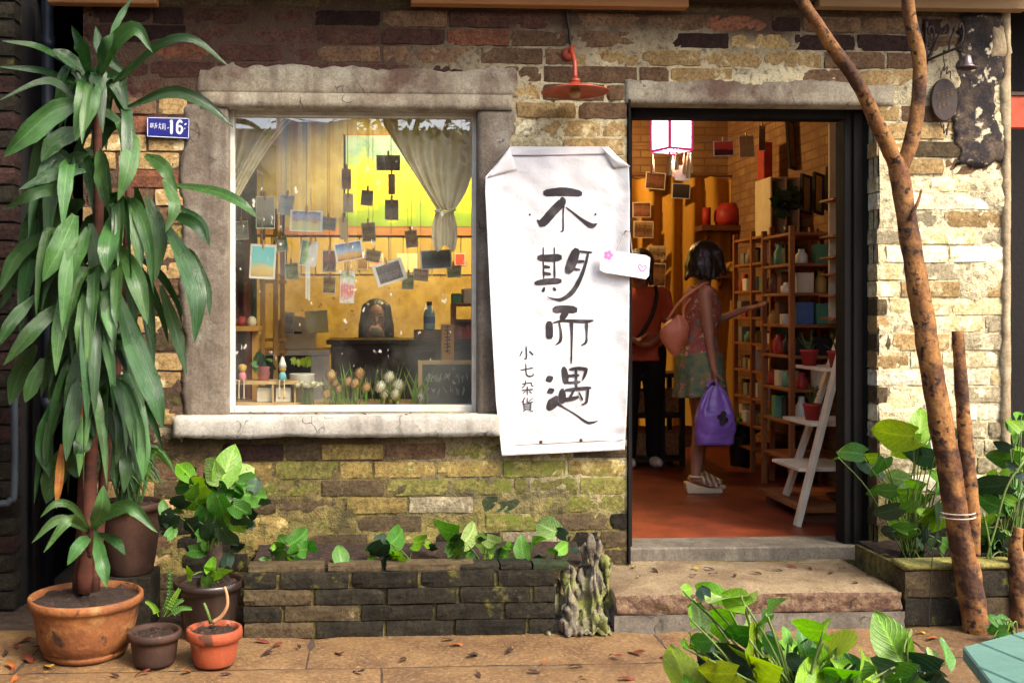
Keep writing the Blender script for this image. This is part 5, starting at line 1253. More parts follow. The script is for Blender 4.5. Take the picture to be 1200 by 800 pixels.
M['brown_item'] = mat('brown_item', (.16,.060,.028), rough=.6, bump=.1); M['ochre_item'] = mat('ochre_item', (.50,.30,.07), rough=.6, bump=.1)
M['blue_item'] = mat('blue_item', (.10,.16,.34), rough=.6, bump=.1); M['grey_item'] = mat('grey_item', (.26,.24,.22), rough=.6, bump=.1)

# ---- lamps that light the room
def lamp_light(name, loc, e, c, r_=.05, parent=None):
    l = bpy.data.lights.new(name, 'POINT'); l.energy = e; l.color = c; l.shadow_soft_size = r_
    o = bpy.data.objects.new(name, l); col.objects.link(o); o.location = loc
    if parent: o.parent = parent; o.matrix_parent_inverse = wm(parent).inverted()
M['bulb_glow'] = emit_mat('bulb_glow', (1,.72,.28), 9)
def pendant(loc, label, e, c=(1,.62,.24), aim=None):
    t_ = thing('pendant_lamp', label, 'lamp', loc, 'warm lamps of the shop')
    x_, y_, z_ = loc
    MB().lathe([(.11,-.02),(.085,.03),(.03,.075),(.02,.10),(0,.102)], loc, 24).build('shade', M['black_metal'], t_, smooth=True).modifiers.new('t','SOLIDIFY').thickness = .003
    MB().ball((x_,y_,z_-.005), .03).build('bulb', M['bulb_glow'], t_, smooth=True)
    MB().tube([(x_,y_,z_+.1),(x_,y_,RZ)], .004, 6).build('cord', M['black_metal'], t_)
    if aim is None: lamp_light('lamp_light', (x_,y_,z_-.06), e, c, .04, t_)
    else:      # deep shade: the light leaves as a cone
        l = bpy.data.lights.new('lamp_light', 'SPOT'); l.energy = e; l.color = c; l.shadow_soft_size = .04; l.spot_size = R(118); l.spot_blend = .5
        o = bpy.data.objects.new('lamp_light', l); col.objects.link(o); o.location = (x_,y_,z_-.06); o.rotation_euler = Vector(aim).to_track_quat('-Z','Y').to_euler()
        o.parent = t_; o.matrix_parent_inverse = wm(t_).inverted()
pendant((.36,2.75,2.80), 'black pendant lamp hung over the sales counter', 72, (1,.80,.42), (-.10,.95,-.85))
pendant((1.55,3.25,2.80), 'black pendant lamp hung before the yellow drape', 17)
q = P(908,152,3.3)
cl = thing('clip_lamp', 'lit warm clip lamp high on the shelf wall inside the doorway', 'lamp', q)
MB().lathe([(.07,-.03),(.05,.02),(.02,.05),(0,.055)], q, 20).build('shade', M['ochre_item'], cl, smooth=True)
MB().ball(q+Vector((0,0,-.03)), .032).build('bulb', emit_mat('clip_bulb', (1,.66,.18), 14), cl, smooth=True)
MB().bar(q+Vector((.0,0,.04)), (RX1-.01,q.y,q.z+.14), .015).build('arm', M['black_metal'], cl)
lamp_light('lamp_light', q+Vector((-.05,-.05,-.09)), 13, (1,.58,.18), .03, cl)

# ---- palace lantern with tassels
ln = thing('palace_lantern', 'lit white paned lantern with pink frame and cream tassels in the doorway', 'lantern', P(787,235,.75))
lx, ly = P(787,150,.75).x, .75; lz0, lz1 = P(0,171,.75).z, P(0,118,.75).z; hw = 16.5/PPM(.75)
M['lantern_pane'] = emit_mat('lantern_pane', (1,.86,.93), 1.7); M['lantern_frame'] = mat('lantern_frame', (.55,.045,.14), rough=.5, bump=.1, emis=.25)
rotL = Matrix.Translation((lx,ly,0)) @ Matrix.Rotation(R(24),4,'Z')
for k in range(4):
    Mk = rotL @ Matrix.Rotation(k*math.pi/2,4,'Z')
    MB().box((-hw*.86,-hw,lz0+.012),(hw*.86,-hw+.003,lz1-.01), Mk).build('pane', M['lantern_pane'], ln)
    MB().box((-hw-.006,-hw-.006,lz0),(-hw+.007,-hw+.007,lz1), Mk).build('post', M['lantern_frame'], ln)
    MB().box((-hw-.002,-hw-.004,lz0-.003),(hw+.002,-hw+.004,lz0+.011), Mk).build('rail', M['lantern_frame'], ln)
    MB().box((-hw-.002,-hw-.004,lz1-.011),(hw+.002,-hw+.004,lz1+.003), Mk).build('rail', M['lantern_frame'], ln)
M['tassel'] = mat('tassel', (.66,.48,.26), (.5,.34,.17), rough=.9, bump=.3, bscale=90, sc3=(4,4,.3))
for k, (dx_, dy_, l_) in enumerate(((-1,-1,.13),(-.45,-1.1,.10),(.35,-1,.12),(1,-.9,.11),(.9,.9,.12),(-1,.9,.11),(.65,-1.05,.14))):
    c_ = rotL @ Vector((dx_*hw,dy_*hw,lz0-.012)); MB().lathe([(.002,0),(.006,-.008),(.004,-.016),(.009,-.03),(.012,-l_),(0,-l_-.002)], c_, 10).build('tassel', M['tassel'], ln, smooth=True)
MB().tube([(lx,ly,lz1),(lx,ly,RZ)], .004, 6).build('cord', M['black_metal'], ln)
lamp_light('lamp_light', (lx,ly,(lz0+lz1)/2), 3.0, (1,.80,.80), .05, ln)

# ---- cards pegged to lines
_cm = {}
def card(px, py, wpx, hpx, Y, label, stops, rot=0, border=.12, axis='Z', name='picture_card', wob=.12, wscale=4, group=None, peg=True, line_to=None):
    c = P(px, py, Y); W, H = wpx/PPM(Y), hpx/PPM(Y)
    t_ = thing(name, label, 'card', c, group); Mr = Matrix.Translation(c) @ Matrix.Rotation(R(rot),4,'Y')
    MB().box((-W/2,-.0012,-H/2),(W/2,.0012,H/2), Mr).build('paper', M['white_item'], t_)
    me = MB().box((-W/2*(1-border),-.0026,-H/2*(1-border)),(W/2*(1-border),-.0016,H/2*(1-border)))
    o = me.build('picture', ramp_mat('print_'+label[:24], stops, axis, wob=wob, wscale=wscale), t_); o.matrix_parent_inverse = wm(t_).inverted(); o.matrix_basis = Mr
    if peg: MB().box((-.005,-.007,H/2-.022),(.005,.006,H/2+.022), Mr).build('peg', M['gold_wood'], t_, bevel=.001)
    return t_
card(308,306.5,30,40,.42,'picture card of a turquoise sea and sandy shore pegged inside the window', [(.0,(.55,.36,.12)),(.30,(.62,.48,.2)),(.42,(.20,.50,.48)),(1,(.14,.52,.56))], 3, .14)
card(409,294.5,33,22,.40,'sunset picture card with deep blue sky pegged inside the window', [(0,(.30,.08,.02)),(.25,(.62,.33,.05)),(.55,(.30,.40,.50)),(1,(.06,.09,.24))], -10, .12)
card(456.5,319,36,26,.40,'tilted black and white photo of a dim arcade pegged inside the window', [(0,(.06,.04,.05)),(.4,(.16,.13,.14)),(.55,(.03,.02,.03)),(1,(.10,.08,.09))], -18, .22, wob=.4, wscale=9)
card(511,304,37,22,.38,'dark grey grass photo pegged in front of the right curtain tail', [(0,(.12,.12,.13)),(.5,(.05,.055,.06)),(1,(.16,.17,.16))], -3, .10, wob=.4, wscale=12)
card(359,259,38,25,.44,'pastel picture card with pale yellow field hung near the left curtain', [(0,(.55,.55,.22)),(.4,(.55,.50,.30)),(.55,(.45,.30,.18)),(.8,(.35,.40,.55)),(1,(.22,.22,.22))], 2, .14, wob=.25)
card(407,336,17,38,.46,'tall narrow card with a pink figure drawing inside the window', [(0,(.70,.66,.62)),(.25,(.66,.24,.22)),(.5,(.62,.20,.20)),(.7,(.70,.66,.62)),(.9,(.25,.45,.12)),(1,(.7,.68,.62))], 2, .10, wob=.2, wscale=6)
card(311,249,22,38,.46,'grey standing photo card under the left curtain swag', [(0,(.05,.06,.03)),(.35,(.30,.28,.24)),(1,(.40,.38,.33))], 0, .08)
card(362,297,20,30,.50,'white folded card with a green corner hung in the window', [(0,(.10,.12,.10)),(.3,(.30,.42,.10)),(.6,(.62,.60,.56)),(1,(.66,.64,.60))], 8, .08, 'X', wob=.2)
card(408,238,12,22,.50,'small cream and brown card in the middle of the window', [(0,(.45,.30,.14)),(.5,(.66,.55,.36)),(1,(.55,.40,.20))], 0, .10, wob=.25)
card(406,210,11,24,.50,'small yellow paper strip with brown mark in the window', [(0,(.50,.32,.04)),(.6,(.20,.10,.03)),(1,(.58,.38,.06))], 0, .04, wob=.25)
card(455,191,28,18,.52,'small dim townscape photo beside the right curtain edge', [(0,(.05,.03,.04)),(.4,(.16,.13,.12)),(1,(.34,.32,.28))], 0, .06, wob=.3)
card(459,246,16,24,.52,'brown photo card hanging before the yellow field painting', [(0,(.22,.15,.10)),(.4,(.32,.25,.18)),(1,(.10,.07,.05))], 0, .06, wob=.3)
card(459,216,8,24,.52,'narrow brown wooden tag on the middle string', [(0,(.26,.15,.06)),(1,(.34,.2,.08))], 0, .04)
card(386,306,16,26,.55,'red and brown photo card beside the sunset card', [(0,(.40,.30,.12)),(.3,(.06,.03,.02)),(.6,(.30,.08,.03)),(1,(.12,.08,.04))], 0, .08, wob=.3)
card(403,268,10,26,.50,'folded yellow paper tag under the cream card', [(0,(.55,.38,.14)),(1,(.62,.45,.18))], -4, .04)
for i, (x_, y_, w_, h_, r2) in enumerate(((335,240,18,24,8),(342,318,16,20,-5),(384,262,20,15,6),(432,272,16,22,-4),(386,334,15,20,4),(437,300,18,14,10),(482,280,14,20,-6),(493,322,18,14,5),(330,286,14,18,-8),(478,330,14,18,3),(532,318,16,14,-4),(430,232,14,18,5),(283,270,16,22,-3))):
    c1, c2_ = rl.choice((((.5,.36,.14),(.16,.10,.05)),((.2,.3,.36),(.5,.44,.3)),((.4,.12,.06),(.6,.5,.3)),((.12,.2,.06),(.45,.45,.2)),((.6,.55,.42),(.3,.2,.12))))
    card(x_,y_,w_,h_,.62+.04*(i % 4),'small print %s pegged on a thread behind the front cards' % ('of a brown lane','of a pale harbour','of a red roof','of green hills','of a cream wall','of dusk light','of a golden field','of a grey street','of tall reeds','of a dim room','of a red kite','of a white cat','of an old gate')[i],[(0,c2_),(.45,c1),(.6,c2_),(1,c1)],r2,.12,wob=.3,wscale=6)
    tag(MB().tube([P(x_,y_-h_*.5,.62+.04*(i % 4)), P(x_,100,.62+.04*(i % 4))], .0012, 5).build('hanging_string', M['string']), 'thin string holding pegged cards inside the window', 'string', 'card strings in the window')
for x_, y0, y1, yy in ((307,130,288,.42),(359,130,248,.44),(407,135,286,.48),(407,245,318,.47),(458,140,306,.52),(511,250,294,.385),(364,240,284,.50)):
    tag(MB().tube([P(x_,y0-20,yy), P(x_+.6,(y0+y1)/2,yy), P(x_,y1,yy)], .0016, 5).build('hanging_string', M['string']), 'thin string holding pegged cards inside the window', 'string', 'card strings in the window')
for x_, ya, yb in ((361,308,352),(358,308,350)):
    tag(MB().box(P(x_,yb,.5), P(x_+2.4,ya,.5)+Vector((0,.003,0))).build('paper_strip', M['white_item']), 'narrow white paper strip hanging below the folded card', 'paper', 'paper strips in the window')

# ---- curtains inside the window
def curtain_mat():
    m, t, b, out = _new('sheer_curtain'); vec = _n(t, 'ShaderNodeTexCoord').outputs['Object']
    cc = mixc(t, noise_fac(t, vec, 12, .4, .65), (.88,.80,.58), (.80,.71,.48)); t.links.new(cc, b.inputs['Base Color']); b.inputs['Roughness'].default_value = .9
    tr_ = _n(t, 'ShaderNodeBsdfTranslucent'); t.links.new(cc, tr_.inputs[0]); mx = _n(t, 'ShaderNodeMixShader'); mx.inputs[0].default_value = .14
    t.links.new(b.outputs[0], mx.inputs[1]); t.links.new(tr_.outputs[0], mx.inputs[2]); t.links.new(mx.outputs[0], out.inputs[0])
    bumpn(t, b, vec, [(40, .3, 4)], .01); return m
M['curtain'] = curtain_mat()
cr = thing('window_curtain', 'cream sheer curtain gathered and tied at the right of the window', 'curtain', P(521,290,.27))
b = MB()
def cur(u, v):      # top edge 438..558, gathers to a knot at (520,246)
    tl = Vector((438+u*119, 128)); kn = Vector((512+u*20, 246)); e = v**.85
    # right-hand side bellies out to the frame before returning to the knot
    x_ = tl.x+(kn.x-tl.x)*(v**(1.0+2.2*u)); y_ = tl.y+(kn.y-tl.y)*v+ (16*u*math.sin(math.pi*v)*.6)
    return P(x_, y_, .27+.022*math.sin(u*34+v*3)*(1-.6*v)+.008*nz(u*9,v*5))
b.grid(cur, 60, 22); b.build('drape', M['curtain'], cr, smooth=True)
b = MB(); b.grid(lambda u, v: P(511+u*20+(u-.5)*10*math.sin(v*2.6), 247+v*(44+4*math.sin(u*9)), .255+.012*math.sin(u*22)+.006*nz(u*7,v*5)), 26, 12); b.build('tail', M['curtain'], cr, smooth=True)
MB().tube([P(510,247,.235),P(521,250,.225),P(533,246,.235),P(521,245,.29),P(510,247,.235)], .006, 8).build('tie', M['curtain'], cr, smooth=True)
cr2 = thing('window_curtain', 'cream sheer curtain swept to the left side of the window', 'curtain', P(268,230,.27))
b = MB(); b.grid(lambda u, v: P((325+u*32)+(262-325-u*20)*v, 128+(108+u*6)*v**(1.15)-6*math.sin(math.pi*v), .27+.016*math.sin(u*24)+.006*nz(u*7,v*6)), 28, 20); b.build('drape', M['curtain'], cr2, smooth=True)
b = MB(); b.grid(lambda u, v: P(266+u*62*(1-v*.85), 128+v*95, .30+.014*math.sin(u*26)), 26, 12); b.build('back_fold', M['curtain'], cr2, smooth=True)
M['brass'] = mat('rod_brass', (.30,.18,.08), rough=.5)
tag(MB().tube([P(255,126,.30), P(572,124,.30)], .009, 10).build('curtain_rod', M['brass']), 'thin curtain rod across the top of the window inside', 'rod')

# ---- landscape picture on the back wall
lp = thing('landscape_picture', 'large picture of yellow and green fields on the back wall behind the counter', 'picture', P(480,266,RY))
q0, q1 = P(405,265,RY-.05), P(572,160,RY-.05)
MB().box((q0.x,RY-.05,q0.z),(q1.x,RY-.03,q1.z)).build('canvas', ramp_mat('landscape_print', [(0,(.16,.26,.02)),(.16,(.22,.36,.02)),(.30,(.78,.62,.01)),(.55,(.85,.68,.01)),(.70,(.30,.40,.04)),(.80,(.16,.30,.26)),(1,(.34,.46,.42))], 'Z', wob=.16, wscale=5), lp)
MB().box((q0.x-.012,RY-.045,q0.z-.012),(q1.x+.012,RY-.025,q0.z-.001)).build('bottom_moulding', M['old_wood'], lp); MB().box((q0.x-.012,RY-.045,q1.z+.001),(q1.x+.012,RY-.025,q1.z+.012)).build('top_moulding', M['old_wood'], lp)
# things pinned on the plank strip
for i, (x_, y_, w_, h_, lab, st_) in enumerate(((441,305,16,16,'cream card with a red flower pinned on the yellow planks',[(0,(.66,.54,.3)),(.4,(.62,.10,.05)),(.7,(.66,.54,.3)),(1,(.62,.5,.28))]),(477,308,24,22,'pale yellow note pinned on the planks',[(0,(.72,.6,.3)),(1,(.74,.62,.34))]),(539,304,12,14,'red heart card pinned on the planks',[(0,(.60,.05,.03)),(1,(.62,.06,.04))]),(425,307,12,18,'brown photo pinned on the planks',[(0,(.16,.08,.03)),(1,(.3,.16,.06))]))):
    card(x_,y_,w_,h_,RY-.04,lab,st_,0,.10,peg=False,wob=.3,wscale=7)

# ---- counter and what is on it
cq = P(388,398,1.9); ctz = cq.z; cx0, cx1 = cq.x, P(640,0,1.9).x
ct = thing('sales_counter', 'long black sales counter in the middle of the shop behind the window', 'counter', ((cx0+cx1)/2,2.2,FLOOR))
MB().box((cx0-.03,1.87,ctz-.03),(cx1+.03,2.48,ctz)).build('top', M['black_item'], ct, bevel=.004)
MB().box((cx0,1.90,FLOOR),(cx1,2.45,ctz-.031)).build('body', M['black_item'], ct)
for k in range(4): MB().box((cx0+.02+k*(cx1-cx0)/4,1.888,FLOOR+.08),(cx0-.02+(k+1)*(cx1-cx0)/4,1.8995,ctz-.07)).build('front_panel', M['black_item'], ct, bevel=.004)
def simple(name, label, cat, mb, m, bevel=0, smooth=False, group=None): return tag(mb.build(name, M[m] if isinstance(m, str) else m, None, bevel, smooth), label, cat, group)
q = P(503,398,2.1); bo = thing('blue_bottle', 'pale blue bottle with dark cap standing on a brown box on the counter', 'bottle', (q.x,2.1,ctz))
simple('brown_box', 'flat reddish brown box on the black counter', 'box', MB().box((q.x-.10,2.03,ctz+.001),(q.x+.09,2.2,ctz+.062)), 'brown_item', .004)
MB().lathe([(0,0),(.036,0),(.038,.01),(.038,.10),(.030,.125),(.016,.14),(.015,.16),(0,.16)], (q.x,2.1,ctz+.063), 20).build('glass_body', M['teal_item'], bo, smooth=True)
MB().lathe([(0,.16),(.018,.16),(.018,.185),(0,.186)], (q.x,2.1,ctz+.063), 14).build('cap', M['black_item'], bo); MB().lathe([(.0385,.04),(.0386,.085)], (q.x,2.1,ctz+.063), 20).build('band', M['blue_item'], bo)
q = P(340,392,1.75); zt = q.z
wt = thing('white_topped_table', 'black table with a white top at the left of the counter', 'table', (q.x,1.9,FLOOR))
tx0, tx1 = P(300,0,1.75).x, P(386,0,1.75).x
MB().box((tx0,1.72,zt-.13),(tx1,2.3,zt-.10)).build('top', M['white_item'], wt, bevel=.003); MB().box((tx0+.02,1.75,FLOOR),(P(364,0,1.75).x,2.25,zt-.131)).build('cabinet', M['black_item'], wt)
MB().box((P(365,0,1.75).x,1.73,FLOOR+.2),(tx1,1.76,zt-.131)).build('white_cloth', M['white_item'], wt)
q = P(345,384,1.95); zq = zt-.099
ml = thing('white_letter_box', 'white dome topped letter box standing on the white table', 'box', (q.x,1.95,zq))
b = MB(); x0_, x1_ = P(320,0,1.95).x, P(370,0,1.95).x; cxm = (x0_+x1_)/2; hwm = (x1_-x0_)/2
prof = [Vector((x0_,1.93,zq)),Vector((x1_,1.93,zq))]+[Vector((cxm+hwm*math.cos(a*math.pi/10),1.93,zq+.13+.085*math.sin(a*math.pi/10))) for a in range(11)]
b.prism(prof, (0,.16,0)); b.build('housing', M['cream'], ml, bevel=.004)
MB().box((cxm-.05,1.924,zq+.10),(cxm+.05,1.929,zq+.115)).build('slot', M['black_item'], ml)
card(371,377,26,26,1.80,'pale yellow greeting card with small drawings on the white table',[(0,(.66,.60,.26)),(.5,(.70,.66,.34)),(1,(.62,.56,.24))],-4,.06,peg=False,wob=.3,wscale=8)
card(337,379,15,26,1.80,'grey portrait card leaning on the letter box',[(0,(.26,.24,.21)),(.45,(.46,.43,.38)),(.6,(.16,.14,.13)),(1,(.5,.47,.42))],2,.12,peg=False,wob=.2)
# book rack at the right of the counter
q0 = P(531,398,1.95); bx0, bx1 = q0.x, P(572,0,1.95).x; bz = P(0,355,1.95).z
rk = thing('counter_book_rack', 'brown wooden book rack standing on the right end of the counter', 'shelf', (bx0+.1,1.95,ctz))
for a_, c_ in (((bx0,1.94,ctz+.001),(bx0+.02,2.2,bz)), ((bx1-.02,1.94,ctz+.001),(bx1,2.2,bz)), ((bx0+.02,1.94,bz-.02),(bx1-.02,2.2,bz-.002)), ((bx0+.02,1.95,ctz+.115),(bx1-.02,2.2,ctz+.13)), ((bx0+.02,2.18,ctz+.001),(bx1-.02,2.19,ctz+.114))): MB().box(a_, c_).build('panel', M['brown_item'], rk)
x_ = bx0+.025
while x_ < bx1-.05:
    w_ = rl.uniform(.014,.026); h_ = rl.uniform(.075,.10)
    simple('red_book', 'thin red spined book in the counter rack', 'book', MB().box((x_,1.97,ctz+.002),(x_+w_,2.15,ctz+h_)), 'red_item' if rl.random() < .7 else 'brown_item', 0, False, 'books in the counter rack'); x_ += w_+.003
simple('cream_box', 'cream cardboard box on top of the counter book rack', 'box', MB().box((P(543,0,1.97).x,1.96,bz),(P(570,0,1.97).x,2.15,bz+.095)), 'cream', .003)
simple('green_tin', 'grey green tin beside the cream box on the rack', 'tin', MB().box((P(530,0,1.97).x,1.98,bz),(P(541,0,1.97).x,2.1,bz+.065)), 'green_item', .004)
ws = thing('wooden_sign_board', 'upright narrow wooden board with dark brush characters at the counter front', 'sign', P(524,440,1.6))
q0, q1 = P(517,424,1.6), P(532,380,1.6)
MB().box((q0.x,1.6,q0.z-.45),(q1.x,1.62,q1.z)).build('board', M['gold_wood'], ws, bevel=.002)
MB().box((q0.x-.1,1.56,FLOOR),(q1.x+.1,1.66,FLOOR+.03)).build('foot', M['gold_wood'], ws); MB().box((q0.x+.02,1.621,FLOOR+.03),(q1.x-.02,1.64,q0.z-.3)).build('post', M['gold_wood'], ws)
b = MB()
for k, y_ in enumerate((386,394,402,410)):
    for a_, c_ in (((521,y_-3),(528,y_-3.5)), ((524.5,y_-5),(524,y_+3)), ((521,y_+1),(528,y_+.5)), ((523,y_+2),(527.5,y_+3.5))): stroke(b, [(a_[0],a_[1],1.0),(c_[0],c_[1],1.1)], 1.598)
b.build('lettering', M['ink'], ws)

# ---- window display bench and what stands on it
wz = P(0,477,.33).z
bn = thing('display_bench', 'low wooden display bench just inside the shop window', 'bench', (0,.5,FLOOR))
bx0, bx1 = P(262,0,.33).x, P(575,0,.33).x
MB().box((bx0,.30,wz-.03),(bx1,.72,wz)).build('top', M['pale_wood'], bn, bevel=.003)
for x_ in (bx0+.04, bx1-.04):
    for y_ in (.34,.68): MB().bar((x_,y_,FLOOR),(x_,y_,wz-.03), .04).build('leg', M['pale_wood'], bn)
# small shelf with white boxes
q0, q1 = P(268,475,.42), P(352,448,.42)
sh = thing('small_cubby_shelf', 'small pale wooden cubby shelf in the window corner', 'shelf', (q0.x+.1,.45,wz))
MB().box((q0.x,.40,q1.z-.008),(q1.x,.56,q1.z+.008)).build('top', M['pale_wood'], sh); MB().box((q0.x,.40,wz+.001),(q1.x,.56,wz+.010)).build('base', M['pale_wood'], sh)
for x_ in (q0.x+.004, P(320,0,.42).x, P(346,0,.42).x): MB().box((x_-.004,.402,wz+.010),(x_+.004,.558,q1.z-.008)).build('divider', M['pale_wood'], sh)
for x0_, x1_, lab in ((301,319,'small white box in the left cubby of the window shelf'),(323,341,'small white box with a framed face in the right cubby of the window shelf')):
    t_ = thing('white_box', lab, 'box', P(x0_,474,.43)); a_ = P(x0_,0,.43).x; c_ = P(x1_,0,.43).x
    MB().box((a_,.43,wz+.011),(c_,.54,wz+.085)).build('carton', M['white_item'], t_, bevel=.002); MB().box((a_+.02,.4285,wz+.03),(c_-.02,.4295,wz+.07)).build('label', M['cream'], t_)
shz = q1.z+.008
pp = thing('pink_pot_plant', 'little green plant in a pinkish red pot on the window cubby shelf', 'potted plant', P(309,447,.46))
c_ = Vector((P(309,0,.46).x,.46,shz)); MB().lathe([(0,0),(.026,0),(.038,.07),(.040,.072),(.036,.072),(.03,.06),(0,.06)], c_, 20).build('pot', M['pink_item'], pp, smooth=True)
for k in range(14): heart_leaf(pp, 309+rl.uniform(-11,12), 424+rl.uniform(-8,8), .46+rl.uniform(-.03,.03), rl.uniform(9,15), rl.uniform(20,160), rl.choice(('mid','dark','mid')), -30)
MB().tube([c_+Vector((0,0,.06)), c_+Vector((0,0,.12))], .005, 6).build('stem', M['stem'], pp)
def doll(px, label, cs, hat):
    c_ = Vector((P(px,0,.395).x,.395,shz)); t_ = thing('sitting_doll', label, 'doll', c_)
    MB().lathe([(0,0),(.022,0),(.018,.03),(.010,.046),(0,.046)], c_+Vector((0,0,.004)), 14).build('dress', M[cs], t_, smooth=True)
    MB().ball(c_+Vector((0,0,.062)), .019).build('head', M['ochre_item'], t_, smooth=True)
    if hat: MB().lathe([(.021,0),(.017,.02),(.006,.05),(0,.056)], c_+Vector((0,0,.07)), 12).build('hat', M['white_item'], t_, smooth=True)
    else: MB().ball(c_+Vector((0,.004,.07)), (.023,.02,.018)).build('hair', M['ochre_item'], t_, smooth=True)
    for s_ in (-1,1):
        MB().tube([c_+Vector((s_*.010,-.01,.008)), c_+Vector((s_*.012,-.035,.004)), c_+Vector((s_*.013,-.04,-.075))], .003, 6).build('leg', M['cream'], t_)
        MB().ball(c_+Vector((s_*.013,-.044,-.08)), (.007,.010,.006)).build('shoe', M['ochre_item'], t_)
doll(284,'little doll in a pink dress sitting on the cubby shelf edge','pink_item',False); doll(331,'little doll in a pointed white hat sitting on the cubby shelf edge','teal_item',True)
pb_ = thing('white_planter', 'white bucket planter with low green sprouts beside the cubby shelf', 'planter', P(354,475,.50))
c_ = Vector((P(354,0,.50).x,.50,wz)); MB().lathe([(0,0),(.056,0),(.064,.145),(.066,.15),(.060,.15),(.055,.13),(0,.13)], c_, 24).build('bucket', M['white_item'], pb_, smooth=True)
for k in range(12): heart_leaf(pb_, 354+rl.uniform(-10,10), 422+rl.uniform(-2,3), .50+rl.uniform(-.04,.04), rl.uniform(7,10), rl.uniform(30,150), 'lime', -30)
# pompom flowers
M['pom'] = mat('pompom', (.66,.50,.26), (.50,.30,.13), rough=.9, bump=.6, bscale=70, rand=.15); M['pomw'] = mat('pompom_white', (.74,.72,.56), (.62,.60,.42), rough=.9, bump=.6, bscale=70)
def pom(par, px, py, s_, Y, m='pom', flat=1.0):
    c_ = P(px, py, Y); r_ = s_/PPM(Y)*.5; b = MB(); b.ball(c_, (r_*.7,r_*.7,r_*.7*flat), nu=10, nv=7)
    for k in range(90):
        z_ = 1-2*(k+.5)/90; a = k*2.39996; d = Vector((math.sqrt(1-z_*z_)*math.cos(a), math.sqrt(1-z_*z_)*math.sin(a), z_*flat)); s2 = d.cross(Vector((.3,.5,.8))).normalized()*r_*.16
        b.add([c_+d*r_*.55-s2, c_+d*r_*.55+s2, c_+d*r_*rl.uniform(.92,1.15)], [(0,1,2)])
    b.build('flower_head', M[m], par); return c_
FL = (('bunch of drooping tan pompom flowers beside the green stemmed bunch',((388,440,15),(383,461,15),(392,449,11),(397,456,12)),392,'pom'), ('bunch of cream pompom flowers in the middle of the window bench',((421,438,16),(416,449,13),(408,447,12),(429,454,14)),418,'pom'), ('bunch of full cream pompom flowers beside the chalk board',((456,442,16),(446,453,16),(466,452,18),(451,462,14),(463,462,14)),457,'pomw'), ('single white pompom flower at the chalk board foot',((492,466,14),),492,'pomw'))
for lab, hs, bx_, m_ in FL:
    t_ = thing('pompom_flowers', lab, 'flowers', P(bx_,478,.40), 'pompom flower bunches on the window bench')
    for x_, y_, s_ in hs:
        c_ = pom(t_, x_, y_, s_, .40+rl.uniform(-.04,.04), m_); petiole(t_, (P(bx_+rl.uniform(-7,7),0,.40).x,.40,wz+.002), c_, .0028, .02, name='flower_stem')
    for k in range(9):
        a_ = bx_+rl.uniform(-12,12); strap_leaf([(a_,477),(a_+rl.uniform(-4,4),462),(a_+rl.uniform(-14,14),452-rl.uniform(0,30))], 2.6, [.41,.42,.43], rl.uniform(-1,1), .2, 6).build('blade', LM['lime' if k % 2 else 'bright'], t_, smooth=True)
gb = thing('green_stem_bunch', 'upright bunch of green stems with a flat white flower top', 'flowers', P(361,477,.39))
for k in range(40):
    a = rl.uniform(0,6.28); rr = rl.uniform(0,.034); c_ = Vector((P(361,0,.39).x+rr*math.cos(a),.40+rr*math.sin(a)*.7,wz+.001)); MB().tube([c_, c_+Vector((rl.uniform(-.008,.008),0,.095))], .0032, 5).build('flower_stem', M['stem'], gb)
for k in range(7): pom(gb, 349+k*4.4, 451+rl.uniform(-2,1.5), 12, .385+rl.uniform(-.02,.03), 'pomw', .6)
gs = thing('grass_bunch', 'loose bunch of thin grass stalks behind the pompom flowers', 'grass', P(432,474,.56))
for k in range(38):
    x_ = rl.uniform(388,475)
    strap_leaf([(x_,470),(x_+rl.uniform(-4,4),452),(x_+rl.uniform(-9,9),rl.uniform(424,446))], 1.8, [.56,.56,.56], rl.uniform(-.5,.5), .2, 6).build('grass_stalk', LM['dark' if k % 2 else 'bright'], gs, smooth=True)
# chalk board
cb = thing('chalk_board', 'pale wood framed chalk board leaning in the window corner', 'board', P(525,475,.42))
q0, q1 = P(490,478,.42), P(575,422,.42); th = .022
MB().box((q0.x+th,.43,q0.z+th),(q1.x-th,.436,q1.z-th)).build('slate', mat('slate', (.05,.055,.055), (.085,.09,.085), rough=.8, scale=8, bump=.1, spots=((.20,.22,.20), 16, .62)), cb)
for a_, c_ in (((q0.x,.425,q0.z),(q0.x+th,.445,q1.z)), ((q1.x-th,.425,q0.z),(q1.x,.445,q1.z)), ((q0.x+th,.4255,q1.z-th),(q1.x-th,.4445,q1.z)), ((q0.x+th,.4255,q0.z),(q1.x-th,.4445,q0.z+th))): MB().box(a_, c_).build('frame_bar', M['pale_wood'], cb, bevel=.002)
M['chalk'] = mat('chalk', (.50,.54,.46), rough=1, bump=0); b = MB()
for k in range(15):
    x_ = 500+k % 8*7+rl.uniform(-2,2); y_ = 442+(k//8)*16
    for j in range(3): stroke(b, [(x_+rl.uniform(-2.5,2.5),y_+rl.uniform(-6,0),.7),(x_+rl.uniform(-2.5,2.5),y_+rl.uniform(0,6),.8)], .428)
b.build('chalk_writing', M['chalk'], cb)
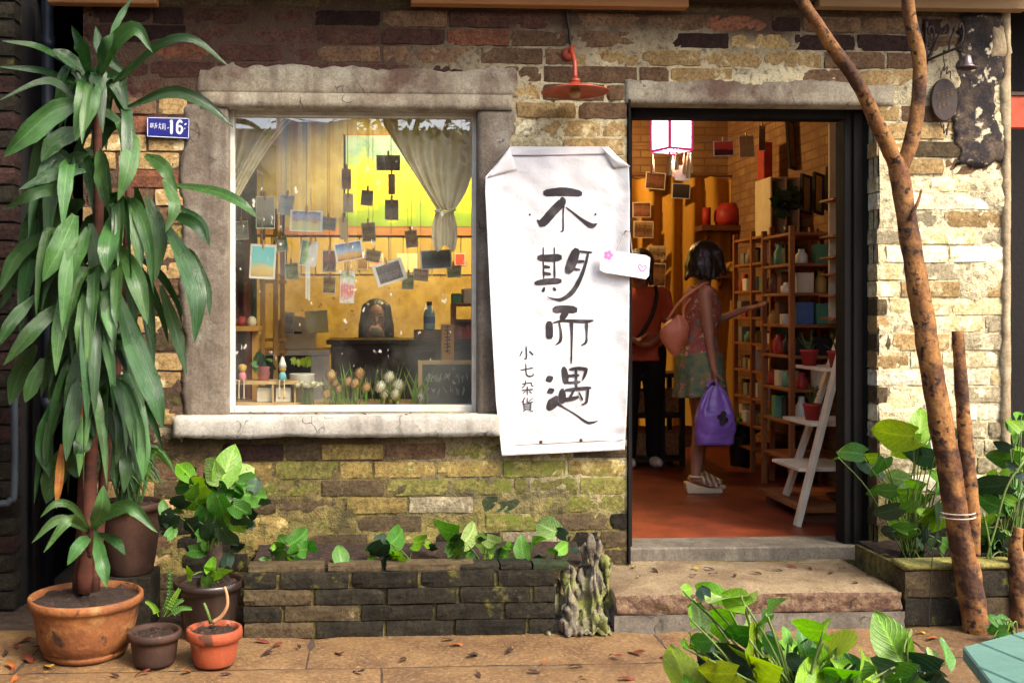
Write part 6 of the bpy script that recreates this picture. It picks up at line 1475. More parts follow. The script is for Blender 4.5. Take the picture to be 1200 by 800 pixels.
# easel / drying rack, red hanging cloth, wooden ledge at the left
ea = thing('wooden_rack', 'tall golden wooden pole rack at the left of the window', 'rack', P(318,470,.95))
for x_, y0, y1, yy in ((308,225,465,.95),(323,245,465,1.05),(331,245,460,1.25)):
    MB().bar((P(x_,0,yy).x,yy,FLOOR), P(x_,y0,yy), .026).build('pole', M['gold_wood'], ea, bevel=.002)
for y_ in (330,398,412): MB().bar(P(306,y_,.97), P(334,y_,1.27), .02).build('rung', M['gold_wood'], ea)
rc = MB(); rc.grid(lambda u, v: P(258+u*36, 240+v*230, .85+.03*math.sin(u*14)+.01*nz(u*5,v*6)), 26, 20)
simple('red_hanging_cloth', 'dark red brown cloth hanging at the left side of the window display', 'cloth', rc, mat('red_cloth', (.16,.030,.016), (.09,.022,.014), rough=.9, scale=5, bump=.3), 0, True)
ld = MB().box(P(264,388,.65), P(306,372,.65)+Vector((0,.12,0)))
lt_ = thing('side_ledge', 'short wooden ledge with bright trinkets at the left of the window', 'shelf', P(285,388,.7))
q0, q1 = P(256,388,.65), P(304,382,.65); MB().box((q0.x,.62,q0.z),(q1.x,.80,q1.z)).build('board', M['gold_wood'], lt_, bevel=.002)
MB().bar((q0.x+.04,.72,q0.z),(q0.x+.04,.72,FLOOR), .03).build('post', M['gold_wood'], lt_); MB().bar((q1.x-.03,.72,q0.z),(q1.x-.03,.72,FLOOR), .03).build('post', M['gold_wood'], lt_)
for k, (x_, m_, lab) in enumerate(((272,'ochre_item','yellow trinket jar on the side ledge'),(283,'red_item','red trinket jar on the side ledge'),(295,'cream','cream bowl on the side ledge'))):
    q = P(x_,382,.70); simple('trinket_jar', lab, 'jar', MB().lathe([(0,0),(.02,0),(.026,.02),(.022,.04),(.012,.05),(0,.052)], (q.x,.70,q1.z), 14), m_, 0, True)
# ================================================================== SEEN THROUGH THE DOORWAY
DRY = RY-.10
dp = thing('yellow_drape', 'long ochre yellow cloth drape hung on the back wall behind the shoppers', 'curtain', P(800,505,DRY))
M['drape'] = mat('drape', (.62,.34,.045), (.48,.24,.030), rough=.85, scale=6, bump=.3, bscale=30, sc3=(1,1,.2))
b = MB(); dxa, dxb = P(690,0,DRY).x, P(878,0,DRY).x; dzt = P(0,200,DRY).z; dzb = P(0,503,DRY).z
b.grid(lambda u, v: Vector((dxa+(dxb-dxa)*u, DRY+.030*math.sin(u*46+1.2*nz(u*6,v*2))+.014*nz(u*14,v*3), dzb+(dzt-dzb-.03*abs(math.sin(u*13)))*v)), 110, 16); b.build('cloth', M['drape'], dp, smooth=True)
MB().tube([(dxa-.03,DRY-.01,dzt-.005),(dxb+.03,DRY-.01,dzt-.005)], .01, 8).build('rod', M['brown_item'], dp)
dk = (.09,.03,.016)
for x_, y_, w_, h_, lab, st_ in ((768,212,24,20,'dark brown photo at the top edge of the yellow drape',[(0,dk),(.5,(.22,.09,.05)),(1,dk)]), (752,246,22,18,'reddish temple photo pinned on the yellow drape',[(0,(.16,.05,.03)),(.5,(.34,.14,.08)),(1,(.12,.04,.02))]), (754,269,24,20,'wide brown landscape photo pinned below the temple photo',[(0,(.30,.15,.07)),(.5,(.10,.04,.02)),(1,(.40,.24,.10))]),
        (770,296,22,16,'tilted pale photo pinned on the yellow drape',[(0,(.5,.34,.16)),(.4,(.08,.03,.02)),(1,(.6,.45,.22))]), (772,322,16,28,'tall dark photo pinned low on the yellow drape',[(0,dk),(.5,(.3,.16,.06)),(1,dk)]), (798,224,22,18,'black framed photo beside the lantern tassels',[(0,(.02,.016,.016)),(1,(.05,.04,.04))])):
    card(x_,y_,w_,h_,DRY-.06,lab,st_,rl.uniform(-6,6),.10,peg=False,wob=.35,wscale=6)
card(800,203,18,18,.72,'plain white card tied under the lantern tassels',[(0,(.75,.68,.52)),(1,(.78,.72,.58))],3,.02,peg=False)
card(848,174,25,18,1.6,'red picture card with a dark hill pegged on the line',[(0,(.06,.01,.01)),(.35,(.10,.012,.01)),(.48,(.58,.05,.03)),(1,(.62,.07,.04))],-2,.10,wob=.12)
card(875,172,18,26,1.7,'brown sketch card pegged beside the red picture card',[(0,(.34,.20,.08)),(.5,(.42,.27,.12)),(1,(.30,.17,.07))],-3,.06,wob=.3)
card(893,162,8,30,1.8,'narrow dark card pegged near the lit clip lamp',[(0,(.08,.03,.02)),(1,(.2,.09,.05))],0,.05)
tag(MB().tube([P(725,172,1.3),P(790,170,1.45),P(850,162,1.6),P(905,143,1.9),P(925,134,2.0)], .0018, 5).build('card_line', M['string']), 'string line across the doorway carrying pegged cards', 'string')

# ---- open shelves along the right wall
def shelf_unit(name, label, x0, x1, y0, y1, z1, levels, m='shelf_wood', back=False, mids=()):
    t_ = thing(name, label, 'shelf', ((x0+x1)/2,(y0+y1)/2,FLOOR)); pw = .032
    for x_ in (x0,x1-pw):
        for y_ in (y0,y1-pw)+tuple(mids): MB().box((x_,y_,FLOOR),(x_+pw,y_+pw,z1)).build('post', M[m], t_, bevel=.003)
    for z_ in levels: MB().box((x0+.004,y0+.004,z_-.018),(x1-.004,y1-.004,z_)).build('shelf_board', M[m], t_, bevel=.002)
    return t_
sA = dict(x0=P(924,0,1.45).x, y0=1.45); ztop = P(0,264,1.45).z
lvA = [P(0,y_,1.45).z for y_ in (268,306,342,381,419,460,500,545)]
xA0 = P(926,0,1.45).x; xA1 = RX1-.02
shelf_unit('open_shelf', 'reddish open shelf unit nearest the doorway against the right wall', xA0, xA1, 1.45, 1.95, ztop+.02, lvA)
lvB = [P(0,y_,2.1).z for y_ in (270,303,338,372,405,440,475,510,540)]
xB0 = P(903,0,2.08).x
shelf_unit('open_shelf', 'reddish open shelf unit behind the nearest one against the right wall', xB0, RX1-.02, 2.08, 2.85, P(0,262,2.08).z, lvB, mids=(2.45,))
# things on the shelves
IT = ['cream','white_item','brown_item','red_item','ochre_item','green_item','black_item','grey_item','blue_item']
INM = dict(cream='cream',white_item='white',brown_item='brown',red_item='red',ochre_item='ochre',green_item='green',black_item='black',grey_item='grey',blue_item='blue')
def stock(xa, xb, ya, yb, z_, hmax, where, n, kinds=('box','jar','book')):
    for k in range(n):
        kd = rl.choice(kinds); mm = rl.choice(IT); y_ = ya+(yb-ya)*(k+.5)/n; dxx = rl.uniform(.03,.09); h_ = rl.uniform(.45,.92)*hmax; x_ = xa+rl.uniform(.02,.06); wy = (yb-ya)/n*.42
        if kd == 'jar':
            r_ = min(.04, wy); o_ = MB().lathe([(0,0),(r_*.9,0),(r_,.01),(r_,h_*.6),(r_*.6,h_*.75),(r_*.55,h_*.95),(0,h_*.96)], (x_+r_,y_,z_+.001), 14); simple('jar', '%s jar standing on %s' % (INM[mm], where), 'jar', o_, mm, 0, True, 'jars on the shop shelves')
        elif kd == 'book': simple('book', '%s book standing on %s' % (INM[mm], where), 'book', MB().box((x_,y_-wy*.8,z_+.001),(x_+.14,y_+wy*.8,z_+h_)), mm, .001, False, 'books on the shop shelves')
        else: simple('box', '%s box standing on %s' % (INM[mm], where), 'box', MB().box((x_,y_-wy,z_+.001),(x_+dxx*1.6,y_+wy,z_+h_*.8)), mm, .002, False, 'boxes on the shop shelves')
ordn = ('the top','the second','the third','the fourth','the fifth','the sixth','the seventh','the eighth','the lowest')
for i, z_ in enumerate(lvA[1:7]):
    hmax = (lvA[i]-z_)*.85
    for k in range(2):      # seen end-on through the near end
        mm = rl.choice(IT); xx = xA0+.06+k*.14; h_ = hmax*rl.uniform(.5,.95)
        if rl.random() < .5: simple('jar', '%s jar at the end of %s board of the nearest shelf' % (INM[mm], ordn[i+1]), 'jar', MB().lathe([(0,0),(.035,0),(.038,.01),(.036,h_*.6),(.02,h_*.8),(.02,h_)], (xx+.04,1.52+.04*k,z_+.001), 16), mm, 0, True, 'jars on the shop shelves')
        else: simple('box', '%s box at the end of %s board of the nearest shelf' % (INM[mm], ordn[i+1]), 'box', MB().box((xx,1.50+.03*k,z_+.001),(xx+.11,1.62,z_+h_)), mm, .002, False, 'boxes on the shop shelves')
    stock(xA0, xA1, 1.64, 1.93, z_, hmax, '%s board of the nearest shelf' % ordn[i+1], 3)
for i, z_ in enumerate(lvB[1:8]): stock(xB0, RX1, 2.12, 2.82, z_, (lvB[i]-z_)*.85, '%s board of the rear shelf' % ordn[i+1], 7)
# framed pictures leaning on top
def frame_pic(px, py, w_, h_, Y, lab, c_, rot=0, yaw=0):
    q = P(px, py, Y); W, H = w_/PPM(Y), h_/PPM(Y); t_ = thing('framed_picture', lab, 'picture', q-Vector((0,0,H/2)))
    Mr = Matrix.Translation(q) @ Matrix.Rotation(R(yaw),4,'Z') @ Matrix.Rotation(R(rot),4,'Y') @ Matrix.Rotation(R(-6),4,'X')
    e = .014
    for a_, d_ in (((-W/2,-.01,-H/2),(-W/2+e,.01,H/2)), ((W/2-e,-.01,-H/2),(W/2,.01,H/2)), ((-W/2+e,-.0095,H/2-e),(W/2-e,.0095,H/2)), ((-W/2+e,-.0095,-H/2),(W/2-e,.0095,-H/2+e))): MB().box(a_, d_, Mr).build('frame_bar', M['black_item'], t_)
    o = MB().box((-W/2+e,0,-H/2+e),(W/2-e,.006,H/2-e)).build('print', ramp_mat('p_'+lab[:20], c_, 'Z', wob=.2), t_); o.matrix_basis = Mr
tpz = ztop
frame_pic(945,228,19,48,1.75,'slim black framed print leaning left on the near shelf top',[(0,(.3,.2,.1)),(.5,(.55,.4,.2)),(1,(.35,.24,.12))],8,30)
frame_pic(959,227,19,50,1.68,'slim black framed print leaning in the middle of the near shelf top',[(0,(.2,.3,.12)),(.4,(.6,.45,.25)),(1,(.5,.35,.18))],10,30)
frame_pic(975,223,22,54,1.62,'wider black framed print with a pink picture on the near shelf top',[(0,(.5,.2,.15)),(.5,(.66,.4,.3)),(1,(.5,.3,.2))],12,30)
frame_pic(928,170,20,60,2.45,'tall black framed print standing on the white box of the rear shelf',[(0,(.4,.26,.12)),(.5,(.62,.46,.26)),(1,(.5,.34,.16))],4,40)
zB = P(0,262,2.08).z
wc = thing('white_cabinet_box', 'white open fronted cubby box on top of the rear shelf', 'box', (P(918,0,2.35).x,2.45,lvB[0])); wa_, wb2, wzt = P(901,0,2.35).x, P(935,0,2.35).x, P(0,201,2.32).z; wz0_ = lvB[0]+.001
MB().box((wa_,2.60,wz0_),(wb2,2.62,wzt)).build('back', M['cream'], wc)
for x_ in (wa_, (wa_+wb2)/2, wb2-.012): MB().box((x_,2.32,wz0_),(x_+.012,2.599,wzt)).build('upright', M['cream'], wc)
for k in range(3): z_ = wz0_+(wzt-wz0_-.012)*k/2; MB().box((wa_+.001,2.325,z_),(wb2-.001,2.598,z_+.0115)).build('board', M['cream'], wc)
simple('red_box', 'dark red upright box on top of the rear shelf', 'box', MB().box((P(893,0,2.7).x,2.66,lvB[0]+.001),(P(903,0,2.7).x,2.8,P(0,160,2.7).z)), 'red_item', .003)
tp = thing('dark_shelf_plant', 'dark leafy plant on top of the near shelf beside the framed prints', 'potted plant', P(925,262,1.8))
c_ = Vector((P(922,0,1.75).x+.02,1.75,lvA[0]+.001)); MB().lathe([(0,0),(.03,0),(.042,.06),(.038,.06),(0,.055)], c_, 16).build('pot', M['black_item'], tp, smooth=True)
for k in range(18): heart_leaf(tp, 922+rl.uniform(-16,14), 236+rl.uniform(-14,14), 1.72+rl.uniform(-.06,.06), rl.uniform(12,18), rl.uniform(0,360), 'dark', -35)
# wall shelves by the door jamb
ws2 = thing('narrow_wall_shelf', 'narrow stacked wall shelf with small ornaments just inside the door jamb', 'shelf', P(985,380,1.2))
for y_ in (232,275,300,320,345,372): 
    q = P(974,y_,1.15); MB().box((q.x,1.12,q.z-.012),(RX1,1.32,q.z)).build('shelf_board', M['shelf_wood'], ws2)
MB().box((P(975,0,1.15).x+.05,1.30,P(0,380,1.15).z),(RX1-.001,1.318,P(0,130,1.15).z)).build('back_panel', M['cream'], ws2)
for k, (x_, y_, m_, lab) in enumerate(((984,275,'cream','cream figurine on the upper board of the narrow wall shelf'),(985,300,'white_item','white figurine on the middle board of the narrow wall shelf'),(985,320,'red_item','red ornament on the lower board of the narrow wall shelf'),(984,345,'ochre_item','ochre cup on the lower board of the narrow wall shelf'),(985,372,'cream','cream candle on the lowest board of the narrow wall shelf'))):
    q = P(x_,y_,1.2); simple('ornament', lab, 'ornament', MB().lathe([(0,0),(.022,0),(.026,.012),(.012,.03),(.018,.05),(.010,.068),(0,.07)], (q.x,1.2,P(974,y_,1.15).z+.001), 14), m_, 0, True)
# ---- bracket shelf on the back wall with red pot
bs = thing('bracket_shelf', 'dark wooden bracket shelf on the back wall above the shopper', 'shelf', P(850,268,RY-.15))
q0, q1 = P(822,270,RY-.3), P(884,264,RY-.3)
MB().box((q0.x,RY-.32,q0.z),(q1.x,RY-.005,q1.z)).build('board', M['brown_item'], bs)
for x_ in (q0.x+.08, q1.x-.08): MB().bar((x_,RY-.27,q0.z),(x_,RY-.02,q0.z-.22), .03).build('bracket', M['brown_item'], bs)
q = P(853,262,RY-.18); simple('red_jar', 'squat red lacquer jar on the bracket shelf', 'jar', MB().lathe([(0,0),(.09,0),(.115,.05),(.11,.13),(.07,.17),(.06,.19),(0,.19)], (q.x,RY-.18,q1.z+.001), 24), 'red_item', 0, True)
q = P(835,262,RY-.2); simple('red_tin', 'narrow red tin beside the lacquer jar on the bracket shelf', 'tin', MB().lathe([(0,0),(.035,0),(.035,.15),(0,.155)], (q.x-.05,RY-.2,q1.z+.001), 16), 'red_item', 0, True)
q = P(872,262,RY-.2); simple('dark_vase', 'dark round vase at the end of the bracket shelf', 'vase', MB().lathe([(0,0),(.05,0),(.07,.05),(.05,.10),(.02,.13),(.025,.15),(0,.15)], (q.x,RY-.2,q1.z+.001), 18), 'black_item', 0, True)
lw = thing('lower_wall_shelf', 'small dark shelf on the back wall with a yellow shell lamp', 'shelf', P(860,325,RY-.15)); q0, q1 = P(842,326,RY-.25), P(882,320,RY-.25)
MB().box((q0.x,RY-.27,q0.z),(q1.x,RY-.005,q1.z)).build('board', M['brown_item'], lw)
for x_ in (q0.x+.05, q1.x-.05): MB().bar((x_,RY-.22,q0.z),(x_,RY-.02,q0.z-.15), .025).build('bracket', M['brown_item'], lw)
q = P(858,318,RY-.15); b = MB(); b.ball((q.x,RY-.15,q1.z+.05), (.075,.06,.05))
for k in range(24): a = k*.26; b.ball((q.x+.07*math.cos(a),RY-.15+.055*math.sin(a),q1.z+.05+.03*math.sin(k*2.1)), .016, nu=8, nv=5)
simple('shell_ornament', 'knobbly yellow shell ornament on the small dark wall shelf', 'ornament', b, 'ochre_item', 0, True)
# ---- low black rack with baskets
q0, q1 = P(738,528,2.75), P(802,428,2.75)
br_ = thing('low_black_rack', 'low black rack with wicker boxes in front of the yellow drape', 'rack', (q0.x+.2,2.9,FLOOR))
rx0, rx1 = P(715,0,2.75).x, P(803,0,2.75).x; zt_ = P(0,440,2.75).z
for x_ in (rx0, P(774,0,2.75).x, rx1-.035):
    for y_ in (2.75,3.1): MB().box((x_,y_,FLOOR),(x_+.035,y_+.035,zt_)).build('post', M['black_item'], br_)
levs = [zt_, P(0,489,2.75).z, FLOOR+.07]
for z_ in levs: MB().box((rx0+.002,2.752,z_-.03),(rx1-.002,3.13,z_)).build('shelf_board', M['black_item'], br_)
M['wicker'] = mat('wicker', (.30,.17,.07), (.17,.09,.035), rough=.9, scale=60, bump=.9, bscale=80)
for x0_, x1_, z_, lab in ((743,772,1,'wicker box on the middle board of the low black rack, beside the trousers'),(778,800,1,'wicker box on the middle board of the low black rack, behind the purple bag'),(743,772,2,'wicker box on the bottom board of the low black rack, beside the trousers'),(778,800,2,'wicker box on the bottom board of the low black rack, behind the purple bag')):
    simple('wicker_box', lab, 'basket', MB().box((P(x0_,0,2.8).x,2.79,levs[z_]+.001),(P(x1_,0,2.8).x,3.05,levs[z_]+.17)), 'wicker', .012)
# ---- tall pot plant by the shelves
q = G(868,545,FLOOR); fp = thing('floor_pot_plant', 'green leafy plant in a tall black pot beside the shelves', 'potted plant', q)
MB().lathe([(0,0),(.075,0),(.085,.20),(.09,.22),(.08,.22),(.07,.20),(0,.20)], q, 20).build('pot', M['black_item'], fp, smooth=True)
for k in range(24):
    x_, y_ = 868+rl.uniform(-13,13), 502+rl.uniform(-15,14); bp = heart_leaf(fp, x_, y_, q.y+rl.uniform(-.08,.08), rl.uniform(13,20), rl.uniform(0,360), rl.choice(('mid','bright','dark')), -35); petiole(fp, q+Vector((rl.uniform(-.03,.03),0,.2)), bp, .003)
# ---- white ladder shelf with flower pots
LD = thing('white_ladder_shelf', 'white ladder shelf leaning inside the doorway with red flower pots', 'ladder shelf', G(935,616,FLOOR))
M['ladder'] = mat('ladder_white', (.72,.64,.48), (.62,.52,.36), rough=.6, bump=.15)
f1 = G(934,616,FLOOR); t1 = P(992,385,f1.y); 
plz = FLOOR+.085; f2 = G(921,580,plz); t2 = P(985,392,f2.y)
MB().bar(f1, t1, .026, .055, (0,1,0)).build('rail', M['ladder'], LD, bevel=.002); MB().bar(f2, t2, .026, .05, (0,1,0)).build('rail', M['ladder'], LD, bevel=.002)
for u, e_ in ((.50,.30),(.78,.24),(.27,.26)):
    a_ = f1.lerp(t1,u); c_ = f2.lerp(t2,u); zz = a_.z; x0_ = min(a_.x,c_.x)
    MB().box((x0_-.05,f1.y+.03,zz),(x0_+e_,f2.y-.03,zz+.018)).build('tread', M['ladder'], LD, bevel=.002)
b = MB(); pf = thing('wooden_platform', 'low rough wooden platform under the white ladder shelf', 'platform', (f2.x+.2,f2.y,FLOOR))
for k in range(4): MB().box((f2.x-.06,f1.y+.06+k*.17,FLOOR+.055),(RX1-.05,f1.y+.06+k*.17+.155,plz)).build('plank', M['shelf_wood'], pf, bevel=.003)
for y_ in (f1.y+.1, f1.y+.6): MB().box((f2.x-.04,y_,FLOOR),(RX1-.06,y_+.06,FLOOR+.054)).build('batten', M['brown_item'], pf)
def red_pot(u, dx_, dy_, lab, fcs):
    a_ = f1.lerp(t1,u); c2 = f2.lerp(t2,u); p_ = Vector((min(a_.x,c2.x)+dx_, f1.y+dy_, a_.z+.019)); t_ = thing('red_flower_pot', lab, 'potted plant', p_)
    MB().lathe([(0,0),(.034,0),(.046,.075),(.050,.076),(.050,.09),(.044,.09),(.04,.075),(0,.075)], p_, 18).build('pot', M['red_item'], t_, smooth=True)
    for k in range(12):
        d_ = Vector((rl.uniform(-.06,.06), rl.uniform(-.05,.05), rl.uniform(.12,.20))); pxy = p_+d_
        strapb = MB().tube([p_+Vector((0,0,.075)), p_+d_], .002, 5); strapb.build('stem', M['stem'], t_)
        s_ = Vector((rl.uniform(-1,1),rl.uniform(-1,1),.2)).normalized()*.022; n_ = s_.cross(Vector((0,0,1))).normalized()*.010
        MB().add([pxy-s_, pxy+n_, pxy+s_, pxy-n_], [(0,1,2,3)]).build('leaf', LM['mid' if k % 2 else 'dark'], t_)
    for (fx, fz, m_) in fcs:
        c_ = p_+Vector((fx,-.05,fz)); bb = MB()
        for k in range(7): bb.ball(c_+Vector((.016*math.cos(k*.9),.006*math.sin(k*1.3),.016*math.sin(k*.9))), (.015,.010,.013), nu=8, nv=5)
        bb.build('flower', M[m_], t_, smooth=True); MB().tube([p_+Vector((0,0,.07)), c_], .002, 5).build('stem', M['stem'], t_)
M['yellow_item'] = mat('yellow_item', (.75,.50,.03), rough=.6, bump=.1); M['bloom_red'] = mat('bloom_red', (.62,.02,.02), rough=.6, bump=.1)
red_pot(.78,.05,.10,'red pot with red and cream flowers on the top tread of the ladder shelf',((.0,.20,'bloom_red'),(.02,.25,'cream'),(.07,.21,'yellow_item')))
red_pot(.78,-.02,.30,'red pot of dark foliage on the top tread of the ladder shelf',())
red_pot(.50,.03,.20,'red pot of dark foliage on the middle tread of the ladder shelf',())
q = Vector((f2.x+.25,f1.y+.3,plz)); simple('clay_dish', 'shallow clay dish on the wooden platform', 'dish', MB().lathe([(0,0),(.05,0),(.08,.03),(.075,.03),(.045,.008),(0,.008)], q, 20), 'brown_item', 0, True)

# ================================================================== PEOPLE
M['skin'] = mat('skin', (.36,.175,.105), (.29,.13,.075), rough=.5, scale=6, bump=.05, spec=.4)
M['hair'] = mat('hair', (.012,.008,.008), (.022,.014,.012), rough=.38, scale=30, bump=.5, bscale=60, sc3=(3,3,.3), spec=.5)
def hand(mb, w_, d, n_, curl=.3, side=1, s_=1.0):
    """palm from wrist along d with normal n_ (palm side); five unequal bent fingers, thumb from the side"""
    w_ = Vector(w_); d = Vector(d).normalized(); n_ = Vector(n_); n_ = (n_-d*n_.dot(d)).normalized(); l_ = d.cross(n_)*side
    for k in (-.024,-.008,.008,.024): capsule(mb, w_+l_*k*.7*s_, w_+d*.080*s_+l_*k*1.15*s_, .0135*s_, .0125*s_, 8)
    for k, ln_ in ((-.030,.058),(-.010,.074),(.010,.080),(.030,.070)):
        b0 = w_+d*.082*s_+l_*k*1.05*s_; dirn = d
        a_ = curl; p_ = b0
        for j, f_ in enumerate((.45,.32,.23)):
            dirn = (dirn*math.cos(a_)+n_*math.sin(a_)).normalized(); q_ = p_+dirn*ln_*f_*s_; capsule(mb, p_, q_, .0085*s_-.0006*j, .0080*s_-.0006*j, 8); p_ = q_
            n_2 = n_
    t0 = w_+d*.022*s_+l_*.026*s_; t1_ = t0+(d*.55+l_*.8+n_*.25).normalized()*.042*s_; t2_ = t1_+(d*.9+l_*.25+n_*(.3+curl*.6)).normalized()*.034*s_
    capsule(mb, t0, t1_, .012*s_, .010*s_, 8); capsule(mb, t1_, t2_, .0098*s_, .008*s_, 8)
def head_on(mb, c, fwd, s_=1.0):
    c = Vector(c); f = Vector(fwd).normalized(); up = Vector((0,0,1)); sd_ = f.cross(up).normalized()
    Mr = Matrix((f, -sd_, up)).transposed()
    mb.ball(c+up*.02*s_, (.092*s_,.074*s_,.098*s_), Mr, 18, 12); mb.ball(c-up*.045*s_+f*.022*s_, (.066*s_,.056*s_,.066*s_), Mr, 16, 10)
    capsule(mb, c+f*.088*s_+up*.012*s_, c+f*.104*s_-up*.022*s_, .008*s_, .013*s_, 8)           # nose
    for a_ in (-1,1):
        mb.ball(c+sd_*a_*.076*s_-up*.005*s_, (.018*s_,.008*s_,.028*s_), Mr, 10, 7)                # ears
        capsule(mb, c+f*.078*s_-up*.062*s_, c+f*.074*s_+sd_*a_*.018*s_-up*.062*s_, .009*s_, .006*s_, 8)   # lips
def eyes_on(par, c, fwd, s_=1.0):
    c = Vector(c); f = Vector(fwd).normalized(); up = Vector((0,0,1)); sd_ = f.cross(up).normalized()
    for a_ in (-1,1):
        MB().ball(c+f*.078*s_+sd_*a_*.031*s_+up*.012*s_, (.010*s_,.011*s_,.008*s_), None, 10, 7).build('eye', M['black_item'], par, smooth=True)
        MB().tube([c+f*.084*s_+sd_*a_*(.018+.013*k)*s_+up*(.034+.004*(k == 1))*s_ for k in range(3)], .0028, 6).build('eyebrow', M['hair'], par)
def rings(rs, n=40, fold=0, fk=9):
    """garment: list of (centre, rx, ry) rings"""
    vs = []; m_ = len(rs)
    for i, (c, rx, ry) in enumerate(rs):
        for k in range(n):
            a = 2*math.pi*k/n; w_ = 1+fold*(i/(m_-1))**1.5*math.sin(a*fk+1.3*math.sin(a*2))
            vs.append(Vector(c)+Vector((math.cos(a)*rx*w_, math.sin(a)*ry*w_, .006*math.sin(a*3+i))))
    b = MB(); b.add(vs, [(i*n+k, i*n+(k+1) % n, (i+1)*n+(k+1) % n, (i+1)*n+k) for i in range(m_-1) for k in range(n)]); return b
def ring_interp(rs, n):
    a = catmull([Vector(r_[0]) for r_ in rs], n); b = catmull([Vector((r_[1], r_[2], 0)) for r_ in rs], n); return [(a[i], b[i].x, b[i].y) for i in range(n+1)]

def torso(mb, rs, n=12):
    r2 = ring_interp(rs, n*2); N = 26; vs = []
    for c, rx, ry in r2:
        for k in range(N): a = 2*math.pi*k/N; vs.append(Vector(c)+Vector((math.cos(a)*rx, math.sin(a)*ry, 0)))
    m_ = len(r2)
    mb.add(vs, [(i*N+k, i*N+(k+1) % N, (i+1)*N+(k+1) % N, (i+1)*N+k) for i in range(m_-1) for k in range(N)]+[tuple(range(N))[::-1], tuple(range((m_-1)*N, m_*N))])
# ---- the shopper with the purple bag
F = G(820,575,FLOOR); V = lambda x, y, z: F+Vector((x, y, z))
wo = thing('person', 'person with black bob in a floral dress reaching to the shelves, purple bag in hand', 'person', F)
b = MB()
hc = V(.055,.02,1.455); hf = (.90,.42,-.12)
head_on(b, hc, hf, 1.0)
capsule(b, V(.02,.0,1.29), V(.045,.012,1.40), .048, .044)
for (z0, x0, rx, ry) in ((.84,-.01,.115,.150),(.92,-.012,.105,.140),(1.0,.0,.088,.118),(1.08,.008,.092,.126),(1.16,.012,.100,.138),(1.22,.004,.088,.140)): b.ball(V(x0,0,z0), (rx,ry,.075), None, 18, 10)
capsule(b, V(.0,-.15,1.26), V(.0,.15,1.26), .045, .045)
# near arm down to the bag, far arm reaching to the shelf
capsule(b, V(-.02,-.165,1.25), V(.0,-.19,.99), .040, .032); capsule(b, V(.0,-.19,.99), V(.025,-.20,.785), .031, .021)
hand(b, V(.026,-.20,.78), (.06,0,-1), (1,.1,0), .95, 1, .95)
capsule(b, V(.02,.165,1.25), V(.125,.15,1.065), .038, .031); capsule(b, V(.125,.15,1.065), V(.33,.12,1.155), .030, .020)
hand(b, V(.33,.12,1.157), (1,-.05,.18), (0,-.2,1), .18, 1, .95)
for s_, ax, ay in ((-1,-.035,-.075),(1,.035,.075)):
    capsule(b, V(0,s_*.078,.80), V(.012+ax*.3,s_*.078,.455), .078, .050); capsule(b, V(.012+ax*.3,s_*.078,.455), V(-.01+ax*.8,ay,.26), .048, .046); capsule(b, V(-.01+ax*.8,ay,.26), V(-.015+ax,ay,.115), .044, .030)
    capsule(b, V(-.02+ax,ay,.095), V(.075+ax,ay,.055), .030, .026); b.ball(V(.105+ax,ay,.05), (.04,.034,.018))
remesh_obj('body', b, .0055, M['skin'], wo, 5, .5)
eyes_on(wo, hc, hf)
floral = mat('floral_dress', (.36,.11,.075), (.22,.045,.04), rough=.8, scale=16, bump=.15, spots=((.55,.42,.16), 26, .58), third=((.10,.22,.16), 22, .55, .62))
floral2 = mat('floral_skirt', (.05,.14,.11), (.22,.19,.07), rough=.8, scale=18, bump=.15, spots=((.55,.16,.14), 24, .60))
rs = ring_interp([(V(.012,0,1.30),.062,.105),(V(.004,0,1.265),.096,.148),(V(.008,0,1.20),.112,.158),(V(.014,0,1.12),.116,.152),(V(.006,0,1.02),.102,.136),(V(-.004,0,.94),.116,.154),(V(-.006,0,.86),.135,.170),(V(-.004,0,.80),.142,.178)], 26)
rings(rs, 48, .02, 7).build('dress_top', floral, wo, smooth=True).modifiers.new('t','SOLIDIFY').thickness = .004
rs = ring_interp([(V(-.004,0,.88),.139,.174),(V(-.004,0,.78),.150,.184),(V(.0,0,.68),.156,.190),(V(.0,0,.60),.164,.196)], 14)
rings(rs, 72, .07, 11).build('skirt', floral2, wo, smooth=True).modifiers.new('t','SOLIDIFY').thickness = .004
b = MB(); hb = hc+Vector((-.012,-.004,.03)); b.ball(hb, (.118,.106,.112), None, 20, 14); b.ball(hb+Vector((-.02,-.01,-.055)), (.118,.108,.085), None, 18, 12)
for a_ in range(0,300,20):
    t_ = R(a_+30); d = Vector((math.cos(t_),math.sin(t_),0)); capsule(b, hb+d*.085+Vector((-.012,0,-.02)), hb+d*.108+Vector((-.016,0,-.125-.012*math.sin(a_))), .030, .014, 8)
capsule(b, hb+Vector((-.08,-.04,-.08)), hb+Vector((-.152,-.05,-.135)), .032, .006, 8); capsule(b, hb+Vector((.05,-.075,.02)), hb+Vector((.10,-.06,-.10)), .04, .02, 8)
remesh_obj('hair', b, .007, M['hair'], wo, 4, .5, lambda c: .0035*nz(c.x*60,c.y*60,c.z*9))
M['sandal'] = mat('sandal_cream', (.66,.52,.34), (.5,.36,.2), rough=.5, bump=.2)
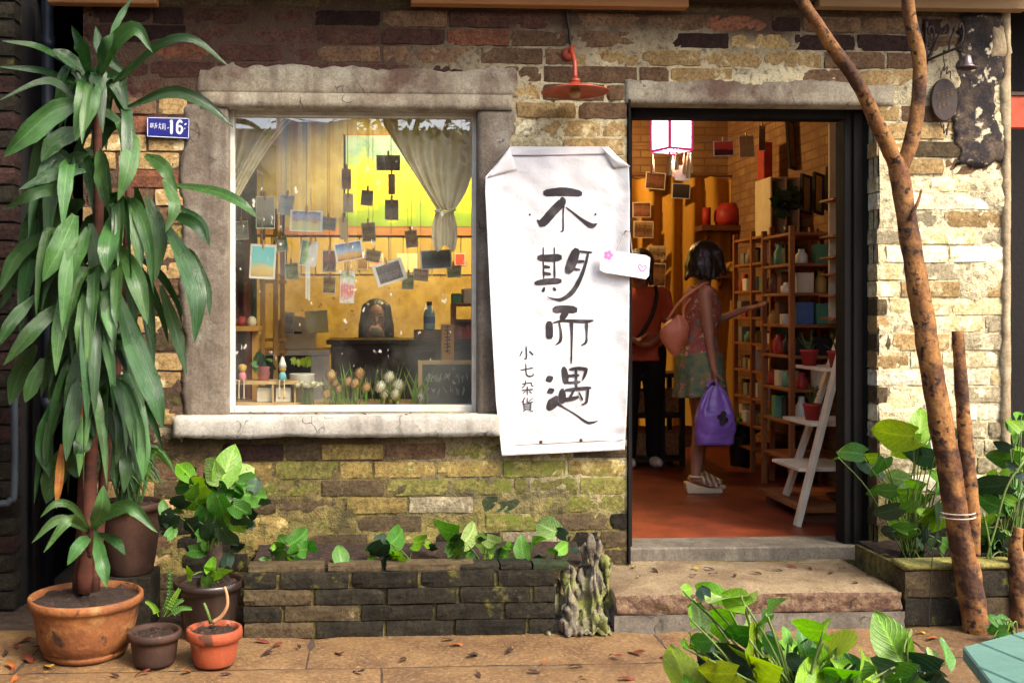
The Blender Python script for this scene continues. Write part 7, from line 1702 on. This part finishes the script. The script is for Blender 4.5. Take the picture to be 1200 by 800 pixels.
for s_, ax, ay in ((-1,-.035,-.075),(1,.035,.075)):
    b = MB(); out_ = [(-.075,0),(.14,0),(.15,.012),(.145,.028),(.06,.035),(-.02,.055),(-.07,.075),(-.085,.07)]
    b.prism([V(ax+x_,ay-.034,z_) for x_, z_ in out_], (0,.068,0))
    so_ = b.build('sandal', M['sandal'], wo, bevel=.005)
    for x_, z_, hgt in ((.10,.035,.032),(.06,.045,.042),(.02,.06,.05)): MB().tube([V(ax+x_+.01*math.cos(k*math.pi/6),ay-.036*math.cos(k*math.pi/6),z_+hgt*math.sin(k*math.pi/6)) for k in range(7)], .008, 8).build('strap', M['sandal'], wo, smooth=True)
    MB().tube([V(ax-.018+.036*math.cos(k*.524),ay+.036*math.sin(k*.524),.105) for k in range(13)], .006, 8).build('strap', M['sandal'], wo, smooth=True)
# purple bag
pbg = thing('purple_carrier_bag', 'crumpled purple plastic carrier bag held by the shopper in the floral dress', 'bag', V(.02,-.235,.33))
M['purple'] = mat('purple_plastic', (.24,.12,.46), (.17,.08,.36), rough=.3, scale=8, bump=.4, bscale=12, spec=.5)
b = MB()
def bagf(u, v):
    a = u*2*math.pi; w_ = .118*(1-.80*(max(0,(v-.48)/.52)**1.9))*(1-.05*math.cos(v*9)); d_ = .062*(.35+.65*math.sin(min(1,(1-v)*1.5+.12)*1.57))*(1-.72*max(0,(v-.5)/.5))
    if v == 0: d_ *= .75
    x_ = w_*math.copysign(abs(math.cos(a))**.6, math.cos(a)); y_ = d_*math.copysign(abs(math.sin(a))**.8, math.sin(a))
    n_ = .020*nz(a*1.4,v*5,2)+.012*nz(a*3,v*14,5)+.06*math.sin(a*11)*max(0,(v-.45))
    return V(.015+x_*(1+n_*4)+.01*v, -.245+y_*(1+n_*9), .325+.36*v)
b.grid(bagf, 44, 30); b.add([bagf(k/44,0) for k in range(44)], [tuple(range(44))])
b.build('sack', M['purple'], pbg, smooth=True)
for s_ in (-1,1): MB().tube(catmull([V(.0+.03*s_,-.245,.675),V(.02+.02*s_,-.225,.71),V(.045,-.205,.705)], 8), [.012,.010,.009,.009,.009,.009,.009,.009,.009], 8).build('handle', M['purple'], pbg, smooth=True)
b = MB()
for k, (x_, z_) in enumerate(((.03,.50),(.05,.52),(.06,.485),(.04,.47))): b.ball(V(x_,-.309-.004*k,z_), (.018,.004,.018), nu=10, nv=6)
b.build('printed_flower', M['ink'], pbg)
# peach shoulder bag
hbg = thing('peach_shoulder_bag', 'slouchy peach leather bag hanging at the back of the shopper', 'bag', V(-.20,-.05,.82))
M['peach'] = mat('peach_leather', (.60,.22,.12), (.48,.15,.08), rough=.45, scale=7, bump=.3, bscale=14)
b = MB(); hcg = V(-.185,-.08,.985)
b.grid(lambda u, v: hcg+Vector((.115*math.sin(math.pi*min(1,.08+.92*(1-v)**.7))*math.cos(u*6.2832)*(1-.30*v)+.012*nz(u*8,v*5), .062*math.sin(math.pi*min(1,.10+.85*(1-v)**.8))*math.sin(u*6.2832)*(1+.12*math.sin(u*25)*v), -.13+.25*v+.02*math.cos(u*6.2832)*v)), 48, 22)
b.build('pouch', M['peach'], hbg, smooth=True)
MB().tube(catmull([hcg+Vector((-.05,-.01,.10)),hcg+Vector((.03,-.03,.22)),V(-.03,-.145,1.305),V(.015,-.10,1.30),hcg+Vector((.07,.0,.20)),hcg+Vector((.06,.01,.09))], 26), .008, 8).build('strap', M['peach'], hbg, smooth=True)
MB().ball(hcg+Vector((-.05,-.012,.105)), .012).build('buckle', M['brass'], hbg, smooth=True)

# ---- person in the coral shirt
F2 = G(752,546,FLOOR); W2 = lambda x, y, z: F2+Vector((x, y, z))
p2 = thing('person', 'person in a coral shirt and black trousers with a dark strap across the chest', 'person', F2)
b = MB(); h2 = W2(-.03,-.02,1.47); f2_ = (-.55,-.82,-.18); head_on(b, h2, f2_, 1.02); capsule(b, W2(-.01,0,1.30), W2(-.02,-.01,1.41), .05, .046)
torso(b, [(W2(0,0,z0),rx,ry) for z0, rx, ry in ((.80,.13,.10),(.86,.15,.11),(.95,.14,.10),(1.04,.128,.092),(1.13,.140,.098),(1.24,.150,.085),(1.30,.09,.05))])
capsule(b, W2(-.155,0,1.27), W2(.155,0,1.27), .045, .045)
capsule(b, W2(.165,0,1.26), W2(.205,-.04,1.02), .042, .033); capsule(b, W2(.205,-.04,1.02), W2(-.0,-.20,.90), .032, .022); hand(b, W2(-.005,-.203,.90), (-1,-.5,.05), (0,-.3,1), .45, 1)
capsule(b, W2(-.165,0,1.26), W2(-.215,-.03,1.0), .042, .033); capsule(b, W2(-.215,-.03,1.0), W2(-.12,-.20,.93), .032, .022); hand(b, W2(-.12,-.20,.93), (.6,-.7,.05), (0,-.3,1), .45, -1)
for s_ in (-1,1):
    capsule(b, W2(s_*.085,0,.84), W2(s_*.09,.0,.46), .085, .056); capsule(b, W2(s_*.09,0,.46), W2(s_*.095,.02,.09), .052, .034); capsule(b, W2(s_*.095,.01,.05), W2(s_*.105-.02,-.12,.035), .036, .03)
remesh_obj('body', b, .0065, M['skin'], p2, 5); eyes_on(p2, h2, f2_)
M['coral'] = mat('coral_cloth', (.55,.115,.055), (.42,.08,.04), rough=.85, scale=5, bump=.4, bscale=14); M['trouser'] = mat('trouser_black', (.012,.010,.011), rough=.85, bump=.3, bscale=14)
b = MB()
torso(b, [(W2(0,0,z0),rx,ry) for z0, rx, ry in ((.78,.162,.128),(.88,.160,.122),(.96,.150,.112),(1.04,.142,.106),(1.13,.152,.110),(1.24,.160,.098),(1.315,.08,.06))])
capsule(b, W2(-.155,0,1.275), W2(.155,0,1.275), .052, .052); capsule(b, W2(.165,0,1.26), W2(.196,-.03,1.08), .054, .050); capsule(b, W2(-.165,0,1.26), W2(-.202,-.02,1.08), .054, .050)
remesh_obj('shirt', b, .008, M['coral'], p2, 6, .5, lambda c: .005*nz(c.x*20,c.y*20,c.z*14))
b = MB(); capsule(b, W2(-.08,0,.84), W2(.08,0,.84), .105, .105)
for s_ in (-1,1): capsule(b, W2(s_*.088,0,.82), W2(s_*.092,0,.46), .098, .072); capsule(b, W2(s_*.092,0,.46), W2(s_*.098,.015,.10), .070, .062)
remesh_obj('trousers', b, .008, M['trouser'], p2, 6, .5, lambda c: .005*nz(c.x*18,c.y*18,c.z*12))
b = MB(); b.ball(h2+Vector((.02,.025,.035)), (.105,.10,.105), None, 18, 12); capsule(b, h2+Vector((.04,.06,.0)), h2+Vector((.05,.06,-.17)), .06, .035); capsule(b, h2+Vector((.085,.0,.02)), h2+Vector((.09,-.01,-.12)), .03, .02); capsule(b, h2+Vector((-.05,.06,.02)), h2+Vector((-.06,.05,-.13)), .03, .02)
remesh_obj('hair', b, .008, M['hair'], p2, 4, .5, lambda c: .003*nz(c.x*50,c.y*50,c.z*8))
MB().tube(catmull([W2(.10,-.02,1.325),W2(.085,-.105,1.25),W2(.04,-.125,1.10),W2(-.05,-.13,.96),W2(-.14,-.09,.86)], 20), .014, 8).build('bag_strap', M['black_item'], p2, smooth=True)
for s_ in (-1,1): MB().ball(W2(s_*.10-.01,-.06,.036), (.048,.11,.042), None, 16, 9).build('shoe', M['white_item'], p2, smooth=True)

# ---- the shopkeeper at the counter
F3 = Vector((P(440,0,2.78).x, 2.78, FLOOR)); h3 = P(441,372,2.74); W3 = lambda x, y, z: F3+Vector((x, y, z)); hz = h3.z-FLOOR
p3 = thing('person', 'long haired person in a dark top sitting behind the black counter, hands at the chin', 'person', F3)
b = MB(); head_on(b, h3, (0,-1,-.12), .98); capsule(b, W3(0,.02,hz-.17), W3(0,-.02,hz-.06), .05, .045)
sh_ = hz-.20
torso(b, [(W3(0,.03,z0),rx,ry) for z0, rx, ry in ((sh_-.52,.15,.12),(sh_-.40,.15,.11),(sh_-.25,.125,.092),(sh_-.12,.138,.098),(sh_,.14,.08),(sh_+.05,.07,.05))])
capsule(b, W3(-.15,.02,sh_), W3(.15,.02,sh_), .045, .045)
for s_ in (-1,1):
    capsule(b, W3(s_*.165,.02,sh_-.01), W3(s_*.19,-.14,sh_-.17), .040, .032); capsule(b, W3(s_*.19,-.14,sh_-.17), W3(s_*.045,-.17,sh_+.02), .031, .021); hand(b, W3(s_*.045,-.17,sh_+.02), (-s_*.35,-.1,1), (-s_*.3,.9,0), .55, s_)
    capsule(b, W3(s_*.085,.03,sh_-.50), W3(s_*.10,-.30,sh_-.50), .085, .058); capsule(b, W3(s_*.10,-.30,sh_-.50), W3(s_*.10,-.28,.09), .056, .036); capsule(b, W3(s_*.10,-.28,.05), W3(s_*.105,-.40,.035), .036, .03)
remesh_obj('body', b, .0065, M['skin'], p3, 5); eyes_on(p3, h3, (0,-1,-.12))
b = MB(); torso(b, [(W3(0,.03,z0),rx,ry) for z0, rx, ry in ((sh_-.56,.165,.135),(sh_-.40,.160,.122),(sh_-.25,.138,.106),(sh_-.12,.150,.110),(sh_-.02,.152,.095),(sh_+.04,.08,.06))])
capsule(b, W3(-.15,.02,sh_+.004), W3(.15,.02,sh_+.004), .054, .054)
for s_ in (-1,1): capsule(b, W3(s_*.165,.02,sh_-.01), W3(s_*.188,-.13,sh_-.16), .054, .044)
remesh_obj('top', b, .008, mat('navy_top', (.030,.030,.045), (.018,.018,.028), rough=.85, bump=.3, bscale=14), p3, 5, .5, lambda c: .004*nz(c.x*20,c.y*20,c.z*14))
b = MB(); capsule(b, W3(-.08,.03,sh_-.52), W3(.08,.03,sh_-.52), .115, .115)
for s_ in (-1,1): capsule(b, W3(s_*.085,.03,sh_-.50), W3(s_*.10,-.30,sh_-.50), .10, .072); capsule(b, W3(s_*.10,-.30,sh_-.50), W3(s_*.10,-.28,.12), .068, .055)
remesh_obj('trousers', b, .009, M['trouser'], p3, 5)
b = MB(); b.ball(h3+Vector((0,.035,.04)), (.105,.098,.102), None, 18, 12); capsule(b, h3+Vector((0,.07,0)), h3+Vector((0,.10,-.30)), .085, .07)
for s_ in (-1,1): capsule(b, h3+Vector((s_*.072,-.02,.075)), h3+Vector((s_*.092,-.01,-.05)), .034, .034); capsule(b, h3+Vector((s_*.092,-.01,-.05)), h3+Vector((s_*.105,-.03,-.26)), .036, .028)
remesh_obj('hair', b, .007, M['hair'], p3, 4, .5, lambda c: .003*nz(c.x*60,c.y*60,c.z*8))
for s_ in (-1,1): MB().ball(W3(s_*.105,-.35,.036), (.048,.11,.04), None, 14, 8).build('shoe', M['black_item'], p3, smooth=True)
stl = thing('counter_stool', 'tall wooden stool under the person behind the counter', 'stool', W3(0,.05,0)); sz_ = sh_-.635
MB().lathe([(0,-.03),(.17,-.03),(.175,-.015),(.17,0),(0,0)], W3(0,.03,sz_), 24).build('seat', M['shelf_wood'], stl)
for a_ in range(4): MB().bar(W3(.15*math.cos(a_*1.571+.785),.03+.15*math.sin(a_*1.571+.785),0), W3(.10*math.cos(a_*1.571+.785),.03+.10*math.sin(a_*1.571+.785),sz_-.03), .035).build('leg', M['shelf_wood'], stl)
cup = P(441,389,2.55); simple('pale_cup', 'pale green cup held by the person behind the counter', 'cup', MB().lathe([(0,0),(.028,0),(.036,.05),(.034,.05),(.026,.006),(0,.006)], Vector((cup.x,2.545,cup.z-.02)), 18), mat('pale_green_cup', (.45,.55,.42), rough=.4), 0, True)

# ================================================================== ACROSS THE LANE (mirrored in the pane)
ob = thing('house_opposite', 'low plastered house across the lane mirrored in the shop window', 'building', (0,-12.0,0))
M['opp'] = mat('opposite_plaster', (.17,.125,.085), (.10,.075,.05), rough=.95, scale=1.5, bump=.2, coord='World'); 
MB().box((-9,-12.6,-.02),(9,-12,3.6)).build('wall', M['opp'], ob)
MB().grid(lambda u, v: Vector((-9.4+18.8*u, -11.4-2.4*v, 3.5+1.1*v)), 20, 4).build('roof', M['roof_tile'], ob)
for x_ in (-6.5,-3.6,1.8,4.6): 
    wn = MB().box((x_,-11.996,1.1),(x_+1.1,-11.95,2.4)).build('window', M['black_item'], ob); MB().box((x_-.06,-11.99,1.0),(x_+1.16,-11.9,1.098)).build('sill', M['cement'], wn)
MB().box((-.9,-11.996,0),(.2,-11.94,2.2)).build('door', M['brown_item'], ob)
sc = thing('striped_sheet', 'blue pink and white striped sheet hung across the lane, mirrored in the window', 'sheet', (-.9,-10.2,1.9))
b = MB(); b.grid(lambda u, v: Vector((-1.42+1.15*u, -10.2+.06*math.sin(u*17)+.03*nz(u*5,v*4), 1.9+2.25*v-.06*math.sin(u*3.14))), 50, 20)
b.build('cloth', stripe_mat('stripes', [(.20,.45,.70),(.78,.76,.74),(.70,.42,.44),(.78,.76,.74),(.32,.56,.72),(.76,.66,.6),(.6,.4,.5),(.78,.78,.78)], 'X', 1.9), sc, smooth=True)
MB().tube([(-6,-10.2,4.17),(4,-10.2,4.17)], .008, 6).build('line', M['string'], sc)
def far_tree(x_, y_, h, rad, seed, lab, n=1500, lm='dark'):
    t_ = thing('lane_tree', lab, 'tree', (x_,y_,0)); r_ = random.Random(seed)
    MB().tube(catmull([(x_,y_,0),(x_+.1,y_,h*.4),(x_-.05,y_+.1,h*.8)], 8), [.16-.010*i for i in range(9)], 10).build('trunk', M['bark'], t_, smooth=True)
    b = MB(); cl_ = [Vector((x_,y_,h*.85))+Vector((r_.gauss(0,rad*.55),r_.gauss(0,rad*.5),r_.gauss(0,rad*.4))) for _ in range(22)]
    for c_ in cl_: MB
    for i in range(n):
        c_ = r_.choice(cl_)+Vector((r_.gauss(0,.28),r_.gauss(0,.28),r_.gauss(0,.2))); a = Vector((r_.uniform(-1,1),r_.uniform(-1,1),r_.uniform(-.7,.3))).normalized(); s_ = a.cross(Vector((0,0,1))).normalized()*.045; L = r_.uniform(.12,.22)
        b.add([c_, c_+a*L*.5+s_, c_+a*L, c_+a*L*.5-s_], [(0,1,2,3)])
    b.build('crown', LM[lm], t_)
    for k in range(6): c_ = cl_[k]; MB().tube([(x_,y_,h*.55), Vector((x_,y_,h*.6)).lerp(c_,.5)+Vector((0,0,.1)), c_], [.06,.04,.015], 6).build('limb', M['bark'], t_, smooth=True)
far_tree(-3.4,-10.4,3.9,1.3,3,'leafy tree across the lane left of the striped sheet')
far_tree(2.0,-9.9,4.3,1.5,4,'wide leafy tree across the lane opposite the doorway',1900)
far_tree(.3,-11.0,5.4,1.2,5,'taller leafy tree across the lane behind the striped sheet',1500,'mid')
